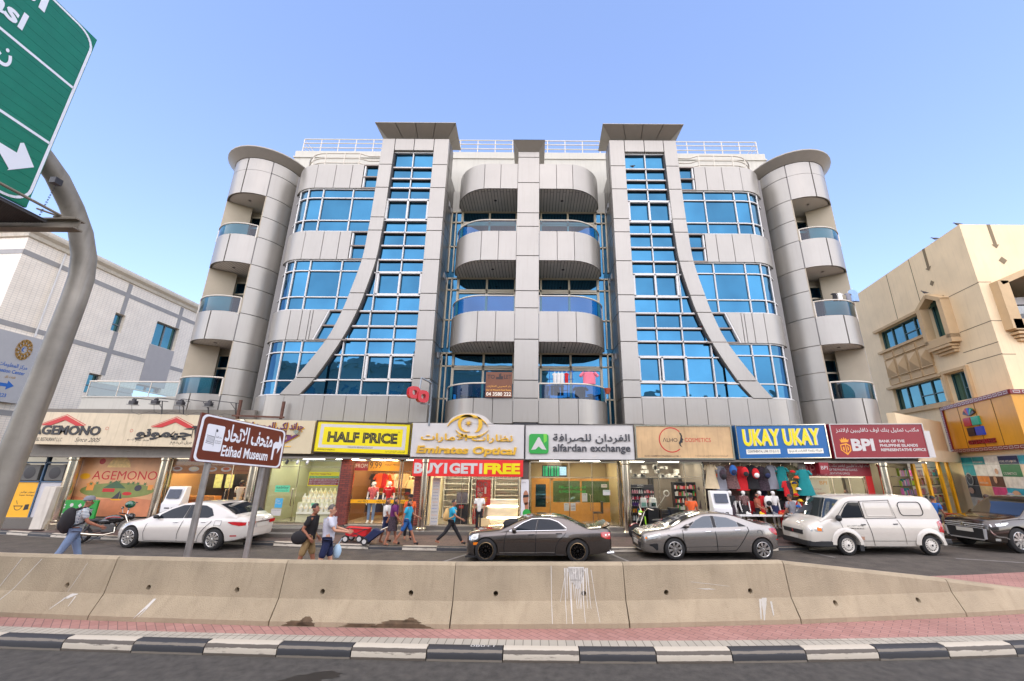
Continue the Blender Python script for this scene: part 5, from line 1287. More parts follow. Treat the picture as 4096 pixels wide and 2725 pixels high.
m=MB();_,rows=wavy(lx0+0.15,lx0+1.0,9.75,10.35,17.5,0.05);m.grid(rows);m.grid([[(x,y+0.02,z)for x,y,z in r_]for r_ in rows])
for k in range(24):m.ball((lx0+0.2+random.random()*0.75,17.42,9.8+random.random()*0.5),(0.025,0.02,0.025),6,1)
tag(m.build('hanging_sheet',[P_WHITE,P_RED]),'white sheet with red dots drying in the beige loggia','laundry')
m=MB();_,rows=wavy(lx0+0.9,lx0+2.3,9.9,10.75,17.9,0.08);m.grid(rows);m.grid([[(x,y+0.02,z)for x,y,z in r_]for r_ in rows]);m.build
tag(m.build('hanging_cloth',[P_WHITE]),'plain white cloth hanging behind the dotted sheet in the beige loggia','laundry')
A_,B_=Vector((21.4,21.0)),Vector((19.2,15.93));dirp=(B_-A_);Lp=dirp.length;dirp.normalize();np_=Vector((dirp.y,-dirp.x))
if np_.x>0:np_=-np_
def pp(t_,z,out=0.0):
 p=A_+dirp*t_+np_*out;return Vector((p.x,p.y,z))
m=MB();q=[tuple((A_-np_*0.10)),tuple((B_-np_*0.10-dirp*0.5)),(34,16.45),(34,20),(24,22)];m.prismz(q,0.14,3.56);m.build('podium_wall',[M_BEIGE],rb_,smooth=0)
ys_=thing('gift_shop_sign','deep yellow gift shop sign box edged with red and white brick pattern','shop sign',(19.2,15.93,3.54))
m=MB();q=[tuple(A_),tuple(B_),(32,15.93),(32,16.9),(24,21)];m.prismz(q,3.54,5.81);m.build('sign_box',[mat('amber_cladding',C(214,150,22),rough=0.45,var=0.12,scale=1.0,streak=0.15)],ys_,smooth=0)
m=MB()
for t_ in (1.5,2.9,4.2):
 p=pp(t_,0,0.004);m.bar((p.x,p.y,3.7),(p.x,p.y,5.65),0.03,0.01)
for x in (20.4,21.8,23.2):m.box(x-0.012,x+0.012,15.924,15.93,3.7,5.65)
m.build('panel_joint',[paint('amber_joint',110,74,14)],ys_,smooth=0)
M_RBR=paint('edge_red',120,20,24)
m=MB();d2=MB()
def edge_run(P_,n_,z0,z1,vert=False):
 for k in range(n_):
  t0,t1=(k+0.12)/n_,(k+0.88)/n_
  d2.poly([P_(t0,z0),P_(t1,z0),P_(t1,z0+0.022),P_(t0,z0+0.022)]);d2.poly([P_(t0,z1-0.022),P_(t1,z1-0.022),P_(t1,z1),P_(t0,z1)])
  d2.poly([P_(t0,z0),P_(t0+0.07/n_,z0),P_(t0+0.07/n_,z1),P_(t0,z1)]);d2.poly([P_(t1-0.07/n_,z0),P_(t1,z0),P_(t1,z1),P_(t1-0.07/n_,z1)])
for z0,z1 in ((5.66,5.84),(3.52,3.70)):
 a,b=pp(-0.05,z0,0.04),pp(Lp,z0,0.04);m.add([pp(-0.05,z0,0.06),pp(Lp,z0,0.06),pp(Lp,z1,0.06),pp(-0.05,z1,0.06),pp(-0.05,z0,-0.02),pp(Lp,z0,-0.02),pp(Lp,z1,-0.02),pp(-0.05,z1,-0.02)],[(0,1,2,3),(7,6,5,4),(0,4,5,1),(1,5,6,2),(2,6,7,3),(3,7,4,0)])
 m.box(19.14,32,15.87,15.95,z0,z1)
 edge_run(lambda t_,z:pp(t_*Lp,z,0.064),16,z0+0.035,z1-0.035);edge_run(lambda t_,z:Vector((19.2+t_*6,15.866,z)),16,z0+0.035,z1-0.035)
m.add([pp(-0.05,3.70,0.06),pp(0.16,3.70,0.06),pp(0.16,5.66,0.06),pp(-0.05,5.66,0.06),pp(-0.05,3.70,-0.02),pp(0.16,3.70,-0.02),pp(0.16,5.66,-0.02),pp(-0.05,5.66,-0.02)],[(0,1,2,3),(7,6,5,4),(0,4,5,1),(1,5,6,2),(2,6,7,3),(3,7,4,0)])
for k in range(7):
 z0=3.74+k*0.275;
 for a,b,c,e in ((0.0,0.11,z0,z0+0.02),(0.0,0.11,z0+0.2,z0+0.22),(0.0,0.02,z0,z0+0.22),(0.09,0.11,z0,z0+0.22)):d2.poly([pp(a,c,0.064),pp(b,c,0.064),pp(b,e,0.064),pp(a,e,0.064)])
m.build('brick_pattern_edge',[M_RBR],ys_,smooth=0);d2.build('edge_outline',[P_WHITE],ys_,smooth=0)
gbm=Matrix(((dirp.x,-np_.x,0,A_.x),(dirp.y,-np_.y,0,A_.y),(0,0,1,0),(0,0,0,1)))
def gbox(x0,x1,z0,z1,mm,th=0.08):
 k=MB();k.box(x0,x1,-th,0,z0,z1);k.xform(gbm);k.build('emblem_block',[mm,P_CHROME],ys_,smooth=0)
EC=dict(r=paint('emb_red',172,34,40),g=paint('emb_green',30,158,126),k=paint('emb_black',36,16,30),b=paint('emb_blue',36,66,176))
for x0,z0,c in ((1.85,4.68,'r'),(2.5,4.68,'g'),(1.95,4.22,'k'),(2.6,4.22,'b')):gbox(x0,x0+0.56,z0,z0+0.38,EC[c])
k=MB()
for i,c in enumerate('krbgk'):
 a0,a1=R(160-i*30),R(136-i*30)
 k.add([gbm@Vector((2.4+q*math.cos(a),-0.07,5.12+r2*math.sin(a)))for q,a,r2 in ((0.06,a0,0.04),(0.50,a0,0.38),(0.50,a1,0.38),(0.06,a1,0.04))]+[gbm@Vector((2.4+q*math.cos(a),0,5.12+r2*math.sin(a)))for q,a,r2 in ((0.06,a0,0.04),(0.50,a0,0.38),(0.50,a1,0.38),(0.06,a1,0.04))],[(0,1,2,3),(0,4,5,1),(1,5,6,2),(2,6,7,3),(3,7,4,0)],i%4)
k.build('fan_emblem',[EC['k'],EC['r'],EC['b'],EC['g']],ys_,smooth=0)
k=MB();text_to(k,'GIFTS FOR LESS',1.75,3.75,3.84,4.04,-0.08,0,0.03,0.07,M=gbm);k.build('lettering',[P_MAROON],ys_,smooth=0)
G0,G1=Vector((15.95,17.5)),Vector((21.35,20.95));gd=(G1-G0);Lg=gd.length;gd.normalize();gn=Vector((gd.y,-gd.x))
def gq(t_,z,out=0.0):p=G0+gd*t_+gn*out;return Vector((p.x,p.y,z))
m=MB();m.bar(gq(0,3.3,0.1),gq(Lg,3.3,0.1),0.3,0.5);m.bar(gq(0,0.3),gq(Lg,0.3),0.3,0.35);m.bar(gq(0,4.3,-0.3),gq(Lg,4.3,-0.3),0.3,1.6);m.build('gift_shop_lintel',[M_BEIGE],rb_,smooth=0)
for t_,nm in ((1.52,0),(4.7,0),(3.4,1),(0.05,1)):
 m=MB();m.bar(gq(t_,0.4),gq(t_,3.06),0.12,0.10);m.build('yellow_post',[P_AMBER],rb_,smooth=0)
m=MB();m.bar(gq(3.5,0.5,0.0),gq(4.7,0.5,0.0),0.12,0.12);m.build('yellow_door_rail',[P_AMBER],rb_)
m=MB();m.poly([gq(0,0.45),gq(Lg,0.45),gq(Lg,3.06),gq(0,3.06)]);m.build('gift_shop_pane',[M_SHOPGLASS],rb_,smooth=0)
m=MB();m.poly([gq(-1.2,0.3,-2.2),gq(Lg+1,0.3,-2.2),gq(Lg+1,3.3,-2.2),gq(-1.2,3.3,-2.2)]);m.poly([gq(-1.2,3.1,0),gq(Lg+1,3.1,0),gq(Lg+1,3.1,-2.2),gq(-1.2,3.1,-2.2)]);m.poly([gq(-1.2,0.4,0),gq(Lg+1,0.4,0),gq(Lg+1,0.4,-2.2),gq(-1.2,0.4,-2.2)]);m.build('gift_shop_interior',[paint('gift_wall',120,112,96,rough=0.8)],rb_,smooth=0)
for t_ in (1.0,3.0,5.0):
 m=MB();p=gq(t_,3.05,-1.0);m.bar(gq(t_-0.5,3.05,-1.0),gq(t_+0.5,3.05,-1.0),0.2,0.05);tag(m.build('ceiling_light',[L_NEUT]),'strip light on the gift shop ceiling, %s'%{1.0:'beside the silver building',3.0:'above the middle of its shelves',5.0:'near the picture wall'}[t_],'light','ceiling lights of the shops')
pw=thing('picture_wall','wall sized collage of product pictures under the yellow sign','poster',tuple(pp(2.7,0.5,-0.4)))
cols=[0.1,1.35,2.3,3.3,4.6,5.45];PZ=[0.7,1.45,2.0,2.45,2.95,3.30]
pal={(0,4):(24,150,158),(0,3):(40,150,160),(1,4):(30,140,150),(2,4):(226,224,218),(3,4):(22,44,90),(4,4):(32,160,176),(5,4):(220,190,40),(0,2):(30,28,30),(0,1):(34,26,26),(1,2):(214,128,44),(1,3):(228,226,222),(1,1):(214,188,140),(2,3):(236,234,230),(2,2):(90,54,44),(3,3):(24,116,70),(3,2):(222,214,204),(2,1):(196,60,120),(3,1):(40,150,176),(4,3):(238,214,180),(4,2):(188,130,90),(4,1):(190,30,44),(0,0):(200,196,186),(1,0):(222,220,214),(2,0):(206,160,60),(3,0):(220,90,120),(4,0):(70,160,70)}
mats_=[];m=MB();m.add([pp(0.05,0.6,-0.07),pp(5.5,0.6,-0.07),pp(5.5,3.34,-0.07),pp(0.05,3.34,-0.07)],[(0,1,2,3)]);m.build('backing',[P_WHITE],pw,smooth=0)
for (i,j),c in pal.items():
 if i+1>=len(cols):continue
 m=MB();m.poly([pp(cols[i],PZ[j],-0.06),pp(cols[i+1]-0.02,PZ[j],-0.06),pp(cols[i+1]-0.02,PZ[j+1]-0.015,-0.06),pp(cols[i],PZ[j+1]-0.015,-0.06)])
 m.build('picture',[paint('pic_%d_%d'%(i,j),*c,var=0.25,scale=4)],pw,smooth=0)
pbm=gbm@Matrix.Translation((0,0.05,0))
for st,x0,x1,z0,z1 in (('HOME APPLIANCES',3.4,4.5,3.03,3.11),('COSMETICS',3.45,4.3,2.52,2.62),('GIFTS',4.75,5.2,1.68,1.78),('WATCHES',1.5,2.15,2.1,2.18),('MOBILE ACCESSORIES',1.42,2.2,3.02,3.09),('FASHION',1.5,2.1,1.55,1.64)):
 k=MB();text_to(k,st,x0,x1,z0,z1,-0.02,0,0.02,0,M=pbm);k.build('lettering',[P_WHITE],pw,smooth=0)
def disc(mb,cx2,cz2,r2,out,n=20,kx=1.0):mb.poly([pbm@Vector((cx2+kx*r2*math.cos(2*math.pi*i/n),-out,cz2+r2*math.sin(2*math.pi*i/n)))for i in range(n)])
k=MB();disc(k,0.72,2.28,0.30,0.016);k.build('watch_case',[paint('watch_steel',150,146,140,rough=0.3)],pw,smooth=0);k=MB();disc(k,0.72,2.28,0.24,0.020);k.build('watch_dial',[P_BLACK],pw,smooth=0)
k=MB();k.poly([pbm@Vector((x,-0.024,z))for x,z in ((0.71,2.28),(0.73,2.28),(0.88,2.40),(0.87,2.41))]);k.poly([pbm@Vector((x,-0.024,z))for x,z in ((0.71,2.28),(0.73,2.27),(0.64,2.44),(0.63,2.43))]);k.build('watch_hands',[P_WHITE],pw,smooth=0)
k=MB();disc(k,3.0,2.65,0.12,0.018);disc(k,2.75,2.3,0.16,0.018,kx=0.7);disc(k,1.0,1.15,0.2,0.018);disc(k,0.6,1.75,0.14,0.018,kx=1.6);disc(k,4.2,3.06,0.05,0.018);disc(k,3.9,1.7,0.2,0.018,kx=1.5);k.build('picture_detail',[paint('pic_skin',206,160,128,var=0.25,scale=6)],pw,smooth=0)
# ---------------------------------------------------------------- buildings across the road, seen mirrored in the glass
for lab,x0,x1,y0,h,c in (('long cream office block across the road, mirrored in the lower blue windows',-42,2,-24,17.5,(242,232,206)),('lower cream block across the road, mirrored at the foot of the eastern windows',5,40,-25,13.0,(240,228,200))):
 b_=thing('opposite_building',lab,'building',((x0+x1)/2,y0,0))
 m=MB();m.box(x0,x1,y0-14,y0,-0.05,h);m.box(x0-0.2,x1+0.2,y0,y0+0.3,h-0.6,h+0.3);m.build('wall',[paint('cream_render_%d'%x1,*c,rough=0.9,var=0.1)],b_,smooth=0)
 m=MB()
 for z in range(4,int(h)-2,4):
  for k in range(int((x1-x0)/3.2)):m.box(x0+1+3.2*k,x0+3+3.2*k,y0,y0+0.05,z,z+1.9)
 m.build('window_row',[M_TEAL],b_,smooth=0)
# ---------------------------------------------------------------- vehicles
def car_paint(name,col,metal=0.0,rough=0.28):
 return mat(name,col,rough=rough,metal=metal,var=0.04,scale=1.5,coat=1.0)
M_TYRE=mat('tyre_rubber',C(34,33,32),rough=0.85,var=0.15,scale=8,bump=0.2)
M_ALLOY=mat('alloy_rim',C(205,203,198),rough=0.25,metal=0.85,var=0.05)
M_BLKRIM=mat('black_rim',C(26,25,25),rough=0.25,metal=0.4,var=0.05)
M_STEELW=mat('white_steel_wheel',C(214,208,196),rough=0.45,var=0.12)
M_CARGLASS=mat('tinted_car_glass',(0.012,0.016,0.022),rough=0.03,var=0.0,spec=0.22,coat=0.0)
M_CARGLASS2=glass_clear('light_car_glass',(0.30,0.35,0.38),refl=1.6)
M_TRIM=mat('black_plastic',C(32,32,33),rough=0.55,var=0.08)
M_CHROME=mat('chrome',C(225,225,225),rough=0.08,metal=1.0,var=0)
M_HEAD=mat('headlamp_glass',C(205,205,198),rough=0.1,metal=0.5,var=0.25,scale=14,coat=1.0)
M_TAIL=mat('tail_lamp_red',C(176,14,20),rough=0.12,var=0.25,scale=12,coat=1.0)
M_AMBER=mat('amber_lamp',C(226,120,20),rough=0.15,var=0,coat=1.0)
M_PLATE=paint('number_plate',196,192,182)
M_SEAM=mat('panel_gap',C(16,16,17),rough=0.9,var=0)
M_CABIN=mat('cabin_dark',C(44,42,42),rough=0.9,var=0.2)
def tab(t):return lambda x:lerp_tab(t,x)
class Car:
 def __init__(s,name,label,paint_m,L,zt,zb,wd,belt,gh,cat='car',sill=0.93,wt=0.74,roof_m=None):
  s.L,s.zt,s.zb,s.wd,s.belt,s.gh=L,tab(zt),tab(zb),tab(wd),tab(belt),tab(gh)
  s.ga,s.gd=gh[0][0],gh[-1][0];s.gmax=max(z for _,z in gh);s.W=max(w_ for _,w_ in wd);s.wt=wt;s.p=paint_m
  s.zbelt0=min(z for _,z in belt)
  s.t=thing(name,label,cat,(0,0,0),'vehicles on the service road');s.roofm=roof_m or paint_m
 def sec(s,x):
  W,zb,zt,bl=s.wd(x),s.zb(x),s.zt(x),min(s.belt(x),s.zt(x)-0.0)
  bl=min(bl,zt-0.02)
  H=bl-zb
  q=[(0,zb),(W*.80,zb),(W*.93,zb+.03),(W*.965,zb+H*.14),(W*.985,zb+H*.32),(W*1.0,zb+H*.50),(W*1.0,zb+H*.62),(W*.992,zb+H*.74),(W*.972,zb+H*.88),(W*.935,bl),(W*.88,bl+(zt-bl)*.55),(W*.74,bl+(zt-bl)*.88),(W*.4,zt),(0,zt+0.004)]
  return q
 def side(s,x,z):
  q=s.sec(x)
  for (y0,z0),(y1,z1)in zip(q[1:],q[2:]):
   if z0<=z<=z1:return y0+(y1-y0)*(z-z0)/max(1e-6,z1-z0)
  return q[9][0]
 def gside(s,x,z):
  b=s.belt(x);wb=s.wd(x)*.935
  k=(z-b)/max(0.05,s.gmax-b)
  return wb-k*(wb-s.W*s.wt)
 def body(s,arches,rw,n=64):
  mb=MB();xs=[0.0,0.015,0.04,0.08]+[0.12+(s.L-0.24)*i/n for i in range(n+1)]+[s.L-0.08,s.L-0.04,s.L-0.015,s.L]
  rows=[]
  for x in xs:
   q=s.sec(x);e=min(x,s.L-x);f=1-0.10*max(0,(0.10-e)/0.10)**2
   zm=(q[0][1]+q[-1][1])/2;q=[(y*f,zm+(z-zm)*f)for y,z in q]
   rows.append([(x,-y,z)for y,z in q]+[(x,y,z)for y,z in q[-2:0:-1]])
  mb.grid(rows,close=True);mb.poly(rows[0]);mb.poly(rows[-1][::-1])
  o=mb.build('body',[s.p],None,local=True,smooth=40)
  ct=MB()
  for x,r in arches:
   for sg in (-1,1):ct.tube([(x,sg*(s.W+0.2),rw),(x,sg*(s.W-0.30),rw)],r,28)
  boolean_cut(o,ct);o.parent=s.t
  for pz in o.data.polygons:pz.use_smooth=True
  o.data.set_sharp_from_angle(angle=R(38))
  if len(o.data.materials)<2:pass
  s.o=o;return o
 def greenhouse(s,n=40):
  mb=MB();rows=[]
  for i in range(n+1):
   x=s.ga+(s.gd-s.ga)*i/n;g=s.gh(x);b=s.belt(x)-0.03
   g=max(g,b+0.012)
   e=min(0.05,(g-b)*0.4);h=g-e
   y1=s.gside(x,h);y2=s.gside(x,g)-0.06
   half=[(s.gside(x,b),b),(s.gside(x,b+(h-b)*.5),b+(h-b)*.5),(y1,h),(y1-0.018,h+e*.6),(y2,g),(y2*.5,g+0.018),(0,g+0.022)]
   rows.append([(x,-y,z)for y,z in half]+[(x,y,z)for y,z in half[-2::-1]])
  mb.grid(rows,close=True);mb.poly(rows[0]);mb.poly(rows[-1][::-1])
  o=mb.build('roof',[s.roofm],s.t,smooth=40);s.roof=o;return o
 def put(s,mb,name,m,smooth=30,parent=None,**k):
  o=mb.build(name,m if isinstance(m,list)else [m],None,local=True,smooth=smooth,**k);o.parent=parent or s.t;return o
 def side_glass(s,poly,name='side_window',m=None,off=0.006,both=True,top=True):
  o=None
  for sg in ((-1,1)if both else (-1,)):
   mb=MB()
   mb.poly([(x,sg*(s.gside(x,z)+off),z)for x,z in poly]);o=s.put(mb,name,m or M_CARGLASS,smooth=0)
  return o
 def flank(s,cols,name,m,off=0.006,rows=4,both=True,part=None):
  for sg in ((-1,1)if both else (-1,)):
   mb=MB();mb.grid([[(x,sg*(s.side(x,a+(b-a)*j/rows)+off),a+(b-a)*j/rows)for j in range(rows+1)]for x,a,b in cols]);s.put(mb,name,m)
 def seam(s,pts,w_=0.016,both=False):
  mb=MB()
  for (x0,z0),(x1,z1)in zip(pts,pts[1:]):
   n=max(1,int(math.hypot(x1-x0,z1-z0)/0.12));d_=Vector((x1-x0,z1-z0)).normalized();nn=Vector((-d_.y,d_.x))*w_/2
   for i in range(n):
    a=Vector((x0,z0)).lerp(Vector((x1,z1)),i/n);b=Vector((x0,z0)).lerp(Vector((x1,z1)),(i+1)/n)
    mb.poly([(p.x,-(s.side(p.x,p.y)+0.010),p.y)for p in (a+nn,b+nn,b-nn,a-nn)])
  s.put(mb,'panel_gap',M_SEAM,smooth=0)
 def top_glass(s,x0,x1,k0,k1,name,m=None,n=8):
  mb=MB();rows=[]
  for i in range(n+1):
   x=x0+(x1-x0)*i/n;g=s.gh(x);kk=k0+(k1-k0)*i/n;y=(s.gside(x,g)-0.06)*kk
   dz=(s.gh(x+.01)-s.gh(x-.01))/.02;nx,nz=-dz/math.hypot(dz,1),1/math.hypot(dz,1)
   rows.append([(x+nx*.008,yy,g+nz*.008+0.022*(1-(abs(yy)/(abs(y)+1e-6))**2*0.9))for yy in [y*(-1+2*j/10)for j in range(11)]])
  mb.grid(rows);return s.put(mb,name,m or M_CARGLASS)
 def nose(s,x_at,polys,name,m,off=0.008,th=0.02):
  mb=MB()
  for p in polys:
   if x_at<s.L/2:mb.prismx(p,-off-th,x_at)
   else:mb.prismx(p,x_at,s.L+off+th)
  return s.put(mb,name,m,smooth=0)
 def wheel(s,x,rw,kind,wdt=0.20,spokes=10):
  for sg in (-1,1):
   y=sg*(s.W-0.015);pr=[(rw*.62,-wdt),(rw*.86,-wdt),(rw*.97,-wdt*.88),(rw,-wdt*.62),(rw,-wdt*.35),(rw*.975,-wdt*.12),(rw*.88,0),(rw*.72,0.004),(rw*.685,-0.012),(rw*.66,-0.03),(rw*.64,-wdt)]
   mb=MB();mb.lathe([(r,sg*h*1.0)for r,h in pr],(x,y,rw),32,'Y')
   ro=s.put(mb,'wheel',M_TYRE,smooth=40)
   rm={'alloy':M_ALLOY,'black':M_BLKRIM,'steel':M_STEELW,'suv':M_ALLOY}[kind]
   mb=MB();rr_=rw*.685
   mb.lathe([(rr_,sg*0.0),(rr_*.97,sg*0.004),(rr_*.90,sg*-0.012),(rr_*.88,sg*-0.06)],(x,y,rw),32,'Y')
   if kind=='steel':
    mb.lathe([(rr_*.88,sg*-0.03),(rr_*.62,sg*-0.02),(rr_*.58,sg*0.002),(rr_*.34,sg*0.006),(rr_*.30,sg*0.02),(0,sg*0.022)],(x,y,rw),32,'Y')
   else:
    for k in range(spokes):
     a0=2*math.pi*k/spokes+0.2
     for da in ((-0.10,0.10)if kind!='suv' else (0,)):
      w0,w1=(0.018,0.016)if kind!='suv' else (0.03,0.045)
      a=a0+da*(0.5 if kind=='black' else 1)
      c_,s_=math.cos(a),math.sin(a);p0=(x+rr_*.16*math.cos(a0),rw+rr_*.16*math.sin(a0));p1=(x+rr_*.93*c_,rw+rr_*.93*s_)
      nx,nz=-s_,c_
      q=[(p0[0]+nx*w0,p0[1]+nz*w0),(p1[0]+nx*w1,p1[1]+nz*w1),(p1[0]-nx*w1,p1[1]-nz*w1),(p0[0]-nx*w0,p0[1]-nz*w0)]
      mb.add([(u,y+sg*0.002,v)for u,v in q]+[(u,y-sg*0.035,v)for u,v in q],[(0,1,2,3),(0,4,5,1),(1,5,6,2),(2,6,7,3),(3,7,4,0)])
    mb.lathe([(rr_*.2,sg*-0.02),(rr_*.18,sg*0.006),(0,sg*0.012)],(x,y,rw),16,'Y')
   s.put(mb,'rim',rm,parent=ro,smooth=30)
   mb=MB();mb.lathe([(rr_*.55,-sg*0.07),(0,-sg*0.07)],(x,y,rw),20,'Y');mb.lathe([(rr_*.95,-sg*0.10),(0,-sg*0.10)],(x,y,rw),20,'Y',1);s.put(mb,'brake_disc',[mat('brake_steel',C(120,104,88),rough=0.4,metal=0.8),M_SEAM],parent=ro)
   if kind=='black':
    mb=MB();mb.lathe([(rr_*1.0,sg*0.003),(rr_*.955,sg*0.006)],(x,y,rw),32,'Y');s.put(mb,'rim_edge',mat('rim_gold_edge',C(190,160,118),rough=0.25,metal=0.8),parent=ro)
   if kind=='steel':
    mb=MB()
    for k in range(16):
     a=2*math.pi*k/16;mb.lathe([(0.017,sg*0.0),(0,sg*0.001)],(x+rr_*.74*math.cos(a),y-sg*0.018,rw+rr_*.74*math.sin(a)),8,'Y')
    mb.lathe([(rr_*.16,sg*0.024),(0,sg*0.026)],(x,y,rw),12,'Y');s.put(mb,'vent_holes',M_SEAM,parent=ro,smooth=0)
 def mirror(s,x,z,m,big=1.0):
  for sg in (-1,1):
   y=sg*(s.gside(x,z)+0.10*big);mb=MB();mb.ball((x,y,z+0.02),(0.085*big,0.095*big,0.065*big),14);mb.bar((x,y,z-0.02),(x+0.03,sg*s.gside(x,z-0.05),z-0.04),0.03);s.put(mb,'wing_mirror',m)
 def handle(s,x,z,m,l=0.17):
  for sg in (-1,1):
   y=sg*(s.side(x,z)+0.018);mb=MB();mb.tube([(x-l/2,y-sg*.016,z),(x-l/2+.02,y,z+.004),(x+l/2-.02,y,z+.008),(x+l/2,y-sg*.016,z+.008)],0.015,8);s.put(mb,'door_handle',m)
 def place(s,x,y_near,rz=0.0):
  s.t.location=(x,y_near+s.W*math.cos(rz),0.006);s.t.rotation_euler=(0,0,rz)
# --- white saloon, nose to the left -------------------------------------------------
WHITE=car_paint('white_car_paint',C(198,192,182))
L=4.78
c=Car('parked_car','white saloon car with red tail lamps, parked behind the brown museum sign',WHITE,L,[(0,0.62),(0.05,0.70),(0.35,0.80),(0.9,0.89),(1.35,0.965),(3.9,1.02),(4.25,1.035),(4.60,1.02),(4.78,0.93)],[(0,0.24),(0.3,0.18),(1.2,0.19),(3.6,0.20),(4.4,0.27),(4.78,0.36)],[(0,0.50),(0.06,0.60),(0.2,0.70),(0.5,0.80),(0.9,0.845),(2.4,0.86),(3.9,0.85),(4.4,0.78),(4.65,0.69),(4.78,0.60)],[(0,0.58),(0.4,0.72),(1.0,0.82),(1.4,0.88),(3.9,0.96),(4.4,0.96),(4.78,0.86)],[(1.12,0.90),(1.5,1.07),(1.95,1.27),(2.3,1.39),(2.7,1.435),(3.1,1.44),(3.5,1.40),(3.9,1.27),(4.25,1.10),(4.42,1.02)],wt=0.76)
c.body([(0.74,0.385),(3.79,0.385)],0.33);c.greenhouse()
c.side_glass([(1.62,0.93),(2.55,0.955),(2.62,1.36),(2.38,1.35),(2.0,1.22),(1.68,1.05)],'front_window');c.side_glass([(2.66,0.957),(3.45,0.98),(3.62,1.05),(3.45,1.26),(3.2,1.35),(2.72,1.37)],'rear_window');c.side_glass([(2.57,0.955),(2.66,0.957),(2.72,1.37),(2.63,1.365)],'door_pillar',M_TRIM)
c.top_glass(1.25,2.22,1.03,0.93,'windscreen');c.top_glass(3.60,4.30,0.93,1.0,'rear_screen')
for x in (0.74,3.79):c.wheel(x,0.33,'alloy',spokes=10)
c.mirror(1.62,0.97,M_TRIM,0.9);c.handle(2.35,0.83,M_CHROME);c.handle(3.35,0.86,M_CHROME)
c.seam([(1.38,0.90),(1.30,0.72),(1.26,0.5),(1.30,0.26)]);c.seam([(2.62,0.95),(2.56,0.7),(2.50,0.45),(2.50,0.24)]);c.seam([(3.60,0.98),(3.62,0.86),(3.42,0.66),(3.28,0.45),(3.22,0.26)]);c.seam([(1.30,0.25),(3.25,0.25)],0.012);c.seam([(3.75,0.90),(3.98,0.90),(3.98,0.75),(3.75,0.75),(3.75,0.90)],0.01)
c.flank([(0.06,0.58,0.66),(0.25,0.62,0.72),(0.45,0.68,0.76),(0.62,0.745,0.78)],'headlight',M_HEAD);c.flank([(4.20,0.84,0.86),(4.35,0.78,0.87),(4.55,0.74,0.86),(4.72,0.745,0.84)],'tail_light',M_TAIL,off=0.012);c.flank([(4.33,0.42,0.46),(4.52,0.42,0.46)],'reflector',M_TAIL)
c.nose(L-.05,[[(-0.58,0.74),(-0.34,0.74),(-0.34,0.85),(-0.58,0.86)],[(0.58,0.74),(0.34,0.74),(0.34,0.85),(0.58,0.86)]],'tail_light',M_TAIL);c.nose(L-.03,[[(-0.34,0.80),(0.34,0.80),(0.34,0.845),(-0.34,0.845)]],'boot_chrome',M_CHROME);c.nose(L-.02,[[(-0.26,0.66),(0.26,0.66),(0.26,0.78),(-0.26,0.78)]],'number_plate',M_PLATE,th=0.012)
mb=MB();mb.lathe([(0.03,0.0),(0.04,0.008),(0.03,0.012)],(L+0.012,0,0.90),14,'X');c.put(mb,'boot_badge',M_CHROME)
c.nose(0.05,[[(-0.45,0.30),(0.45,0.30),(0.40,0.48),(-0.40,0.48)]],'grille',M_TRIM)
c.place(-14.15,14.62,R(-5.5))
# --- dark grey saloon with black wheels ---------------------------------------------
GREY1=car_paint('graphite_car_paint',C(88,80,74),metal=0.75,rough=0.22)
L=4.34
c=Car('parked_car','dark graphite saloon with black gold-rimmed wheels, parked before the optician and exchange',GREY1,L,[(0,0.70),(0.05,0.76),(0.3,0.82),(0.8,0.87),(1.15,0.91),(3.5,0.93),(4.0,0.955),(4.22,0.965),(4.34,0.90)],[(0,0.17),(0.2,0.13),(1.0,0.17),(3.2,0.17),(3.9,0.22),(4.34,0.28)],[(0,0.52),(0.06,0.60),(0.2,0.70),(0.5,0.76),(0.9,0.775),(2.2,0.785),(3.5,0.785),(4.0,0.74),(4.22,0.66),(4.34,0.58)],[(0,0.64),(0.4,0.74),(0.9,0.79),(1.3,0.82),(3.5,0.89),(4.0,0.90),(4.34,0.83)],[(0.98,0.86),(1.3,1.00),(1.62,1.13),(1.95,1.215),(2.3,1.245),(2.65,1.235),(2.95,1.19),(3.3,1.06),(3.55,0.955),(3.68,0.92)],wt=0.78)
c.body([(0.60,0.355),(3.30,0.355)],0.325);c.greenhouse()
c.side_glass([(1.45,0.85),(2.05,0.87),(2.12,1.175),(1.95,1.16),(1.7,1.06),(1.5,0.94)],'front_window');c.side_glass([(2.10,0.872),(2.93,0.895),(2.93,0.93),(2.72,1.09),(2.5,1.16),(2.17,1.178)],'rear_window');c.side_glass([(2.06,0.87),(2.10,0.872),(2.17,1.178),(2.13,1.177)],'door_pillar',M_TRIM)
c.top_glass(1.08,1.88,1.03,0.93,'windscreen',M_CARGLASS2);c.top_glass(2.95,3.58,0.93,1.0,'rear_screen')
for x in (0.60,3.30):c.wheel(x,0.325,'black',spokes=10)
ch=[(1.28,0.845),(2.05,0.862),(2.98,0.888),(2.98,0.94),(2.74,1.105),(2.5,1.18),(2.2,1.195),(1.95,1.18),(1.68,1.075),(1.28,0.845)]
for sg in (-1,1):
 mb=MB();mb.tube([(x,sg*(c.gside(x,z)+0.008),z)for x,z in ch],0.011,6);c.put(mb,'chrome_trim',M_CHROME)
c.mirror(1.42,0.87,GREY1,0.85);c.handle(1.93,0.755,M_TRIM);c.handle(2.75,0.79,M_TRIM)
c.seam([(1.20,0.82),(1.15,0.66),(1.13,0.40),(1.15,0.24)]);c.seam([(2.08,0.86),(2.06,0.55),(2.06,0.23)]);c.seam([(2.98,0.89),(2.92,0.76),(2.75,0.62),(2.66,0.45),(2.64,0.24)]);c.seam([(1.15,0.23),(2.66,0.23)],0.012)
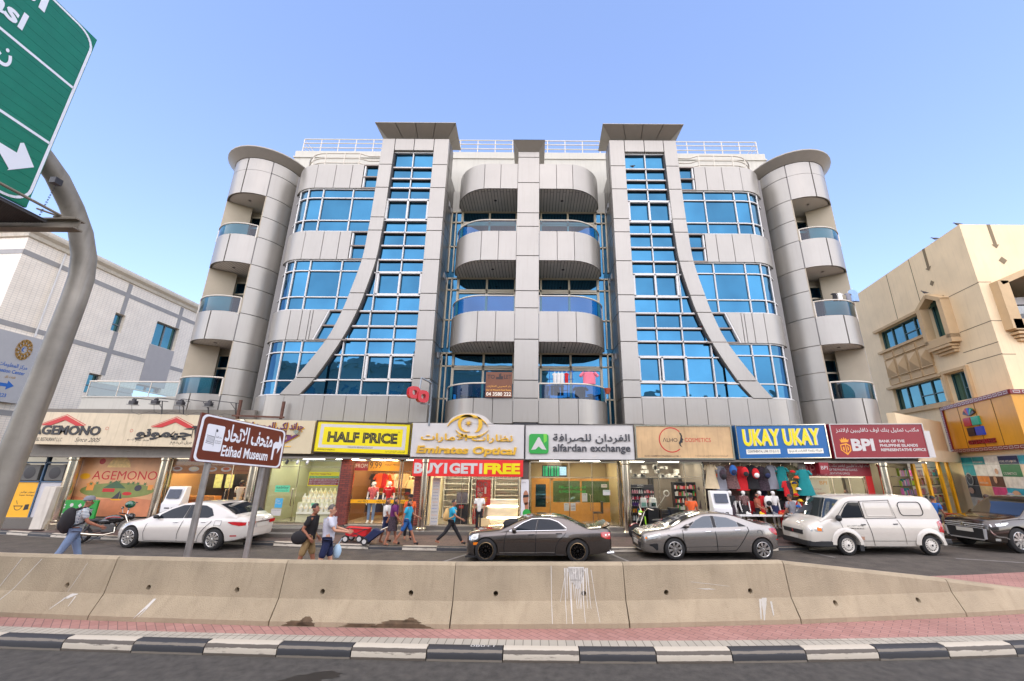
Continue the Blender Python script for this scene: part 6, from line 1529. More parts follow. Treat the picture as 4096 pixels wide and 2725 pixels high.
c.flank([(1.0,0.255,0.275),(1.8,0.262,0.282),(2.62,0.275,0.295)],'chrome_strip',M_CHROME);c.flank([(0.92,0.17,0.22),(2.9,0.18,0.23)],'side_skirt',car_paint('skirt',C(120,118,118),metal=0.6));c.flank([(0.9,0.595,0.602),(2.0,0.635,0.642),(2.9,0.685,0.692),(3.7,0.71,0.717)],'crease_line',M_SEAM,off=0.003)
mb=MB()
for k in range(6):mb.poly([(2.22+k*0.07,-(c.side(2.3,0.26)+0.010),0.235),(2.255+k*0.07,-(c.side(2.3,0.26)+0.010),0.235),(2.28+k*0.07,-(c.side(2.3,0.3)+0.010),0.275),(2.245+k*0.07,-(c.side(2.3,0.3)+0.010),0.275)])
c.put(mb,'stripe_decal',M_TRIM,smooth=0)
c.flank([(0.08,0.58,0.68),(0.2,0.58,0.735),(0.36,0.63,0.765)],'headlight',M_HEAD);c.flank([(0.22,0.46,0.53),(0.36,0.47,0.54)],'side_marker',M_AMBER);c.flank([(4.0,0.72,0.83),(4.12,0.66,0.84),(4.22,0.64,0.83),(4.3,0.64,0.82)],'tail_light',M_TAIL);c.flank([(4.13,0.74,0.78),(4.28,0.74,0.78)],'tail_lens',M_HEAD,off=0.009)
c.nose(0.05,[[(-0.42,0.48),(0.42,0.48),(0.42,0.70),(-0.42,0.70)]],'grille',M_TRIM,off=-0.02);c.nose(0.03,[[(-0.24,0.38),(0.24,0.38),(0.24,0.50),(-0.24,0.50)]],'number_plate',paint('yellow_plate',236,178,20),off=0.0)
mb=MB();mb.grid([[(4.05,y,0.955),(4.15,y,0.985),(4.30,y,1.05),(4.32,y,1.03),(4.20,y,0.96)]for y in (-0.62,-0.4,0,0.4,0.62)]);c.put(mb,'boot_spoiler',GREY1);mb=MB();mb.tube([(4.2,-0.5,0.24),(4.40,-0.5,0.25)],0.045,10);c.put(mb,'exhaust_tip',M_CHROME);mb=MB();mb.box(0.0,0.35,-0.74,0.74,0.135,0.165);c.put(mb,'front_lip',M_TRIM)
mb=MB();mb.ball((1.35,-0.25,0.98),(0.3,0.2,0.18),12);mb.ball((1.9,0.2,0.95),(0.25,0.6,0.22),12);c.put(mb,'cabin',M_CABIN)
c.place(-1.97,12.88)
# --- silver grey saloon --------------------------------------------------------------
GREY2=car_paint('silver_grey_paint',C(144,138,131),metal=0.7,rough=0.25)
L=4.34
c=Car('parked_car','silver grey saloon with silver alloy wheels, parked before the cosmetics shop',GREY2,L,[(0,0.66),(0.05,0.72),(0.3,0.80),(0.8,0.89),(1.1,0.95),(3.4,1.00),(3.9,1.02),(4.2,1.02),(4.34,0.94)],[(0,0.22),(0.2,0.17),(1.0,0.18),(3.2,0.20),(3.9,0.24),(4.34,0.30)],[(0,0.50),(0.06,0.60),(0.2,0.69),(0.5,0.77),(0.9,0.80),(2.2,0.81),(3.5,0.80),(4.0,0.76),(4.22,0.67),(4.34,0.58)],[(0,0.60),(0.4,0.74),(0.9,0.82),(1.3,0.86),(3.4,0.95),(4.0,0.955),(4.34,0.86)],[(0.88,0.90),(1.25,1.06),(1.6,1.19),(1.95,1.285),(2.3,1.315),(2.65,1.305),(3.0,1.245),(3.4,1.12),(3.7,1.03),(3.85,1.0)],wt=0.78)
c.body([(0.98,0.36),(3.70,0.36)],0.31);c.greenhouse()
c.side_glass([(1.48,0.90),(2.22,0.92),(2.20,1.25),(1.98,1.235),(1.72,1.12)],'front_window',M_CARGLASS2);c.side_glass([(2.34,0.925),(3.02,0.95),(2.98,1.09),(2.72,1.20),(2.32,1.245)],'rear_window',M_CARGLASS2)
c.side_glass([(2.23,0.92),(2.33,0.925),(2.31,1.247),(2.21,1.25)],'door_pillar',M_TRIM);c.side_glass([(1.18,0.885),(1.47,0.90),(1.66,1.08),(1.62,1.08)],'quarter_pillar',M_TRIM);c.side_glass([(3.03,0.95),(3.28,0.96),(3.0,1.085)],'quarter_trim',M_TRIM)
c.top_glass(0.98,1.86,1.03,0.93,'windscreen',M_CARGLASS2);c.top_glass(3.0,3.72,0.93,1.0,'rear_screen')
mb=MB();mb.ball((1.75,-0.3,0.98),(0.12,0.2,0.25),12);mb.ball((2.0,0.3,0.95),(0.16,0.22,0.25),12);mb.ball((2.8,0,0.95),(0.15,0.55,0.18),12);mb.box(1.0,3.4,-0.62,0.62,0.85,0.9);c.put(mb,'cabin',M_CABIN)
for x in (0.98,3.70):c.wheel(x,0.31,'alloy',spokes=8)
c.mirror(1.40,0.95,GREY2,0.9);c.handle(2.05,0.80,M_CHROME);c.handle(2.98,0.85,M_CHROME)
c.seam([(1.26,0.88),(1.26,0.6),(1.32,0.25)]);c.seam([(2.27,0.92),(2.28,0.6),(2.30,0.24)]);c.seam([(3.30,0.95),(3.32,0.85),(3.15,0.62),(2.98,0.4),(2.85,0.27),(1.32,0.235)]);c.seam([(0.78,0.72),(1.0,0.60)],0.012);c.flank([(1.34,0.36,0.37),(2.9,0.40,0.41)],'crease_line',M_SEAM,off=0.003)
c.flank([(0.10,0.55,0.635),(0.25,0.57,0.665),(0.42,0.60,0.71),(0.56,0.68,0.735)],'headlight',M_HEAD);c.flank([(0.12,0.57,0.62),(0.17,0.575,0.63)],'indicator',M_AMBER,off=0.01);c.flank([(0.22,0.40,0.42),(0.32,0.36,0.45),(0.42,0.27,0.46),(0.47,0.26,0.45)],'fog_lamp_housing',M_TRIM)
c.flank([(3.98,0.86,0.90),(4.08,0.77,0.91),(4.18,0.72,0.90),(4.28,0.70,0.87)],'tail_light',M_TAIL);c.flank([(4.2,0.56,0.59),(4.3,0.56,0.59)],'reflector',M_TAIL)
c.nose(0.05,[[(-0.46,0.60),(0.46,0.60),(0.5,0.66),(-0.5,0.66)]],'upper_grille',M_TRIM,off=-0.01);c.nose(0.05,[[(-0.42,0.26),(0.42,0.26),(0.48,0.46),(-0.48,0.46)]],'grille',M_TRIM,off=-0.005);c.nose(0.02,[[(-0.24,0.36),(0.24,0.36),(0.24,0.48),(-0.24,0.48)]],'number_plate',M_PLATE,off=0.0)
c.nose(0.02,[[(-0.44,0.245),(0.44,0.245),(0.44,0.265),(-0.44,0.265)]],'chrome_strip',M_CHROME,off=0.0)
mb=MB();mb.lathe([(0.075,0),(0.085,0.004)],(3.66,-(c.side(3.66,0.78)+0.004),0.78),20,'Y');c.put(mb,'fuel_flap',M_SEAM)
c.place(3.36,13.36,R(1.2))
# --- white panel van -----------------------------------------------------------------
L=4.68
VANW=car_paint('van_white',C(196,189,176),rough=0.35)
c=Car('parked_van','white delivery van with black bumpers and blanked side windows',VANW,L,[(0,0.84),(0.05,0.90),(0.3,1.02),(0.62,1.12),(0.8,1.16),(4.4,1.14),(4.68,1.10)],[(0,0.34),(0.2,0.28),(1.0,0.25),(4.2,0.26),(4.68,0.34)],[(0,0.66),(0.06,0.73),(0.2,0.775),(0.5,0.795),(4.3,0.80),(4.55,0.78),(4.68,0.72)],[(0,0.80),(0.4,0.95),(0.8,1.10),(4.68,1.10)],[(0.48,1.06),(0.8,1.26),(1.15,1.56),(1.32,1.70),(1.55,1.78),(2.2,1.825),(3.2,1.83),(4.1,1.81),(4.35,1.77),(4.47,1.62),(4.58,1.35),(4.67,1.10)],cat='van',wt=0.90)
c.body([(1.24,0.40),(4.06,0.38)],0.31);c.greenhouse()
c.side_glass([(1.15,1.13),(1.96,1.15),(1.90,1.62),(1.55,1.62),(1.38,1.46)],'front_window')
c.top_glass(0.60,1.30,1.05,0.98,'windscreen',M_CARGLASS2)
mb=MB();mb.box(0.75,4.3,-0.68,0.68,1.0,1.06);c.put(mb,'cabin',M_CABIN);mb=MB();mb.ball((1.3,-0.2,1.2),(0.18,0.25,0.22),12);c.put(mb,'seat_cover',paint('blue_cloth',20,80,170))
def outl(cx,pts,w_=0.022,off=0.012,m=M_TRIM,name='window_seal'):
 for sg in (-1,1):
  mb=MB();mb.tube([(x,sg*(c.gside(x,z)+off),z)for x,z in pts],w_/2,6,caps=False);c.put(mb,name,m)
def rnd(x0,x1,z0,z1,r,sk=0.0,n=5):
 o=[]
 for px,pz,a in ((x1-r,z1-r,0),(x0+r,z1-r,90),(x0+r,z0+r,180),(x1-r,z0+r,270)):o+=[(px+r*math.cos(R(a+90*i/n))+sk*(pz-z0),pz+r*math.sin(R(a+90*i/n)))for i in range(n+1)]
 return o+[o[0]]
outl(0,rnd(2.10,3.00,1.20,1.64,0.05,-0.1),0.02,0.004,VANW,'blank_panel_edge');outl(0,rnd(3.28,4.08,1.22,1.64,0.12,-0.15));outl(0,[(2.0,1.12),(1.94,1.66),(2.95,1.70),(3.08,1.14),(2.0,1.12)],0.016);outl(0,[(1.0,1.10),(1.45,1.60),(1.6,1.66),(1.92,1.66),(1.98,1.12)],0.016)
outl(0,[(4.22,1.66),(4.42,1.40),(4.58,1.12)],0.02,-0.01)
c.top_glass(4.25,4.55,0.9,0.95,'rear_screen')
for x in (1.24,4.06):c.wheel(x,0.31,'steel',wdt=0.18)
mb=MB();
for sg in (-1,1):mb.ball((1.02,sg*0.88,1.14),(0.09,0.10,0.10),14)
for sg in (-1,1):mb.bar((1.05,sg*0.84,1.1),(1.15,sg*0.72,1.12),0.05)
c.put(mb,'wing_mirror',M_TRIM)
c.handle(1.88,0.93,M_TRIM,0.15);c.handle(2.98,0.95,M_TRIM,0.15)
c.seam([(1.10,1.08),(1.18,0.8),(1.5,0.55),(1.70,0.32)],0.012);c.seam([(2.03,1.09),(2.10,0.7),(2.16,0.30)]);c.seam([(3.08,1.09),(3.2,0.8),(3.24,0.34)],0.012);c.seam([(1.7,0.44),(3.6,0.44)],0.010)
c.flank([(0.10,0.72,0.89),(0.3,0.715,0.885),(0.48,0.71,0.88)],'headlight',M_HEAD);c.flank([(0.3,0.74,0.86),(0.44,0.73,0.83)],'indicator',M_AMBER,off=0.01);c.flank([(4.42,0.72,1.02),(4.52,0.70,1.06),(4.62,0.68,1.05)],'tail_light',M_TAIL);c.flank([(4.44,0.82,0.90),(4.63,0.80,0.90)],'tail_lens',M_HEAD,off=0.01)
c.nose(0.05,[[(-0.48,0.60),(0.48,0.60),(0.50,0.73),(-0.50,0.73)]],'grille',M_TRIM,off=-0.002);c.nose(0.02,[[(-0.2,0.44),(0.2,0.44),(0.2,0.55),(-0.2,0.55)]],'number_plate',M_PLATE,off=0.0)
mb=MB();mb.prism([(-0.025,0.62),(0.03,0.65),(-0.03,0.68),(0.025,0.71),(0.03,0.69),(-0.01,0.68),(0.03,0.65),(-0.03,0.63)],0,0.012);mb.xform(Matrix(((0,1,0,-0.03),(1,0,0,0),(0,0,1,0),(0,0,0,1))));c.put(mb,'grille_badge',P_RED,smooth=0)
mb=MB();q=[(-0.02,-0.62),(0.05,-0.72),(0.4,-0.80),(0.82,-0.815),(0.82,0.815),(0.4,0.80),(0.05,0.72),(-0.02,0.62)];mb.prismz(q,0.26,0.43);o=c.put(mb,'front_bumper',M_TRIM,bevel=0.02);mb=MB();mb.box(4.35,4.82,-0.78,0.78,0.34,0.50);c.put(mb,'rear_bumper',M_TRIM,bevel=0.03)
for sg in (-1,1):
 mb=MB()
 for x,r0 in ((1.24,0.40),(4.06,0.38)):
  rows=[[(x+(r0+dr)*math.cos(R(a)),sg*(c.W+oo),0.31+(r0+dr)*math.sin(R(a)))for a in range(2,179,8)]for dr,oo in ((0.0,-0.02),(0.0,0.035),(0.07,0.035),(0.14,0.0))];mb.grid(rows)
 c.put(mb,'wheel_arch_flare',VANW)
mb=MB();mb.box(1.62,1.75,-0.80,-0.62,0.14,0.32);c.put(mb,'mudflap',M_TRIM)
for st,z0,z1,ar in (('CONTINENTAL LINK CO L.L.C.',0.80,0.84,False),('شركة رابطة القارات ذ.م.م',0.87,0.92,True)):
 mb=MB();text_to(mb,st,1.32,1.88,z0,z1,0,0,0.02,0,ar);mb.v=[(x,-(c.side(x,z)+0.006),z)for x,y,z in mb.v];c.put(mb,'door_lettering',P_BLACK,smooth=0)
mb=MB()
for k in range(3):mb.poly([(1.64,-(c.side(1.7,.5)+0.007),0.475+.035*k),(1.84,-(c.side(1.7,.5)+0.007),0.475+.035*k),(1.84,-(c.side(1.7,.5)+0.007),0.50+.035*k),(1.64,-(c.side(1.7,.5)+0.007),0.50+.035*k)])
c.put(mb,'door_sticker',paint('sticker_brown',170,120,92),smooth=0)
c.place(9.02,14.22,R(2.0))
# --- dark brown off-roader ------------------------------------------------------------
L=4.9
BROWN=car_paint('dark_brown_paint',C(58,50,44),metal=0.6,rough=0.2)
c=Car('parked_suv','dark brown off-road car with chrome grille, at the right edge of the street',BROWN,L,[(0,0.92),(0.05,1.0),(0.3,1.07),(0.9,1.13),(1.3,1.17),(4.6,1.15),(4.9,1.08)],[(0,0.36),(0.2,0.30),(1.0,0.33),(4.2,0.34),(4.9,0.42)],[(0,0.62),(0.06,0.72),(0.2,0.80),(0.5,0.86),(1.0,0.88),(4.4,0.88),(4.9,0.74)],[(0,0.86),(0.4,0.98),(1.0,1.04),(1.4,1.08),(4.9,1.08)],[(1.2,1.10),(1.6,1.33),(2.0,1.58),(2.3,1.72),(2.7,1.77),(4.0,1.75),(4.5,1.62),(4.85,1.12)],cat='off-road car',wt=0.80)
c.body([(0.95,0.46),(3.85,0.46)],0.40);c.greenhouse()
c.side_glass([(1.65,1.12),(2.6,1.14),(2.62,1.66),(2.3,1.62),(1.85,1.32)],'front_window');c.side_glass([(2.72,1.14),(3.7,1.16),(3.65,1.64),(2.74,1.66)],'rear_window');c.side_glass([(3.8,1.17),(4.45,1.2),(4.3,1.58),(3.78,1.62)],'quarter_window')
c.top_glass(1.32,2.22,1.05,0.95,'windscreen',M_CARGLASS2);mb=MB();mb.box(1.6,4.4,-0.7,0.7,1.05,1.1);mb.ball((2.3,-0.35,1.3),(0.15,0.22,0.3),12);c.put(mb,'cabin',M_CABIN)
for x in (0.95,3.85):c.wheel(x,0.40,'suv',spokes=9)
c.mirror(1.75,1.16,BROWN,1.1);c.handle(2.5,0.98,M_CHROME);c.handle(3.5,1.0,M_CHROME)
c.seam([(1.45,1.06),(1.42,0.8),(1.5,0.42)]);c.seam([(2.65,1.07),(2.66,0.42)]);c.seam([(0.5,1.0),(0.9,1.05),(1.4,1.07)],0.012)
c.flank([(0.10,0.82,0.90),(0.3,0.84,0.93),(0.55,0.88,0.96),(0.68,0.94,0.965)],'headlight',M_HEAD);c.flank([(0.05,0.68,0.76),(0.10,0.55,0.62),(0.2,0.50,0.54),(0.42,0.48,0.52),(0.55,0.42,0.46)],'chrome_blade',M_CHROME,off=0.02);c.flank([(0.12,0.38,0.46),(0.26,0.38,0.46)],'fog_lamp',M_HEAD,off=0.015)
c.nose(0.05,[[(-0.55,0.40),(0.55,0.40),(0.58,0.74),(-0.58,0.74)]],'grille',M_TRIM,off=-0.005)
c.nose(0.05,[[(-0.60,0.865),(0.60,0.865),(0.60,0.89),(-0.60,0.89)],[(-0.58,0.80),(0.58,0.80),(0.58,0.825),(-0.58,0.825)],[(-0.56,0.745),(0.56,0.745),(0.56,0.765),(-0.56,0.765)],[(-0.60,0.41),(-0.55,0.41),(-0.58,0.74),(-0.64,0.74)],[(0.60,0.41),(0.55,0.41),(0.58,0.74),(0.64,0.74)]],'chrome_grille_bar',mat('bright_trim',C(214,214,214),rough=0.25,metal=0.5,var=0),off=0.02)
c.nose(0.02,[[(-0.26,0.60),(0.26,0.60),(0.26,0.72),(-0.26,0.72)]],'number_plate',M_PLATE,off=0.012);c.nose(0.03,[[(-0.5,0.36),(0.5,0.36),(0.55,0.40),(-0.55,0.40)]],'skid_plate',MATS.get('skid')or paint('skid_silver',150,148,144,rough=0.3),off=0.0)
mb=MB()
for k in range(3):
 a=R(90+120*k);u,v=math.cos(a),math.sin(a);p=[(0,0),(0.045*u-0.026*v,0.045*v+0.026*u),(0.09*u,0.09*v),(0.045*u+0.026*v,0.045*v-0.026*u)];mb.prismx([(y,0.825+z)for y,z in p],-0.055,-0.03)
c.put(mb,'grille_badge',M_CHROME,smooth=0);mb=MB();mb.tube([(1.25,-0.6,1.17),(1.7,-0.15,1.16)],0.012,6);mb.tube([(3.9,0.2,1.75),(4.1,0.2,2.0)],0.008,5);c.put(mb,'wiper',M_TRIM)
c.place(15.55,14.72,R(7.0))
# ---------------------------------------------------------------- motorcycle beside the white saloon
def wheel_at(mb,x,y,z,r,w_,m0=0,m1=1,axis='Y',n=26):
 mb.lathe([(r*.72,-w_/2),(r*.9,-w_/2),(r,-w_*.2),(r,w_*.2),(r*.9,w_/2),(r*.72,w_/2),(r*.72,-w_/2)],(x,y,z),n,axis,m0)
 for k in range(6):
  a=math.pi*k/3
  if axis=='Y':mb.bar((x,y,z),(x+r*.74*math.cos(a),y,z+r*.74*math.sin(a)),0.03,0.02,m1)
 mb.lathe([(0.05,-w_*.6),(0.05,w_*.6)],(x,y,z),12,axis,m1)
t=thing('motorcycle','black motorcycle with a green helmet hung on it, standing ahead of the white saloon','motorcycle',(-15.3,15.6,0))
def tp(mb,name,mats_,parent=t,**k):
 mb.v=[(x,y,z)for x,y,z in mb.v];o=mb.build(name,mats_,None,local=True,**k);o.parent=parent;return o
for x,nm in ((-0.62,'rear_wheel'),(0.66,'front_wheel')):
 m=MB();wheel_at(m,x,0,0.29,0.29,0.11);tp(m,nm,[M_TYRE,M_BLKRIM])
M_MOTO=car_paint('moto_black',C(28,28,30),rough=0.18)
m=MB();m.ball((0.12,0,0.80),(0.30,0.14,0.15),16);m.ball((-0.05,0,0.72),(0.3,0.12,0.1),14);tp(m,'fuel_tank',[M_MOTO])
m=MB();m.ball((-0.42,0,0.76),(0.36,0.12,0.07),14);m.ball((-0.75,0,0.82),(0.16,0.09,0.06),12);tp(m,'seat',[M_TRIM])
m=MB();m.box(-0.12,0.22,-0.12,0.12,0.32,0.62);m.tube([(0.05,0,0.5),(0.16,-0.05,0.64)],0.09,12);tp(m,'engine',[mat('engine_metal',C(96,94,92),rough=0.4,metal=0.7,var=0.3,scale=9)],bevel=0.03)
m=MB();m.tube([(0.22,-0.14,0.5),(0.26,-0.16,0.32),(0.0,-0.17,0.24),(-0.35,-0.18,0.28),(-0.75,-0.2,0.36)],[0.025,0.025,0.03,0.05,0.055],10);tp(m,'exhaust_pipe',[P_CHROME])
m=MB();m.tube([(-0.62,-0.06,0.29),(-0.1,-0.06,0.4),(0.2,-0.06,0.36),(0.34,0,0.88)],0.025,8);m.tube([(0.34,0,0.88),(-0.1,0,0.66),(-0.5,0,0.70),(-0.85,0,0.78)],0.025,8);m.tube([(-0.55,-0.1,0.3),(-0.42,-0.1,0.68)],0.03,8);m.tube([(-0.12,-0.12,0.22),(-0.32,-0.30,0.01)],0.015,6);tp(m,'frame',[M_TRIM])
for y in (-0.09,0.09):
 m=MB();m.tube([(0.66,y,0.29),(0.50,y,0.66),(0.38,y,0.92)],0.025,8);tp(m,'fork',[P_CHROME])
m=MB();m.tube([(0.28,-0.36,0.98),(0.38,-0.2,0.96),(0.40,0,0.93),(0.38,0.2,0.96),(0.28,0.36,0.98)],0.018,8);tp(m,'handlebar',[M_TRIM])
m=MB();m.tube([(0.34,-0.24,0.96),(0.32,-0.30,1.12)],0.01,6);m.ball((0.32,-0.32,1.16),(0.03,0.10,0.055),12);m.tube([(0.34,0.24,0.96),(0.32,0.30,1.12)],0.01,6);m.ball((0.32,0.32,1.16),(0.03,0.10,0.055),12);tp(m,'wing_mirror',[M_CHROME])
m=MB();m.ball((0.52,0,0.86),(0.12,0.13,0.13),14);tp(m,'headlight',[M_MOTO]);m=MB();m.tube([(0.3,-0.13,0.83),(0.1,-0.145,0.86),(-0.1,-0.125,0.82)],0.014,6);tp(m,'red_stripe',[P_RED])
m=MB();m.lathe([(0.31,-0.06),(0.335,0),(0.31,0.06)],(0.66,0,0.29),16,'Y',0,R(20),R(150));tp(m,'mudguard',[M_MOTO])
m=MB();m.lathe([(0.325,-0.07),(0.345,0),(0.325,0.07)],(-0.62,0,0.29),16,'Y',0,R(60),R(175));tp(m,'mudguard',[M_MOTO])
t.rotation_euler=(R(-8),0,R(28));t.scale=(1.05,1.05,0.96)
h=thing('helmet','glossy green motorcycle helmet resting on the motorcycle handlebar','helmet',(-14.86,15.8,1.14))
m=MB();m.ball((-14.86,15.8,1.25),(0.16,0.14,0.13),18);m.build('shell',[car_paint('helmet_green',C(10,84,58),rough=0.1)],h);m=MB();m.ball((-14.86,15.765,1.235),(0.10,0.11,0.075),16);m.build('visor',[M_CARGLASS],h)
t=thing('scooter','small fat-wheeled electric scooter with lime green forks, by the cosmetics shop window','scooter',(4.05,16.25,0.15))
LIME=paint('lime_green',150,210,40)
m=MB();m.lathe([(0.15,-0.12),(0.21,-0.12),(0.26,-0.06),(0.265,0.0),(0.26,0.06),(0.21,0.12),(0.15,0.12)],(-0.22,0,0.265),26,'Y');m.lathe([(0.15,-0.10),(0.04,-0.08),(0.0,-0.08)],(-0.22,0,0.265),20,'Y',1);tp(m,'front_wheel',[M_TYRE,P_CHROME],t)
m=MB();m.lathe([(0.15,-0.12),(0.21,-0.12),(0.26,-0.06),(0.265,0.0),(0.26,0.06),(0.21,0.12),(0.15,0.12)],(0.95,0,0.265),26,'Y');m.lathe([(0.15,-0.10),(0.0,-0.08)],(0.95,0,0.265),20,'Y',1);tp(m,'rear_wheel',[M_TYRE,P_CHROME],t)
m=MB();m.lathe([(0.275,-0.1),(0.295,0),(0.275,0.1)],(-0.22,0,0.265),14,'Y',0,R(30),R(140));tp(m,'mudguard',[paint('dark_red_gloss',110,24,30,rough=0.15)],t)
for y in (-0.15,0.15):
 m=MB();m.tube([(-0.22,y,0.265),(0.0,y,0.70),(0.12,y,0.95)],0.018,8);tp(m,'fork',[P_CHROME],t)
m=MB();m.tube([(0.35,-0.36,1.03),(0.2,-0.28,1.08),(0.12,-0.1,0.94),(0.12,0.1,0.94),(0.12,0.28,1.16),(0.22,0.36,1.22)],0.015,8);tp(m,'handlebar',[P_CHROME],t)
m=MB();m.ball((0.0,-0.02,0.84),(0.07,0.09,0.09),14);tp(m,'headlight',[P_CHROME],t);m=MB();m.ball((0.03,0,0.94),(0.08,0.08,0.05),12);m.tube([(0.16,-0.08,0.78),(0.17,-0.1,0.55),(0.2,-0.08,0.45)],0.025,8);tp(m,'lime_fairing',[LIME],t)
m=MB();m.tube([(0.1,0,0.9),(0.2,0,0.45),(0.4,0,0.22),(0.8,0,0.22),(0.95,0,0.3)],0.05,8);m.box(0.35,0.85,-0.13,0.13,0.2,0.27);tp(m,'frame',[M_TRIM],t)
m=MB();m.ball((0.75,0,0.62),(0.3,0.14,0.06),14);m.tube([(0.75,0,0.25),(0.75,0,0.6)],0.03,6);tp(m,'seat',[M_TRIM],t)
t.rotation_euler=(0,0,R(12))
# ---------------------------------------------------------------- posters, goods and fittings of the shops
def poster(name,label,x0,x1,z0,z1,y,m,texts=(),cat='poster',th=0.01,group=None):
 b=MB();b.box(x0,x1,y,y+th,z0,z1)
 t_=thing(name,label,cat,((x0+x1)/2,y,z0),group);b.build('sheet',[m],t_,smooth=0)
 for tx in texts:
  st,u0,u1,v0,v1,mm=tx[:6];k=MB();text_to(k,st,x0+(x1-x0)*u0,x0+(x1-x0)*u1,z0+(z1-z0)*v0,z0+(z1-z0)*v1,y-0.004,0,0.0,0,len(tx)>6 and tx[6]);k.build('lettering',[mm],t_,smooth=0)
 return t_
def pshape(t_,y,polys,m,name='print',k=0.003):
 b=MB()
 for p in polys:b.poly([(x,y-k,z)for x,z in p])
 b.build(name,[m],t_,smooth=0)
def ell(cx,cz,rx,rz,n=22,a0=0,a1=360):return [(cx+rx*math.cos(R(a0+(a1-a0)*i/n)),cz+rz*math.sin(R(a0+(a1-a0)*i/n)))for i in range(n+(0 if a1-a0==360 else 1))]
PRE=set(bpy.data.objects)
YM=17.6
t=m_=poster('mural','peach coloured wall mural with red lettering, green island and little boats',-19.38,-15.97,0.62,3.12,YM,paint('mural_peach',214,158,108,var=0.22,scale=0.9),[('AGEMONO',0.17,0.965,0.57,0.71,P_RED)],cat='mural',th=0.12)
MG,MO,MK=paint('mural_green',122,132,66,var=0.2,scale=3),paint('mural_orange',222,142,60),paint('mural_dark',54,50,60)
pshape(t,YM,[[(-19.38,0.62),(-15.97,0.62),(-15.97,1.25),(-17,1.35),(-18.4,1.28),(-19.38,1.4)]],paint('mural_clay',206,130,88,var=0.2,scale=2),k=0.002);pshape(t,YM,[ell(-17.6,1.62,1.55,0.30)],MG)
pshape(t,YM,[[(-18.2,1.72),(-17.72,2.02),(-17.25,1.70)]],paint('mural_hill',58,92,60),k=0.005);pshape(t,YM,[ell(-18.55,2.78,0.13,0.12)],P_RED);pshape(t,YM,[ell(-17.8,2.38,0.52,0.62,12,15,165)],paint('mural_fan',232,196,120,var=0.3,scale=9),k=0.0025)
pshape(t,YM,[[(-18.9,1.62),(-18.6,1.62),(-18.6,1.85),(-18.52,1.85),(-18.75,1.98),(-18.98,1.85),(-18.9,1.85)],[(-16.35,1.85),(-16.15,1.85),(-16.15,1.65),(-16.35,1.65)]],MO,k=0.006);pshape(t,YM,[[(-18.2,1.56),(-17.7,1.56),(-17.7,1.70),(-18.2,1.70)],ell(-17.15,1.5,0.2,0.07)],P_RED,k=0.006)
pshape(t,YM,[[(-17.75,1.30),(-17.45,1.62),(-17.45,1.30)],[(-17.42,1.30),(-17.42,1.60),(-17.32,1.30)],ell(-18.5,1.12,0.17,0.03),ell(-16.8,1.16,0.22,0.03),ell(-16.75,1.72,0.15,0.12)],MK,k=0.006);pshape(t,YM,[[(-17.8,1.29),(-17.25,1.29),(-17.35,1.24),(-17.7,1.24)],ell(-19.1,2.18,0.22,0.12)],P_AMBER,k=0.007)
pal_=[(-18.75,2.0),(-18.5,2.03),(-17.95,2.06),(-17.6,2.08),(-17.2,2.02),(-17.0,2.04),(-16.8,2.02),(-16.5,2.0)]
pshape(t,YM,[[(x+0.11*math.cos(R(a))*(1 if i%2==0 else 0.35),z-0.12+0.09*math.sin(R(a))*(1 if i%2==0 else 0.35))for i,a in enumerate(range(0,360,30))]for x,z in pal_],paint('mural_palm',66,110,62),k=0.008)
m=MB()
for a,b,c,d_ in ((-22.1,-19.9,2.68,2.74),(-22.1,-19.9,1.92,1.97),(-20.98,-20.92,0.5,3.4),(-22.1,-22.04,0.5,3.4),(-22.1,-19.9,0.46,0.52)):m.box(a,b,17.62,17.7,c,d_)
o=m.build('side_window',[paint('blue_mullion',60,92,120)],apt,smooth=0);m=MB();m.box(-22.1,-19.9,17.70,17.74,1.95,3.4);m.build('pane',[mirror_glass('smoked_glass',(0.16,0.16,0.15))],o,smooth=0)
for x,lb_ in ((-21.45,'grey air conditioner behind the smoked pane nearest the tiled building'),(-20.4,'grey air conditioner behind the smoked pane nearest the white column')):
 t=thing('air_conditioner',lb_,'air conditioner',(x,17.6,2.0));m=MB();m.box(x-0.38,x+0.38,17.58,17.69,2.0,2.62);m.build('casing',[paint('ac_grey',92,90,84)],t,bevel=0.01);m=MB();m.lathe([(0.24,17.575),(0.20,17.57),(0.0,17.572)],(x,0,2.3),24,'Y');m.build('fan_grille',[M_SHELFD],t)
t=poster('savings_poster','yellow window poster with a smiling basket and super savings wording',-22.04,-20.98,0.52,1.92,17.66,paint('promo_amber',240,176,20),[('Super Savings',0.36,0.92,0.60,0.66,P_BLACK),('سوبر توفير',0.36,0.92,0.68,0.76,P_BLACK,True)],th=0.03)
pshape(t,17.66,ring(-21.55,0.98,0.14,0.165,180,360,12)+[[(-21.75,0.97),(-21.35,0.97),(-21.35,1.0),(-21.75,1.0)],[(-21.3,0.82),(-21.1,0.86),(-21.12,1.06),(-21.28,1.04)],[(-21.62,1.05),(-21.6,1.05),(-21.68,1.2),(-21.7,1.19)]],P_BLACK)
poster('white_promo_panel','pale grey window panel right of the yellow savings poster',-20.92,-19.92,0.52,1.92,17.66,paint('promo_grey',196,194,196),th=0.03)
m=MB();m.prism([(-20.0,0.2),(-19.5,0.2),(-19.42,1.78),(-19.9,1.79)],16.95,17.5);tag(m.build('white_pillar',[paint('pillar_white',206,198,184,streak=0.3,var=0.1)],bevel=0.01),'low white rendered pillar beside the yellow savings poster','pillar')
t=thing('delivery_board','green board with white dots and curves propped behind the man with the backpack','board',(-18.0,16.9,0.6));m=MB();m.box(-18.75,-17.45,16.82,16.9,0.62,1.30);m.build('board',[paint('board_green',24,140,50)],t,bevel=0.01)
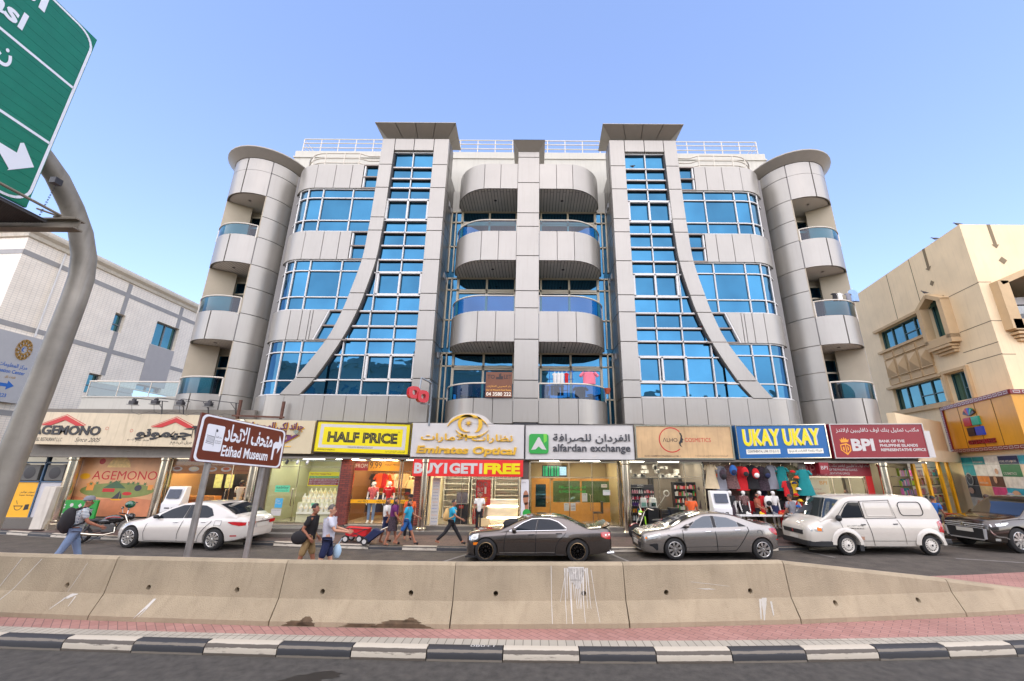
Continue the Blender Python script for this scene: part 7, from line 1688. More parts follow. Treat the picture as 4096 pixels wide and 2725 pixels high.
pshape(t,16.82,[ell(-18.45,1.12,0.07,0.07),[(-18.2,1.10),(-18.12,1.19),(-18.04,1.10),(-18.12,1.02)],[(-17.95,1.2),(-17.82,1.2),(-17.8,1.02),(-17.95,1.02)]]+ring(-18.35,0.95,0.15,0.22,180,270,8)+[[(-18.74,z),(-18.68,z),(-18.68,z+.05),(-18.74,z+.05)]for z in (0.66,0.76,1.0,1.1)],P_WHITE)
t=poster('menu_board','long brown menu board with plates of food above the restaurant window',-15.5,-12.1,2.32,2.94,17.46,paint('menu_brown',176,116,62,var=0.25,scale=2),[('AGEMONO',0.06,0.24,0.78,0.92,P_BLACK),('TAKOYAKI',0.04,0.16,0.56,0.64,P_MAROON),('SIOMAI',0.24,0.34,0.56,0.63,P_MAROON),('LUMPIANG SARIWA',0.46,0.64,0.50,0.57,P_MAROON),('PALABOK',0.68,0.78,0.50,0.57,P_MAROON),('MILK TEA FLAVORS',0.82,0.97,0.16,0.24,P_MAROON)])
for i,(x,c)in enumerate(((-15.2,(140,80,50)),(-14.5,(220,205,170)),(-13.75,(190,120,60)),(-13.15,(196,96,50)))):pshape(t,17.46,[ell(x,2.50,0.22,0.10)],P_WHITE,'plate',0.004);pshape(t,17.46,[ell(x,2.52,0.14,0.06)],paint('food%d'%i,*c),'food',0.006)
poster('counter_panel','brown counter front with Japanese food lettering inside the restaurant window',-14.9,-13.5,0.6,1.42,17.6,paint('counter_brown',186,128,66),[('JAPANESE',0.10,0.58,0.70,0.86,P_MAROON),('CALIFORNIA',0.5,0.85,0.45,0.53,P_MAROON),('MAKI',0.06,0.22,0.45,0.53,P_MAROON)],cat='counter',th=0.4)
m=MB();m.box(-15.5,-12.9,19.2,20.4,0.42,2.95);tag(m.build('kitchen_block',[M_SHELFD]),'dark kitchen hatch at the back of the restaurant','kitchen unit')
for i,(x,lb_)in enumerate(((-14.45,'pendant lamp with green shade nearest the payment kiosk'),(-13.95,'pendant lamp with green shade nearest the restaurant door'))):
 t=thing('menu_screen',('lit menu screen of drinks, beside the kiosk end','lit menu screen of drinks, towards the restaurant door')[i],'screen',(x,18.9,1.7));m=MB();m.box(x-0.2,x+0.2,18.9,18.95,1.65,2.3);m.build('frame',[M_SHELFD],t);m=MB();m.box(x-0.17,x+0.17,18.895,18.899,1.69,2.26);m.build('screen',[mat('screen_food',C(150,150,90),rough=0.3,var=0.6,scale=7,emit=0.4)],t)
for o_ in set(bpy.data.objects)-PRE:
 if o_.parent is None or o_.parent==apt:o_.location.x+=0.33
def kiosk(x,y,label):
 t=thing('payment_kiosk',label,'kiosk',(x,y,0.42));m=MB();m.prismx([(y,0.42),(y+0.4,0.42),(y+0.4,1.82),(y+0.16,1.82),(y+0.02,1.25),(y-0.05,1.2)],x-0.36,x+0.36);m.build('cabinet',[paint('kiosk_white',214,212,208)],t,bevel=0.02)
 m=MB();m.poly([(x-0.26,y+0.035,1.38),(x+0.26,y+0.035,1.38),(x+0.26,y+0.118,1.72),(x-0.26,y+0.118,1.72)]);m.v=[(a,b-0.03,c)for a,b,c in m.v];m.build('screen',[mat('kiosk_screen',C(36,44,60),rough=0.1,var=0.3,scale=12)],t,smooth=0)
 m=MB();m.box(x-0.2,x+0.0,y-0.04,y+0.02,1.0,1.08);m.box(x+0.08,x+0.2,y-0.04,y+0.02,0.98,1.08);m.build('slot',[M_TRIM],t)
kiosk(-14.35,16.95,'white payment kiosk standing outside the restaurant');kiosk(7.48,16.85,'white payment kiosk standing between cosmetics and clothes shops')
def product(proto,n,f,label=None,group=None):
 out=[]
 for i in range(n):
  o=proto if i==0 else copy_tree(proto);o.location=f(i);out.append(o)
 return out
def bottle(col,lab,grp,h_=0.16,r_=0.03,cap=P_WHITE):
 t=thing('bottle',lab,'bottle',(0,0,0),grp);m=MB();m.lathe([(0,0),(r_,0),(r_,h_*.68),(r_*.45,h_*.8)],(0,0,0),8);m.build('body',[col],t);m=MB();m.lathe([(r_*.5,h_*.79),(r_*.5,h_),(0,h_)],(0,0,0),8);m.build('cap',[cap],t);return t
def shelf(name,label,x0,x1,y0,y1,zs,m_,back=True,cat='shelf'):
 t=thing(name,label,cat,((x0+x1)/2,y0,zs[0]));m=MB()
 m.box(x0,x0+0.03,y0,y1,0.42,zs[-1]);m.box(x1-0.03,x1,y0,y1,0.42,zs[-1]);m.build('side_panel',[m_],t,smooth=0)
 for z in zs:m=MB();m.box(x0+0.03,x1-0.03,y0,y1,z-0.025,z);m.build('shelf_board',[m_],t,smooth=0)
 if back:m=MB();m.box(x0,x1,y1,y1+0.02,0.42,zs[-1]);m.build('back_panel',[m_],t,smooth=0)
 return t
M_VELV=paint('ivory_velvet',226,218,196,rough=0.8)
t=thing('display_table','cream stepped window display of the jeweller','display stand',(-8.8,17.6,0.42));m=MB();m.box(-9.65,-8.0,17.55,18.2,0.42,1.22);m.box(-9.65,-8.0,17.9,18.2,1.22,1.42);m.build('plinth',[paint('display_cream',206,198,160)],t)
def bust():
 t=thing('necklace_bust','small ivory necklace bust in the jeweller window','display bust',(0,0,0),'necklace busts in the jeweller window');m=MB();m.lathe([(0.07,0),(0.085,0.08),(0.10,0.16),(0.07,0.22),(0.032,0.26),(0.03,0.33),(0,0.34)],(0,0,0),14);m.v=[(x,y*.55,z)for x,y,z in m.v];m.build('bust',[M_VELV],t);m=MB();m.tube([(0.05*math.cos(R(a)),-0.05-0.004,0.2+0.07*math.sin(R(a)))for a in range(170,371,20)],0.006,5);m.build('necklace',[P_GOLD],t);return t
product(bust(),22,lambda i:(-9.5+(i%8)*0.19,17.72,1.22)if i<8 else (-9.42+(i-8)*0.2,18.02,1.42)if i<15 else (-9.48+(i-15)*0.21,17.52,0.86))
m=MB();m.box(-9.62,-8.0,17.47,17.56,0.78,0.86);tag(m.build('window_ledge',[M_VELV]),'narrow ivory ledge low in the jeweller window','ledge')
t=poster('instalment_poster','red and yellow jewellery instalment poster in the jeweller window',-9.35,-7.98,1.86,2.42,17.5,P_YEL,());pshape(t,17.5,[[(-9.32,1.90),(-8.0,1.90),(-8.0,2.17),(-9.32,2.17)]],P_MAROON);pshape(t,17.5,[[(-9.32,2.18),(-8.0,2.18),(-8.0,2.26),(-9.32,2.26)]],P_GREEN)
for st,z0,z1,mm in (('Start Your Hulogan Now',2.29,2.38,P_MAROON),('Your Easy Way to Invest in Jewelry and Watches',2.19,2.245,P_WHITE),('UP TO 6 MONTHS FIXED PRICE INSTALLMENT PLAN',2.11,2.15,P_WHITE),('BEST GIFT FOR SPECIAL OCCASIONS',2.05,2.09,P_WHITE),('BEST PRICE, GREAT VALUE FOR YOUR MONEY',1.985,2.025,P_WHITE),('ANY AMOUNT DEPOSIT IS ACCEPTED',1.92,1.96,P_WHITE)):
 k=MB();text_to(k,st,-9.28,-9.28+min(1.26,0.03*len(st)+0.2),z0,z1,17.494,0,0.01);k.build('lettering',[mm],t,smooth=0)
poster('payment_sticker','mint green payment sticker on the jeweller door',-10.6,-10.0,1.62,1.88,17.40,paint('mint',96,196,150),[('tabby',0.08,0.92,0.42,0.9,P_BLACK),('PAYMENT ACCEPTED HERE',0.08,0.9,0.14,0.26,P_BLACK)])
poster('small_payment_sticker','small mint green payment card on the jeweller display front',-9.05,-8.78,1.10,1.20,17.46,paint('mint',0,0,0),[('tabby',0.1,0.9,0.2,0.85,P_BLACK)])
poster('tax_free_sticker','light blue tax free sticker on the jeweller door',-10.5,-10.2,1.02,1.38,17.40,paint('sky_blue',70,160,200),[('Tax',0.1,0.6,0.65,0.88,P_WHITE),('Free',0.1,0.8,0.38,0.6,P_WHITE)])
poster('bags_poster','white notice with dark pictures low on the jeweller door',-10.6,-10.2,0.72,0.98,17.40,P_WHITE,[('GOLD JEWELRY REPAIRING',0.06,0.94,0.72,0.86,P_BLACK)])
for i,x in enumerate((-10.35,-10.05,-9.62,-9.22)):
 t=thing('spotlight','track spotlight under the jeweller sign, number %s from the brick pier'%('four','three','two','one')[i],'spotlight',(x,17.0,2.8),'track spotlights');m=MB();m.tube([(x,17.0,2.94),(x,17.0,2.84)],0.012,6);m.tube([(x,17.02,2.86),(x+0.03,16.9,2.74)],0.05,10);m.build('lamp_can',[M_SHELFD if i<2 else M_SHELFW],t)
poster('price_poster','red and amber price poster across the top of the clothing outlet window',-7.45,-5.55,2.48,2.88,17.47,paint('promo_orange',206,140,30),[('9.99',0.32,0.58,0.25,0.9,P_BLACK),('HALF PRICE',0.66,0.98,0.52,0.72,P_BLACK)])
poster('from_poster','red panel at the start of the clothing outlet price poster',-7.45,-6.90,2.49,2.87,17.46,P_MAROON,[('FROM',0.06,0.94,0.3,0.72,P_WHITE)],th=0.006)
t=poster('window_strip','narrow yellow strip low across the clothing outlet window',-7.44,-4.88,1.22,1.36,17.395,P_AMBER,[('HALF PRICE',0.12,0.28,0.2,0.8,P_BLACK),('HALF PRICE',0.42,0.58,0.2,0.8,P_BLACK),('HALF PRICE',0.80,0.96,0.2,0.8,P_BLACK)],th=0.004)
poster('open_sign','red open sign hanging in the clothing outlet doorway',-5.35,-5.1,1.5,1.78,17.7,P_BLACK,[('OPEN',0.1,0.9,0.1,0.5,P_RED)])
def garment(name,label,cat,kind,col,w_,h_,group=None,sleeves=0.3,th=0.06,second=None):
 t=thing(name,label,cat,(0,0,0),group);m=MB();n=10;rows=[]
 rr=random.Random(label)
 for j in range(n+1):
  v=j/n;z=-h_*v
  hw=w_*(0.30+0.20*min(1,v*6))if v<0.16 else w_*(0.5+(0.30*(v-0.4)/0.6 if kind=='dress' and v>0.4 else 0))
  if kind=='dress' and v<0.4:hw*=1-0.25*max(0,1-abs(v-0.4)*6)
  ring_=[]
  for k in range(14):
   a=2*math.pi*k/14;q=1+0.18*math.sin(3*a+v*7+rr.random());ring_.append((hw*math.cos(a),th*q*math.sin(a)*(0.5+v),z))
  rows.append(ring_)
 m.grid(rows,close=True);m.poly(rows[0]);m.poly(rows[-1])
 m.build('cloth',[col],t,smooth=60)
 if sleeves:
  for sg in (-1,1):m=MB();m.tube([(sg*w_*0.40,0,-h_*0.05),(sg*w_*0.62,0,-h_*0.14-sleeves*0.4),(sg*w_*0.72,0,-h_*0.10-sleeves)],[w_*.13,w_*.13,w_*.12],8);m.build('sleeve',[second or col],t)
 m=MB();m.tube([(0,0,-0.01),(0,0,0.07),(0.02,0,0.1),(0.04,0,0.08)],0.006,5);m.build('hanger',[P_CHROME],t);return t
def cloth_mat(n,r,g,b,pat=0.1,sc=6):return mat('cloth_'+n,C(r,g,b),rough=0.9,var=pat,scale=sc)
CL=dict(white=cloth_mat('white',220,216,208),red=cloth_mat('red',190,24,30),black=cloth_mat('black',34,32,34),teal=cloth_mat('teal',20,128,128),blue=cloth_mat('blue',40,92,156),floral=cloth_mat('floral',120,88,84,0.75,22),camo=cloth_mat('camo',96,92,60,0.5,14),beige=cloth_mat('beige',206,186,150),grey=cloth_mat('grey',128,128,134),navy=cloth_mat('navy',30,38,72),orange=cloth_mat('orange',216,92,40),yellow=cloth_mat('yellow',222,178,40),pink=cloth_mat('pink',214,112,128),rust=cloth_mat('rust',168,92,66),cream=cloth_mat('cream',226,206,160),darkfloral=cloth_mat('darkfloral',62,48,56,0.8,26))
def rail(x0,x1,y,z,label):
 t=thing('clothes_rail',label,'clothes rail',((x0+x1)/2,y,z));m=MB();m.tube([(x0,y,z),(x1,y,z)],0.018,8);m.build('bar',[P_CHROME],t)
 for x in (x0,x1):m=MB();m.tube([(x,y,0.42),(x,y,z)],0.016,6);m.build('leg',[P_CHROME],t)
rail(-7.4,-5.6,19.2,2.45,'upper clothes rail at the back of the clothing outlet');rail(-7.4,-5.6,18.9,1.55,'lower clothes rail inside the clothing outlet');rail(-5.6,-4.75,19.0,2.2,'clothes rail by the entrance of the clothing outlet')
WORDS=dict(white='white',red='red',black='black',teal='teal',blue='blue',floral='rose patterned',camo='camouflage',beige='beige',grey='grey',navy='navy',orange='orange',yellow='yellow',pink='pink',rust='rust',cream='cream',darkfloral='dark flowered')
def hang_row(xs,y,z,cols_,where,kind='shirt',w_=0.34,h_=0.62,zj=0.0,cat='shirt'):
 for i,(x,c)in enumerate(zip(xs,cols_)):
  ord_=('first','second','third','fourth','fifth','sixth','seventh','eighth','ninth','tenth','eleventh','twelfth')[i]
  g_=garment({'dress':'hanging_dress','shirt':'hanging_shirt'}[kind],'%s %s hanging %s, %s from the left'%(WORDS[c],'dress' if kind=='dress' else 'shirt',where,ord_),'dress' if kind=='dress' else cat,kind,CL[c],w_,h_,'clothes hanging '+where,sleeves=0.2 if kind!='dress' else 0.1)
  g_.location=(x,y,z-0.08-(zj if i%2 else 0));g_.rotation_euler=(0,0,R(random.uniform(-25,25)))
hang_row([-7.2+0.2*i for i in range(8)],19.2,2.42,['black','orange','red','cream','orange','white','cream','beige'],'on the upper outlet rail');hang_row([-7.25+0.22*i for i in range(7)],18.9,1.52,['black','beige','navy','black','pink','black','grey'],'on the lower outlet rail',h_=0.7)
hang_row([-5.5+0.2*i for i in range(4)],19.0,2.17,['cream','white','red','cream'],'by the outlet entrance')
M_FRAMES=mat('spectacle_rows',C(70,60,50),rough=0.4,var=0.7,scale=30)
for x0,x1,lb_ in ((-4.2,-3.0,'lit white spectacle cabinet behind the optician brand panel'),(-2.9,-1.9,'lit white spectacle cabinet in the middle of the optician'),(-1.8,-0.6,'lit white spectacle cabinet above the optician counter')):
 t=shelf('spectacle_cabinet',lb_,x0,x1,19.9,20.3,[0.9,1.15,1.4,1.65,1.9,2.15,2.4,2.65],M_SHELFW);m=MB()
 for z in (0.9,1.15,1.4,1.65,1.9,2.15,2.4):
  for k in range(6):
   xx=x0+0.12+(x1-x0-0.24)*k/5
   for sg in (-0.035,0.035):m.lathe([(0.030,19.92),(0.022,19.915),(0.030,19.91)],(xx+sg,0,z+0.05),8,'Y')
 tag(m.build('spectacle_frames',[M_FRAMES],t,smooth=0),kind='stuff')
t=thing('shop_counter','white optician counter with warm light strips','counter',(-1.3,18.2,0.42));m=MB();m.box(-1.9,-0.6,18.0,18.5,0.42,1.35);m.build('body',[M_SHELFW],t,bevel=0.01);m=MB();m.box(-1.9,-0.6,17.985,17.998,1.08,1.11);m.box(-1.9,-0.6,17.985,17.998,0.62,0.65);m.build('light_strip',[L_WARM],t)
t=poster('partner_list_sign','tall narrow white panel listing optical partners, beside the steel column',-4.12,-3.8,0.42,2.22,17.30,P_WHITE,[(s_,0.15,0.85,0.95-0.068*i,0.97-0.068*i,(P_GREY,P_IBLUE,P_GREY,P_ORG)[i%4])for i,s_ in enumerate(('AMBER','ALMADALLAH','AETNA','CIGNA','ADNIC','NEXtCARE','NAS','AXA','AAFIYA','MEDNET','SAICO','MetLife','NGI','Takaful','DAMAN'))])
t=poster('offer_poster','red poster offering a free second pair in the optician window',-2.38,-1.75,1.15,2.15,17.55,paint('offer_red',176,40,42),[('BUY',0.14,0.52,0.56,0.70,P_WHITE),('1',0.6,0.72,0.46,0.72,P_WHITE),('GET',0.14,0.52,0.38,0.52,P_WHITE),('FREE',0.14,0.8,0.16,0.32,P_AMBER)]);pshape(t,17.55,ring(-2.2,1.98,0.07,0.09,0,360,12)+ring(-1.98,1.98,0.07,0.09,0,360,12),paint('lens_teal',60,110,110))
poster('phone_poster','small red poster with a phone number low in the optician window',-2.45,-2.2,0.45,1.05,17.5,P_RED,[('043',0.1,0.9,0.3,0.5,P_WHITE)])
poster('brand_box','small red brand plate on the dark optician counter',-3.02,-2.83,1.04,1.16,17.5,P_RED,[('Ray-Ban',0.1,0.9,0.3,0.7,P_WHITE)])
t=thing('dark_display','dark display cabinet with a couple wearing sunglasses in the optician window','display stand',(-2.95,17.6,0.42));m=MB();m.box(-3.2,-2.65,17.56,17.9,0.42,1.2);m.build('cabinet',[M_SHELFD],t);m=MB();m.box(-3.15,-2.7,17.6,17.63,1.22,1.66);m.build('picture',[mat('pic_faces',C(120,112,120),rough=0.4,var=0.5,scale=5)],t)
t=poster('portrait_poster','tall portrait poster of a man in sunglasses between optician and exchange',-0.48,-0.16,0.75,2.2,17.05,paint('portrait_bg',206,204,202),[('GENTLE',0.1,0.6,0.90,0.93,P_BLACK)],th=0.02);pshape(t,17.05,[ell(-0.28,1.50,0.11,0.28),[(-0.3,0.95),(-0.17,0.95),(-0.17,1.35),(-0.33,1.3)]],paint('portrait_skin',166,112,82));pshape(t,17.05,[[(-0.4,1.50),(-0.17,1.53),(-0.17,1.62),(-0.38,1.60)]],P_BLACK,k=0.006);pshape(t,17.05,[ell(-0.24,0.92,0.16,0.16)],P_GREEN,k=0.005)
t=thing('wooden_door','oak door with a glass light inside the money exchange','door',(0.35,18.8,0.42));m=MB()
for a,b,c,d_ in ((-0.05,0.12,0.42,2.2),(0.58,0.75,0.42,2.2),(0.12,0.58,0.42,1.0),(0.12,0.58,1.95,2.2)):m.box(a,b,18.8,18.86,c,d_)
m.build('leaf',[M_WOOD],t);m=MB();m.box(0.12,0.58,18.82,18.84,1.0,1.95);m.build('pane',[M_TEAL],t);m=MB();m.tube([(0.62,18.78,1.2),(0.72,18.76,1.2)],0.015,6);m.build('handle',[P_CHROME],t)
t=thing('teller_counter','oak framed teller counter with glass in the money exchange','counter',(1.8,18.9,0.42));m=MB();m.box(0.8,3.4,18.8,19.1,0.42,1.2);m.box(0.8,0.9,18.8,18.9,1.2,2.2);m.box(2.1,2.18,18.8,18.9,1.2,2.2);m.box(0.8,3.4,18.8,18.9,2.1,2.2);m.build('frame',[M_WOOD],t,smooth=0);m=MB();m.box(0.9,3.4,18.84,18.85,1.2,2.1);m.build('pane',[glass_clear('green_glass',(0.5,0.7,0.62),1.2)],t,smooth=0)
for st,z0,z1,ar in (('AL FARDAN EXCHANGE',1.60,1.70,False),('الفردان للصرافة',1.76,1.90,True)):m=MB();text_to(m,st,1.15,2.35,z0,z1,18.78,0,0.02,0,ar);m.build('lettering',[P_GREEN],t,smooth=0)
t=thing('rate_screen','dark screens with green currency rates at the top of the exchange window','screen',(0.9,17.55,2.3));m=MB();m.box(0.38,1.42,17.55,17.6,2.30,2.76);m.build('frame',[M_SHELFD],t);m=MB()
for i in range(3):
 for j in range(9):m.box(0.43+i*0.24,0.48+i*0.24,17.545,17.549,2.33+j*0.046,2.355+j*0.046);m.box(0.52+i*0.24,0.62+i*0.24,17.545,17.549,2.33+j*0.046,2.355+j*0.046)
m.build('rate_rows',[mat('rate_green',C(40,150,90),rough=0.4,var=0,emit=0.6)],t,smooth=0);m=MB();m.box(1.12,1.40,17.545,17.549,2.36,2.70);m.build('bright_screen',[mat('screen_pale',C(150,180,190),rough=0.4,var=0.5,scale=10,emit=0.4)],t)
poster('rate_card','white rate card with two large numbers in the exchange window',1.55,1.75,0.98,1.28,17.48,P_WHITE,[('14.90',0.1,0.9,0.5,0.7,P_BLACK),('14.85',0.1,0.9,0.15,0.35,P_BLACK)]);poster('notice_sheet','white notice sheet beside the rate card in the exchange window',1.28,1.48,0.98,1.28,17.48,P_WHITE,[('NOTICE',0.2,0.8,0.75,0.85,P_GREY)]);poster('notice_sheet','taller white notice on a stand in the exchange window',2.02,2.24,1.34,1.66,17.48,P_WHITE,[('19',0.2,0.8,0.75,0.88,P_GREY)]);poster('open_card','pale open card on the exchange door',2.82,3.06,1.90,2.02,17.40,P_CREAM,[('OPEN',0.08,0.92,0.2,0.8,P_BLACK)]);poster('hours_card','white card with a green heading on the exchange door',2.88,3.18,1.60,1.80,17.40,P_WHITE,[('ALFARDAN',0.1,0.9,0.7,0.9,P_GREEN)])
t=thing('office_chair','steel visitor chair inside the money exchange','chair',(2.75,18.0,0.42));m=MB();m.box(2.55,2.95,17.9,18.3,0.84,0.88);m.build('seat',[M_SHELFD],t);m=MB();m.box(2.9,2.95,17.9,18.3,0.88,1.3);m.build('backrest',[M_SHELFD],t)
for a,b in ((2.55,17.9),(2.95,17.9),(2.55,18.3),(2.95,18.3)):m=MB();m.tube([(2.75,18.1,0.84),(2.75,18.1,0.6),(a,b,0.43)],0.015,6);m.build('leg',[P_CHROME],t)
t=shelf('cosmetics_shelf','dark cosmetics shelf packed with coloured bottles beside the steel column',3.98,4.62,17.6,17.9,[0.62,0.92,1.18,1.42,1.66,1.9],M_SHELFD)
cc=[('orange',(214,104,34)),('amber',(220,160,60)),('sky blue',(40,140,180)),('crimson',(190,40,60)),('violet',(96,60,130)),('pale pink',(216,150,160)),('white',(214,212,206))]
rows_=[(0.92,[1,1,0,2,1,3],0.19),(1.18,[4,4,4,4,4,4],0.17),(1.42,[3,5,3,5,3,5],0.15),(1.66,[5,5,5,5,6,6],0.16),(0.62,[6,6,6,6,6,6],0.2)]
protos={}
for z,ids,h_ in rows_:
 for i,c in enumerate(ids):
  key=(c,h_)
  if key not in protos:protos[key]=bottle(paint('bottle_'+cc[c][0].replace(' ','_'),*cc[c][1],rough=0.25),'%s bottle on the %s board of the dark cosmetics shelf'%(cc[c][0],{0.92:'second',1.18:'third',1.42:'fourth',1.66:'top',0.62:'bottom'}[z]),'cosmetics bottles',h_,0.036,P_BLACK if c<4 else P_WHITE);o=protos[key]
  else:o=copy_tree(protos[key])
  o.location=(4.07+i*0.095,17.68,z)
t=thing('makeup_stand','black make up stand with lit header in the cosmetics window','display stand',(4.7,18.0,0.42));m=MB();m.box(4.16,5.14,18.0,18.3,0.42,2.0);m.build('cabinet',[M_SHELFD],t);k=MB();text_to(k,'ASTRA',4.45,4.72,1.93,1.99,17.995,0,0.02);k.build('lettering',[P_WHITE],t,smooth=0)
m=MB();rr=random.Random(5)
for z in (1.28,1.46,1.66):
 for i in range(22):m.box(4.20+i*0.042,4.235+i*0.042,17.96,18.0,z,z+rr.uniform(0.06,0.13),rr.randrange(4))
tag(m.build('makeup_packs',[P_WHITE,paint('pack_pink',206,130,140),paint('pack_brown',120,80,70),P_RED],t,smooth=0),kind='stuff')
for i,x in enumerate((4.55,4.95)):
 t=thing('steriliser','white salon appliance with %s on the black cabinet'%('a green front' if i==0 else 'a glass top'),'appliance',(x,17.55,1.12));m=MB();m.prism([(x-0.15,1.12),(x+0.15,1.12),(x+0.12,1.5),(x-0.10,1.5)],17.5,17.75);m.build('casing',[M_SHELFW],t,bevel=0.02);m=MB();m.box(x-0.09,x+0.09,17.49,17.5,1.17,1.32);m.build('front',[paint('salon_green',120,170,150)if i==0 else M_TEAL],t)
for x0,x1,lb_ in ((4.7,5.15,'black salon cabinet, left of the drawer trolley'),(5.62,6.0,'black storage box stack beside the drawer trolley')):
 t=thing('salon_cabinet',lb_,'cabinet',((x0+x1)/2,17.5,0.42));m=MB();m.box(x0,x1,17.5,17.9,0.42,1.12);m.build('body',[M_SHELFD],t,bevel=0.01);m=MB();m.box(x0+0.05,x1-0.05,17.485,17.5,0.75,1.05);m.build('door',[M_TRIM],t)
t=thing('drawer_trolley','silver framed drawer trolley in the cosmetics window','trolley',(5.38,17.5,0.42));m=MB()
for k in range(5):m.bar((5.2,17.5,0.5+k*0.13),(5.58,17.5,0.5+k*0.13),0.02)
for x in (5.2,5.58):m.bar((x,17.5,0.42),(x,17.5,1.05),0.02)
m.build('frame',[P_CHROME],t);m=MB();m.box(5.21,5.57,17.52,17.85,0.45,1.04);m.build('drawers',[M_SHELFD],t)
t=thing('magnifier_lamp','white salon magnifier lamp on a jointed arm in the cosmetics window','lamp',(5.3,17.6,1.05));m=MB();m.tube([(5.1,17.6,1.1),(5.35,17.6,1.4),(5.5,17.58,1.62)],0.015,6);m.build('arm',[P_WHITE],t);m=MB();m.lathe([(0.12,17.5),(0.13,17.53),(0.09,17.54),(0.09,17.5),(0.12,17.5)],(5.52,0,1.68),18,'Y');m.build('ring_head',[P_WHITE],t)
for z0,x0,x1,lb_ in ((2.3,4.0,5.2,'high shelf of wrapped white packs nearest the steel column'),(2.3,5.3,6.6,'high shelf of wrapped white packs in the middle of the cosmetics shop')):
 t=shelf('high_shelf',lb_,x0,x1,18.6,18.95,[2.25],M_SHELFD,back=False);m=MB();rr=random.Random(int(x0*10))
 for i in range(14):xx=x0+0.05+rr.random()*(x1-x0-0.25);zz=2.26+rr.choice([0,0,0.2,0.38]);m.box(xx,xx+rr.uniform(.1,.22),18.62,18.85,zz,zz+rr.uniform(.1,.2))
 tag(m.build('wrapped_packs',[mat('plastic_packs',C(196,192,190),rough=0.3,var=0.4,scale=8)],t,smooth=0),kind='stuff')
t=shelf('cosmetics_shelf','dark cosmetics shelf of small packs at the clothes shop end',6.1,7.05,18.3,18.6,[0.7,0.98,1.26,1.54,1.82,2.1],M_SHELFD);m=MB();rr=random.Random(9)
for z in (0.7,0.98,1.26,1.54,1.82):
 for i in range(15):m.box(6.15+i*0.06,6.195+i*0.06,18.3,18.36,z,z+rr.uniform(0.1,0.2),rr.randrange(5))
tag(m.build('small_packs',[P_WHITE,P_RED,paint('pack_pink',0,0,0),P_GREEN,P_BROWN],t,smooth=0),kind='stuff')
hang_row([7.35+0.42*i for i in range(9)],17.3,2.92,['beige','grey','floral','red','black','darkfloral','grey','teal','camo'],'along the front beam of the clothes shop','dress',0.36,0.95,0.06)
hang_row([7.3+0.40*i for i in range(9)],17.9,2.1,['darkfloral','grey','black','floral','darkfloral','black','navy','camo','black'],'in the second row of the clothes shop','dress',0.4,0.95)
hang_row([9.95,10.2,10.45],17.0,1.2,['red','black','white'],'on the low rail by the bank',h_=0.7);hang_row([10.95],16.95,2.75,['teal'],'at the bank end of the clothes shop','dress',0.4,1.0);hang_row([11.1,11.15],17.05,1.75,['white','darkfloral'],'below the teal dress',w_=0.3)
hang_row([10.6,10.85,11.1,11.3,11.5],16.7,1.0,['white','red','black','navy','white'],'on the street rack by the van',h_=0.6)
hang_row([7.45+0.36*i for i in range(10)],17.6,2.55,['darkfloral','orange','black','navy','beige','black','yellow','floral','teal','red'],'in the middle row of the clothes shop',h_=0.6)
hang_row([7.6+0.32*i for i in range(10)],17.45,1.5,['black','floral','white','darkfloral','red','navy','camo','orange','black','pink'],'above the shoe table of the clothes shop',h_=0.55)
hang_row([10.3,10.42,10.6,10.78,10.95],17.15,2.3,['red','darkfloral','yellow','navy','floral'],'beneath the caps of the clothes shop',w_=0.3,h_=0.6)
hang_row([10.3,10.5,10.7,10.9,11.05],17.1,1.55,['black','white','red','camo','darkfloral'],'at the foot of the clothes shop pier',w_=0.3,h_=0.8)
def backpack(label,x,y,z,c,c2,grp='bags hanging in the clothes shop',s_=1.0):
 t=thing('backpack',label,'bag',(x,y,z),grp);m=MB();m.ball((x,y,z),(0.15*s_,0.09*s_,0.21*s_),14);m.build('body',[c],t);m=MB();m.ball((x,y-0.07*s_,z-0.07*s_),(0.11*s_,0.05*s_,0.10*s_),12);m.build('front_pocket',[c2],t);m=MB();m.tube([(x-0.05,y,z+0.2*s_),(x,y,z+0.26*s_),(x+0.05,y,z+0.2*s_)],0.012,6);m.build('loop',[M_TRIM],t)
for a in (('dark flowered bag hanging near the payment kiosk',7.72,17.0,2.45,CL['darkfloral'],CL['black']),('bright blue backpack hanging in the clothes shop',8.15,17.0,2.62,CL['blue'],CL['navy']),('black and red open bag hanging in the clothes shop',8.62,17.0,2.55,CL['red'],CL['black']),('red and white small bag hanging in the clothes shop',9.05,17.0,2.5,CL['red'],CL['white']),('black sports bag hanging beside the teal garment',9.5,17.0,2.5,CL['black'],CL['navy']),('white canvas bag on the clothes shop floor stand',9.35,16.95,1.45,CL['white'],CL['black'])):backpack(*a)
pk=random.Random(3)
def cap_at(label,x,y,z,c):
 t=thing('cap',label,'cap',(x,y,z),'caps in the clothes shop');m=MB();m.lathe([(0.09,0),(0.085,0.05),(0.05,0.085),(0,0.095)],(x,y,z),12);m.build('crown',[c],t);m=MB();m.prismz([(x+0.085*math.cos(R(a)),y-0.03+0.14*math.sin(R(a)))for a in range(180,361,20)],z,z+0.012);m.build('peak',[c],t)
ci=list(CL.items())
for i,(nm,z)in enumerate([(k,2.65-0.22*j)for j,k in enumerate(('red','orange','navy','white','red','yellow','blue','black'))]):cap_at('%s cap, row %s down the cap column beside the teal dress'%(WORDS[nm],('one','two','three','four','five','six','seven','eight')[i]),10.55+0.12*(i%2),17.0,z-0.1,CL[nm])
t=thing('goods_table','low table heaped with shoes in front of the clothes shop','table',(8.9,16.7,0.42));m=MB();m.box(8.0,9.9,16.55,16.95,0.92,0.96);m.build('top',[M_SHELFW],t)
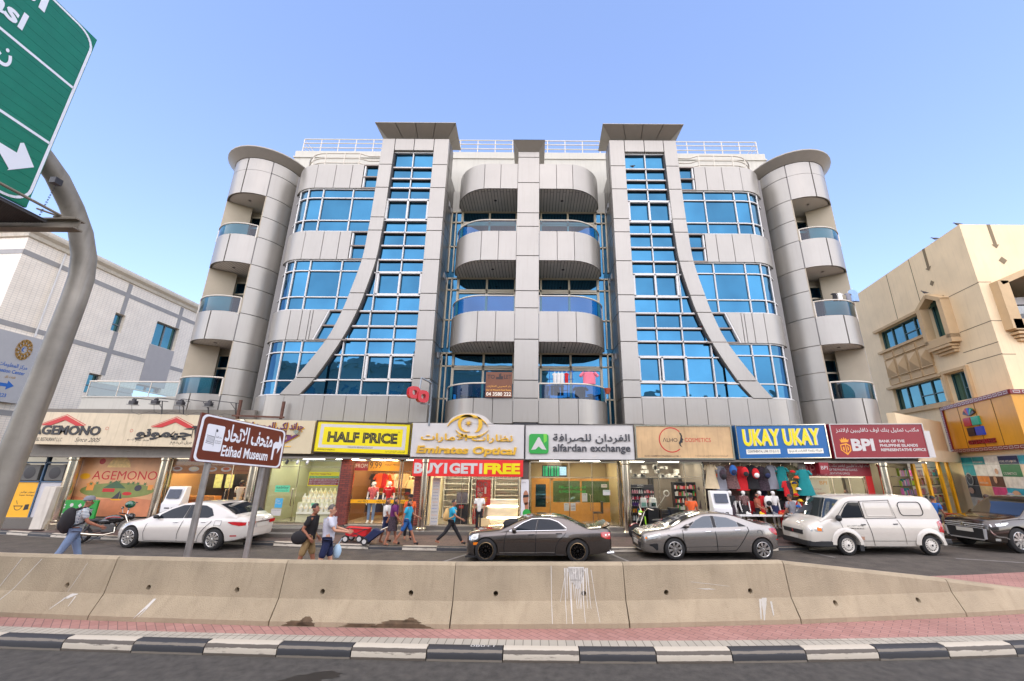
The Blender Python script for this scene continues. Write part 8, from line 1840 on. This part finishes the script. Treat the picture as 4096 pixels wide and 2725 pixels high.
for x in (8.05,9.85):m=MB();m.box(x-0.02,x+0.02,16.6,16.9,0.15,0.92);m.build('leg',[M_SHELFW],t)
def shoe(label,x,y,c):
 t=thing('shoe',label,'shoe',(x,y,0.96),'shoes on the low table');m=MB();m.ball((x,y,1.0),(0.11,0.045,0.045),10);m.ball((x-0.05,y,1.03),(0.05,0.045,0.06),10);m.build('upper',[c],t);m=MB();m.box(x-0.11,x+0.1,y-0.045,y+0.045,0.96,0.985);m.build('sole',[P_WHITE],t)
for i,c in enumerate(('black','white','black','yellow','black','grey','orange')):shoe('%s shoe on the low table, %s from the payment kiosk'%(c,('first','second','third','fourth','fifth','sixth','last')[i]),8.15+i*0.26,16.72,CL[c])
t=poster('bank_fascia','red glass fascia with white bank lettering above the bank door',11.2,14.05,2.42,2.93,17.36,P_MAROON,[('BANK OF THE PHILIPPINE ISLANDS',0.30,0.80,0.40,0.58,P_WHITE),('REPRESENTATIVE OFFICE',0.31,0.68,0.12,0.28,P_WHITE),('بنك اوف ذا فليبين ايلاندز مكتب تمثيل',0.28,0.98,0.66,0.92,P_WHITE,True),('BPI',0.02,0.22,0.1,0.85,paint('pale_red',190,110,110))],cat='sign')
poster('red_door_post','bright red vertical panel at the right of the bank door',13.75,14.02,0.42,2.42,17.34,P_RED,cat='panel')
poster('bank_poster','cream standing poster with red bank wording behind the bank window',11.45,12.3,0.6,2.36,17.5,paint('poster_cream',226,212,178),[('BPI',0.55,0.9,0.84,0.92,P_ORG),('BPI Padala Manager',0.1,0.6,0.72,0.75,P_RED),('DAHIL MAHALAGA',0.1,0.74,0.62,0.66,P_RED),('ANG BAWAT PADALA',0.1,0.86,0.56,0.60,P_RED)])
poster('hanging_bank_sign','small dark red projecting bank sign under the blue clothes sign',11.62,12.0,2.5,2.95,16.9,P_MAROON,[('BPI',0.15,0.85,0.4,0.7,P_WHITE)],cat='sign',th=0.25)
for t0,t1,lb_ in ((0.15,1.35,'shelf of pink toy boxes nearest the silver building'),(1.7,3.2,'shelf of boxed gifts in the middle of the gift shop window'),(3.6,4.5,'shelf of boxed gifts behind the gift shop door'),(4.85,6.1,'shelf of boxed gifts next to the picture wall')):
 t=thing('toy_shelf',lb_,'shelf',tuple(gq((t0+t1)/2,0.5,-0.7)));m=MB()
 for z in (0.8,1.2,1.6,2.0,2.4,2.8):m.bar(gq(t0,z,-0.7),gq(t1,z,-0.7),0.3,0.025)
 m.build('shelf_board',[M_SHELFD],t,smooth=0);m=MB();rr=random.Random(int(t0*7));n=int((t1-t0)/0.11)
 for z in (0.8,1.2,1.6,2.0,2.4):
  for k in range(n):h_=rr.uniform(0.15,0.33);p=gq(t0+0.06+k*0.11,z+0.02+h_/2,-0.58);m.obox(Matrix.Translation(p)@Matrix.Rotation(math.atan2(gd.y,gd.x),4,'Z'),0.10,0.08,h_,rr.choice([0,0,1,1,2,3,4,5])if t0<1 else rr.randrange(7))
 tag(m.build('gift_boxes',[paint('box_pink',200,96,150),paint('box_lilac',170,130,176),P_WHITE,paint('box_lime',150,176,60),paint('box_teal',40,130,130),P_RED,M_SHELFD],t,smooth=0),kind='stuff')
t=thing('plant_pot','tall terracotta jar with lettering by the gift shop door','pot',(17.0,17.4,0.15));m=MB();m.lathe([(0.0,0.15),(0.16,0.15),(0.27,0.75),(0.26,0.95),(0.30,1.0),(0.27,1.0),(0.25,0.9)],(17.0,17.4,0),20);m.build('jar',[mat('terracotta',C(170,74,40),rough=0.8,var=0.2)],t)
t=thing('folding_wagon','red folding wagon with white wheels parked on the pavement','wagon',(-6.0,15.2,0.15));m=MB()
m.prism([(-6.5,0.62),(-5.72,0.58),(-5.75,0.36),(-6.42,0.34)],15.0,15.45);m.build('fabric_tub',[CL['red']],t);m=MB();m.tube([(-6.55,15.0,0.72),(-6.5,15.0,0.62),(-5.7,15.0,0.58)],0.015,6);m.tube([(-6.45,15.0,0.3),(-5.75,15.0,0.58)],0.012,6);m.tube([(-6.5,15.0,0.6),(-5.75,15.0,0.3)],0.012,6);m.build('frame',[M_TRIM],t)
for x,y in ((-6.42,15.0),(-5.95,15.02),(-6.40,15.45),(-5.9,15.45)):m=MB();m.lathe([(0.06,-0.025),(0.12,-0.03),(0.12,0.03),(0.06,0.025)],(x,y,0.27),18,'Y',0);m.lathe([(0.075,-0.032),(0,-0.034)],(x,y,0.27),14,'Y',1);m.build('wheel',[M_TYRE,P_WHITE],t)
t=thing('shopping_trolley','navy blue shopping trolley bag tilted behind the woman in purple','trolley',(-5.5,14.75,0.15));m=MB();m.prism([(-5.72,0.28),(-5.45,0.24),(-5.05,0.55),(-5.35,0.66)],14.6,14.9);m.build('bag',[CL['navy']],t,bevel=0.02);m=MB();m.tube([(-5.6,14.75,0.25),(-5.1,14.75,0.62),(-4.85,14.75,0.72)],0.015,6);m.build('handle',[P_CHROME],t)
for y in (14.58,14.92):m=MB();m.lathe([(0.06,-0.02),(0.11,-0.025),(0.11,0.025),(0.06,0.02)],(-5.6,y,0.26),16,'Y',0);m.lathe([(0.07,-0.026),(0,-0.028)],(-5.6,y,0.26),12,'Y',1);m.build('wheel',[M_TYRE,P_WHITE],t)
t=thing('drying_rack','blue drying rack on the first floor balcony by the central pier','drying rack',(1.0,17.9,5.6));m=MB()
for a,b in (((0.72,17.7,5.6),(0.72,17.7,6.95)),((1.75,17.7,5.6),(1.75,17.7,6.95)),((0.6,17.7,6.85),(1.85,17.7,6.85)),((0.65,17.7,6.5),(1.8,17.7,6.5))):m.tube([a,b],0.018,6)
m.build('frame',[P_IBLUE],t)
for i,(x,c,lb_)in enumerate(((0.95,'white','white shirt nearest the pier, on the blue drying rack'),(1.12,'white','second white shirt on the blue drying rack'),(1.28,'white','third white shirt beside the red one on the drying rack'),(1.48,'red','narrow red garment on the blue drying rack'))):g_=garment('drying_shirt',lb_,'shirt','shirt',CL[c],0.16,0.55,'washing on the first floor balcony',0.05,0.04);g_.location=(x,17.66,6.78)
g_=garment('drying_shirt','large coral shirt hung alone on the first floor balcony','shirt','shirt',CL['pink'],0.55,0.55,'washing on the first floor balcony',0.16,0.06);g_.location=(2.45,17.3,6.75)
t=thing('flower_pot','terracotta flower pot hanging on the end of the first floor balcony rail','pot',(3.2,17.4,5.9));m=MB();m.lathe([(0.09,5.82),(0.14,6.02),(0.15,6.06),(0.12,6.06)],(3.28,17.55,0),14);m.build('pot',[MATS['terracotta']],t)
g_=garment('drying_sheet','pale blue sheet over the right tower second floor balcony rail','laundry','shirt',cloth_mat('paleblue',140,170,210),0.45,0.6,None,0,0.05);g_.location=(15.25,17.6,10.95)
for x,c,lb_ in ((14.3,'black','dark clothes drying on the right tower balcony'),(14.55,'white','white clothes drying on the right tower balcony'),(14.95,'grey','rolled grey blanket on the right tower balcony rail')):g_=garment('drying_clothes',lb_,'laundry','shirt',CL[c],0.22,0.4,'washing on the right tower',0.03,0.05);g_.location=(x,17.55,10.75)
def bird(label,x,y,z,c,rz=0):
 t=thing('pigeon',label,'bird',(x,y,z),'pigeons on the buildings');m=MB();rows=[]
 for u,r_,zz in ((-0.20,0.012,0.06),(-0.12,0.03,0.07),(-0.05,0.055,0.085),(0.03,0.06,0.10),(0.08,0.04,0.135),(0.10,0.028,0.165),(0.12,0.03,0.185),(0.145,0.02,0.185),(0.165,0.008,0.18),(0.185,0.003,0.175)):rows.append([(u+0,r_*math.cos(R(a)),zz+r_*math.sin(R(a)))for a in range(0,360,45)])
 m.grid(rows,close=True);o=m.build('body',[c],None,local=True);o.parent=t;m=MB();m.tube([(0.0,-0.02,0.05),(0.01,-0.02,0)],0.006,5);m.tube([(0.0,0.02,0.05),(0.01,0.02,0)],0.006,5);o=m.build('leg',[P_RED],None,local=True);o.parent=t;t.rotation_euler=(0,0,R(rz));t.scale=(0.95,0.95,0.95)
PG=paint('pigeon_grey',92,90,92,var=0.3,scale=20)
bird('pigeon on the top corner of the beige building',20.75,17.1,14.2,PG,160);bird('pigeon just behind the other on the beige roof edge',20.9,18.4,14.2,PG,150);bird('pigeon on the pointed bay window of the beige building',20.65,19.45,11.62,PG,170);bird('pigeon on the top ledge of the right stair tower',5.1,17.38,17.72,M_SHELFD,20);bird('pigeon on a lower ledge of the right stair tower',7.7,17.38,8.92,M_SHELFD,40)
# ---------------------------------------------------------------- people
def skin_obj(name,V,Ed,root,m,parent,sub=1):
 ks=list(V);ix={k:i for i,k in enumerate(ks)}
 me=bpy.data.meshes.new(name);me.from_pydata([V[k][:3]for k in ks],[(ix[a],ix[b])for a,b in Ed],[]);o=bpy.data.objects.new(name,me);COL.objects.link(o)
 md=o.modifiers.new('s','SKIN');md.use_smooth_shade=True
 for i,k in enumerate(ks):me.skin_vertices[0].data[i].radius=V[k][3:5];me.skin_vertices[0].data[i].use_root=(k==root)
 o.modifiers.new('u','SUBSURF').levels=sub;o.modifiers['u'].render_levels=sub
 return finish(o,m,parent)
def finish(o,m,parent):
 bpy.context.view_layer.update();dg=bpy.context.evaluated_depsgraph_get();me=bpy.data.meshes.new_from_object(o.evaluated_get(dg));o.modifiers.clear();o.data=me
 me.materials.clear();me.materials.append(m)
 for p in me.polygons:p.use_smooth=True
 o.parent=parent;return o
def person(label,x,y,z,h,face,top,legs,hair='black',stride=0.0,arms=((0,15),(0,15)),lean=0,bottoms='trousers',skin=None,sleeve=0.5,hairlen=0.0,shoe='black',capm=None,mannequin=False,name='person',cat='person',group='people on the street'):
 t=thing(name,label,cat,(x,y,z),group);k=h/1.72;skin=skin or M_SKIN
 V,E_={},[]
 def P(key,q,rx,ry=None):V[key]=(q[0]*k,q[1]*k,q[2]*k,rx*k,(ry or rx)*k)
 ln=R(lean);tilt_=lambda q:(q[0]+(q[2]-0.95)*math.sin(ln),q[1],0.95+(q[2]-0.95)*math.cos(ln))if q[2]>0.95 else q
 drop=0.45*(1-math.cos(stride))*0.9
 P('pelvis',(0,0,0.96-drop),0.066,0.10);P('waist',tilt_((0,0,1.10-drop)),0.065,0.10);P('chest',tilt_((0.01,0,1.28-drop)),0.075,0.11);P('clav',tilt_((-0.005,0,1.395-drop)),0.055,0.085);P('neck',tilt_((0.0,0,1.465-drop)),0.046);P('jaw',tilt_((0.025,0,1.53-drop)),0.068,0.062);P('brow',tilt_((0.012,0,1.62-drop)),0.096,0.080);P('crown',tilt_((0.0,0,1.685-drop)),0.072,0.062)
 E_+=[('pelvis','waist'),('waist','chest'),('chest','clav'),('clav','neck'),('neck','jaw'),('jaw','brow'),('brow','crown')]
 P('nose',tilt_((0.118,0,1.575-drop)),0.010);E_.append(('jaw','nose'))
 for s,n in ((1,'L'),(-1,'R')):
  P('ear'+n,tilt_((0.0,s*0.088,1.58-drop)),0.014,0.02);E_.append(('brow','ear'+n))
  st=stride*s;back=1 if st<0 else 0
  hip=(0.0,s*0.09,0.90-drop);kn=(hip[0]+0.43*math.sin(st),s*0.10,hip[2]-0.43*math.cos(st));sh=st-(0.55*abs(stride)if back else -0.0);an=(kn[0]+0.41*math.sin(sh),s*0.095,max(0.07,kn[2]-0.41*math.cos(sh)))
  P('hip'+n,hip,0.072);P('thigh'+n,tuple(hip[i]*.55+kn[i]*.45 for i in range(3)),0.074);P('knee'+n,kn,0.054);P('calf'+n,tuple(kn[i]*.65+an[i]*.35 for i in range(3)),0.054);P('ankle'+n,an,0.036);P('heel'+n,(an[0]-0.035,an[1],max(0.035,an[2]-0.045)),0.032);P('toe'+n,(an[0]+0.15,an[1]+s*0.015,max(0.025,an[2]-0.055)),0.026,0.038)
  E_+=[('pelvis','hip'+n),('hip'+n,'thigh'+n),('thigh'+n,'knee'+n),('knee'+n,'calf'+n),('calf'+n,'ankle'+n),('ankle'+n,'heel'+n),('ankle'+n,'toe'+n)]
  a,b=arms[0 if s>0 else 1];a=R(a);b=R(b)
  so_=tilt_((0.0,s*0.175,1.40-drop));el=(so_[0]+0.28*math.sin(a),so_[1]+s*0.05,so_[2]-0.28*math.cos(a));wr=(el[0]+0.245*math.sin(a+b),el[1]-s*0.015,el[2]-0.245*math.cos(a+b))
  P('sho'+n,so_,0.058);P('uarm'+n,tuple(so_[i]*.5+el[i]*.5 for i in range(3)),0.048);P('elb'+n,el,0.038);P('fore'+n,tuple(el[i]*.65+wr[i]*.35 for i in range(3)),0.039);P('wri'+n,wr,0.025,0.028)
  dx,dz=math.sin(a+b),-math.cos(a+b);nx,nz=-dz,dx;pm=(wr[0]+dx*0.075,wr[1],wr[2]+dz*0.075);P('palm'+n,pm,0.017,0.036)
  E_+=[('clav','sho'+n),('sho'+n,'uarm'+n),('uarm'+n,'elb'+n),('elb'+n,'fore'+n),('fore'+n,'wri'+n),('wri'+n,'palm'+n)]
  for f,(off,l)in enumerate(((0.030,0.062),(0.010,0.074),(-0.010,0.070),(-0.029,0.055))):
   p0=(pm[0]+dx*0.02+nx*off,pm[1],pm[2]+dz*0.02+nz*off);p1=(p0[0]+dx*l*.6,p0[1]-s*0.010,p0[2]+dz*l*.6);p2=(p1[0]+dx*l*.35,p1[1]-s*0.026,p1[2]+dz*l*.35)
   for j,q in enumerate((p0,p1,p2)):P('f%d%d%s'%(f,j,n),q,0.0088-j*0.0008)
   E_+=[('palm'+n,'f%d0%s'%(f,n)),('f%d0%s'%(f,n),'f%d1%s'%(f,n)),('f%d1%s'%(f,n),'f%d2%s'%(f,n))]
  q0=(wr[0]+dx*0.04+nx*0.035,wr[1]-s*0.01,wr[2]+dz*0.04+nz*0.035);q1=(q0[0]+dx*0.035+nx*0.016,q0[1]-s*0.015,q0[2]+dz*0.035+nz*0.016)
  P('t0'+n,q0,0.011);P('t1'+n,q1,0.009);E_+=[('palm'+n,'t0'+n),('t0'+n,'t1'+n)]
 skin_obj('body',V,E_,'pelvis',skin,t)
 def clothes(nm,keys,grow,m,ed=None,cut=()):
  fat=dict(pelvis=0.045,waist=0.05,chest=0.055,clav=0.03);U={q:(*V[q][:3],V[q][3]+max(grow,fat.get(q,0))*k,V[q][4]+max(grow,fat.get(q,0))*k)for q in keys}
  for nk,a,b,f in cut:U[nk]=tuple(V[a][i]*(1-f)+V[b][i]*f+(grow*k*(1.0 if i>2 else 0))for i in range(5))
  if 'hem' in U:U['hem']=(V['pelvis'][0],0,V['pelvis'][2]-0.10*k,0.135*k,0.165*k)
  ee=[(a,b)for a,b in E_ if a in U and b in U]+(ed or []);return skin_obj(nm,U,ee,keys[0],m,t)
 both=lambda *a:[q+n for q in a for n in 'LR']
 if sleeve is not None:
  cut=[('cut'+n,'uarm'+n,'elb'+n,sleeve)for n in 'LR']if sleeve<1 else [('cut'+n,'fore'+n,'wri'+n,0.9)for n in 'LR']
  cut+=[('collar','clav','neck',0.55),('hem','pelvis','hipL',0.0)];keys=['chest','clav','waist','pelvis']+both('sho','uarm')+(both('elb','fore')if sleeve>=1 else []);clothes('shirt',keys,0.022,top,[(('fore' if sleeve>=1 else 'uarm')+n,'cut'+n)for n in 'LR']+[('clav','collar'),('pelvis','hem')],cut)
 if bottoms=='trousers':clothes('trousers',['pelvis']+both('hip','thigh','knee','calf'),0.018,legs,[('calf'+n,'c'+n)for n in 'LR'],[('c'+n,'calf'+n,'ankle'+n,0.92)for n in 'LR'])
 elif bottoms=='shorts':clothes('shorts',['pelvis']+both('hip','thigh'),0.022,legs,[('thigh'+n,'c'+n)for n in 'LR'],[('c'+n,'thigh'+n,'knee'+n,0.8)for n in 'LR'])
 elif bottoms=='skirt':
  m=MB();rows=[]
  for zz,r_ in ((1.04,0.15),(0.9,0.185),(0.7,0.20),(0.52,0.22)):rows.append([(k*r_*.85*math.cos(R(a)),k*r_*math.sin(R(a))*(1+.05*math.sin(R(a*5))),k*(zz-drop))for a in range(0,360,20)])
  m.grid(rows,close=True);o=m.build('skirt',[legs],None,local=True);o.parent=t
 if mannequin:
  t.rotation_euler=(0,0,R(face));return t,V,k
 clothes('shoes',both('toe','heel','ankle'),0.010,CL.get(shoe,M_TRIM))
 hd=V['brow'];hm=paint('hair_'+hair,*dict(black=(30,26,24),brown=(64,44,32),grey=(90,84,78))[hair],rough=0.6,var=0.3)
 m=MB();rows=[]
 for j in range(7):
  th=R(8+j*15);r_=0.103*k
  rows.append([(hd[0]-0.012*k+r_*math.sin(th)*math.cos(R(a))*(0.98 if math.cos(R(a))<0.3 or j<3 else 0.78),hd[1]+r_*0.88*math.sin(th)*math.sin(R(a)),hd[2]+(0.005+0.108*math.cos(th))*k-(hairlen*k*(j/6)**2 if math.cos(R(a))<0.35 else 0))for a in range(0,360,24)])
 for r_,u in zip(rows[4:],(0.02,0.055,0.09)):
  for i_,q_ in enumerate(r_):
   if math.cos(R(24*i_))>0.45:r_[i_]=(q_[0]-0.015*k,q_[1],rows[3][i_][2])
 m.grid(rows,close=True);m.poly(rows[0]);o=m.build('hair',[hm],None,local=True);o.parent=t
 m=MB();jw=V['jaw']
 for s in (-1,1):m.ball((hd[0]+0.086*k,s*0.032*k,hd[2]-0.012*k),(0.010*k,0.014*k,0.009*k),8,0);m.bar((hd[0]+0.09*k,s*0.018*k,hd[2]+0.012*k),(hd[0]+0.084*k,s*0.050*k,hd[2]+0.010*k),0.008*k,m=0)
 m.bar((jw[0]+0.052*k,-0.020*k,jw[2]-0.004*k),(jw[0]+0.052*k,0.020*k,jw[2]-0.004*k),0.010*k,m=1);o=m.build('face',[hm,paint('lip',140,72,64)],None,local=True);o.parent=t
 if capm:
  m=MB();m.lathe([(0.108*k,0),(0.105*k,0.05*k),(0.07*k,0.095*k),(0,0.105*k)],(hd[0]-0.01*k,0,hd[2]+0.02*k),16);m.prismz([(hd[0]+0.04*k+0.13*k*math.cos(R(a)),0.095*k*math.sin(R(a)))for a in range(-90,91,20)],hd[2]+0.02*k,hd[2]+0.032*k);o=m.build('cap',[capm],None,local=True);o.parent=t
 t.rotation_euler=(0,0,R(face));return t,V,k
def held(t,V,k,name,label,cat,mb,m,**kw):
 o=mb.build(name,m,None,local=True,**kw);o.location=t.location;o.rotation_euler=t.rotation_euler;return tag(o,label,cat)
def worn_pack(t,V,k,name,label,m,s_=1.0):
 c=V['chest'];mb=MB();mb.ball((c[0]-0.22*k,0,c[2]-0.10*k),(0.13*k*s_,0.175*k*s_,0.27*k*s_),18);mb.ball((c[0]-0.30*k,0,c[2]-0.17*k),(0.08*k,0.13*k,0.15*k),14)
 for s in (-1,1):mb.tube([(c[0]-0.14*k,s*.10*k,c[2]+.14*k),(c[0]+0.0*k,s*.12*k,c[2]+.19*k),(c[0]+.135*k,s*.12*k,c[2]+.02*k),(c[0]+.05*k,s*.17*k,c[2]-.16*k),(c[0]-.14*k,s*.13*k,c[2]-.24*k)],0.022*k,6)
 return held(t,V,k,name,label,'bag',mb,m)
SK2=mat('skin_tan',C(158,104,78),rough=0.6,var=0.06);SK3=mat('skin_brown',C(118,76,56),rough=0.6,var=0.06)
STR=brick_mat('striped_cloth',C(206,208,206),C(206,208,206),C(70,96,116),9.0,0.036,0.008,plane='XZ',rough=0.9,bump=0.0,var=0.05)
DEN=cloth_mat('denim',112,132,160,0.15,5);KH=cloth_mat('khaki',156,130,88);PUR=cloth_mat('purple',100,34,92);CYA=cloth_mat('cyan',40,156,188);LBL=cloth_mat('lightblue',130,178,196)
q=person('man in a striped shirt and pale jeans walking with a big black backpack',-12.1,11.5,0.0,1.86,48,STR,DEN,'grey',0.32,((-22,25),(22,40)),8,skin=SK2,capm=CL['grey']);worn_pack(*q,'black_backpack','large black backpack worn by the man in the striped shirt',[CL['black']],1.12)
q=person('man in black shirt and khaki shorts carrying a black bag at his hip',-5.62,11.0,0.0,1.76,8,CL['black'],KH,'black',0.25,((-18,60),(-28,70)),4,'shorts',SK2)
mb=MB();mb.ball((-0.16,-0.22,0.98),(0.19,0.09,0.16),14);mb.tube([(-0.2,-0.2,1.1),(0.0,-0.14,1.40),(0.06,0.1,1.42),(-0.1,0.2,1.1)],0.018,6);held(*q,'shoulder_bag','round black bag slung at the hip of the man in black','bag',mb,[CL['black']])
q=person('man in a pale grey T-shirt and navy shorts beside the man in black',-5.05,10.8,0.0,1.75,18,cloth_mat('palegrey',196,196,206),CL['navy'],'grey',0.22,((30,45),(30,50)),0,'shorts');mb=MB();mb.ball((0.22,0.22,0.62),(0.10,0.07,0.17),12);mb.tube([(0.22,0.22,0.78),(0.30,0.22,0.92)],0.01,6);held(*q,'carrier_bag','pale blue carrier bag held by the man in grey','bag',mb,[paint('plastic_blue',176,204,222)])
person('woman in a purple top and dark patterned skirt pulling the blue trolley',-4.72,14.62,0.155,1.50,15,PUR,CL['darkfloral'],'black',0.22,((-30,10),(10,30)),4,'skirt',SK2,hairlen=0.12)
person('woman in a white top standing behind the woman in purple',-5.12,15.1,0.155,1.44,10,CL['white'],CL['navy'],'brown',0.15,((10,20),(10,30)),0,'shorts',SK2,hairlen=0.14)
person('woman in a sky blue top and blue shorts, striding past the clothing outlet',-4.22,14.55,0.155,1.47,0,CYA,CL['blue'],'black',0.42,((25,40),(-25,20)),4,'shorts',SK2,hairlen=0.14)
person('person in an orange shirt and dark cap behind the woman in blue',-4.5,15.7,0.155,1.52,-60,CL['orange'],CL['black'],'black',0.1,capm=CL['black'],skin=SK2)
q=person('man in a cyan shirt and black trousers striding past the optician with a tan pack',-2.72,14.5,0.155,1.50,4,CYA,CL['black'],'black',0.55,((-28,30),(28,35)),5,skin=SK2);worn_pack(*q,'tan_backpack','tan backpack worn by the man in the cyan shirt',[cloth_mat('tan',200,162,104)],0.9)
q=person('man in a white T-shirt holding a paper bag outside the optician door',-2.05,16.5,0.28,1.45,-95,CL['white'],CL['black'],'brown',0.05,((5,15),(5,15)),skin=SK2);mb=MB();mb.box(-0.05,0.1,0.10,0.42,0.20,0.52);mb.tube([(0.02,0.18,0.52),(0.02,0.21,0.64),(0.02,0.26,0.52)],0.006,5);held(*q,'paper_bag','pale paper shopping bag held outside the optician','bag',mb,[paint('paper',214,186,136)],smooth=0)
person('shop worker in a white T-shirt facing the restaurant counter',-12.35,17.9,0.42,1.62,100,CL['white'],CL['beige'],'black',0.1,((20,60),(20,60)),skin=SK3,group='people inside the shops')
person('bare shouldered person in blue shorts looking into the cosmetics window',6.0,16.2,0.155,1.58,60,CL['orange'],CL['blue'],'black',0.15,((10,70),(10,30)),6,'shorts',SK2,sleeve=0.05)
person('man in a grey T-shirt and white trousers beside the clothes racks',9.75,16.1,0.155,1.62,110,CL['grey'],CL['white'],'brown',0.2,((10,30),(10,60)),3,skin=SK2)
person('woman in a rust top among the mannequins of the clothes shop',8.95,17.0,0.42,1.34,-40,CL['rust'],CL['black'],'black',0.1,((10,50),(10,50)),0,skin=SK2,hairlen=0.1)
person('person in a light blue shirt behind the van windscreen',10.95,16.0,0.155,1.56,150,LBL,CL['navy'],'brown',0.1,((10,80),(10,80)),6,skin=SK2)
person('woman with long dark hair inside the bank window',13.25,17.9,0.42,1.46,90,CL['black'],CL['black'],'brown',0.05,skin=SK2,hairlen=0.22,group='people inside the shops')
person('person in a bright blue shirt at the back corner of the van',15.45,16.5,0.155,1.58,20,CL['blue'],CL['navy'],'black',0.2,((10,60),(10,30)),8,skin=SK2)
person('man in a black shirt at the picture wall by the off-road car',18.1,16.95,0.155,1.62,10,CL['black'],CL['black'],'brown',0.2,skin=SK2)
person('man in a red shirt and pale cap behind the off-road car',19.15,17.0,0.155,1.66,170,CL['red'],CL['navy'],'black',0.1,skin=SK3,capm=CL['grey'])
MQ=dict(skin=M_MANQ,mannequin=True,name='mannequin',cat='mannequin')
for a in (('white mannequin in a red flowered vest and pale blue jeans in the outlet window',-6.68,17.75,0.42,1.66,-92,cloth_mat('redfloral',206,96,96,0.5,16),DEN,0.0),('white mannequin in a plain red T-shirt in the outlet window',-6.02,17.75,0.42,1.68,-85,CL['red'],CL['grey'],0.5)):person(a[0],*a[1:6],a[6],a[7],sleeve=a[8],group='mannequins of the clothing outlet',**MQ)
k_=MB();text_to(k_,'FRIENDS',-6.14,-5.90,1.72,1.75,17.585,0,0.01);tag(k_.build('shirt_print',[P_WHITE],smooth=0),'small white lettering across the red T-shirt of the outlet mannequin','print')
for x,c,l,lb_ in ((7.95,'black','darkfloral','mannequin in a black shirt and flowered skirt by the payment kiosk'),(8.5,'floral','black','mannequin in a rose patterned top beside the black shirted one'),(9.15,'red','red','mannequin in a red dress carrying a red bag'),(9.7,'white','navy','mannequin in a white T-shirt with a rucksack at the clothes shop')):person(lb_,x,17.15,0.42,1.44,-90,CL[c],CL[l],sleeve=0.4,bottoms='skirt',group='mannequins of the clothes shop',**MQ)
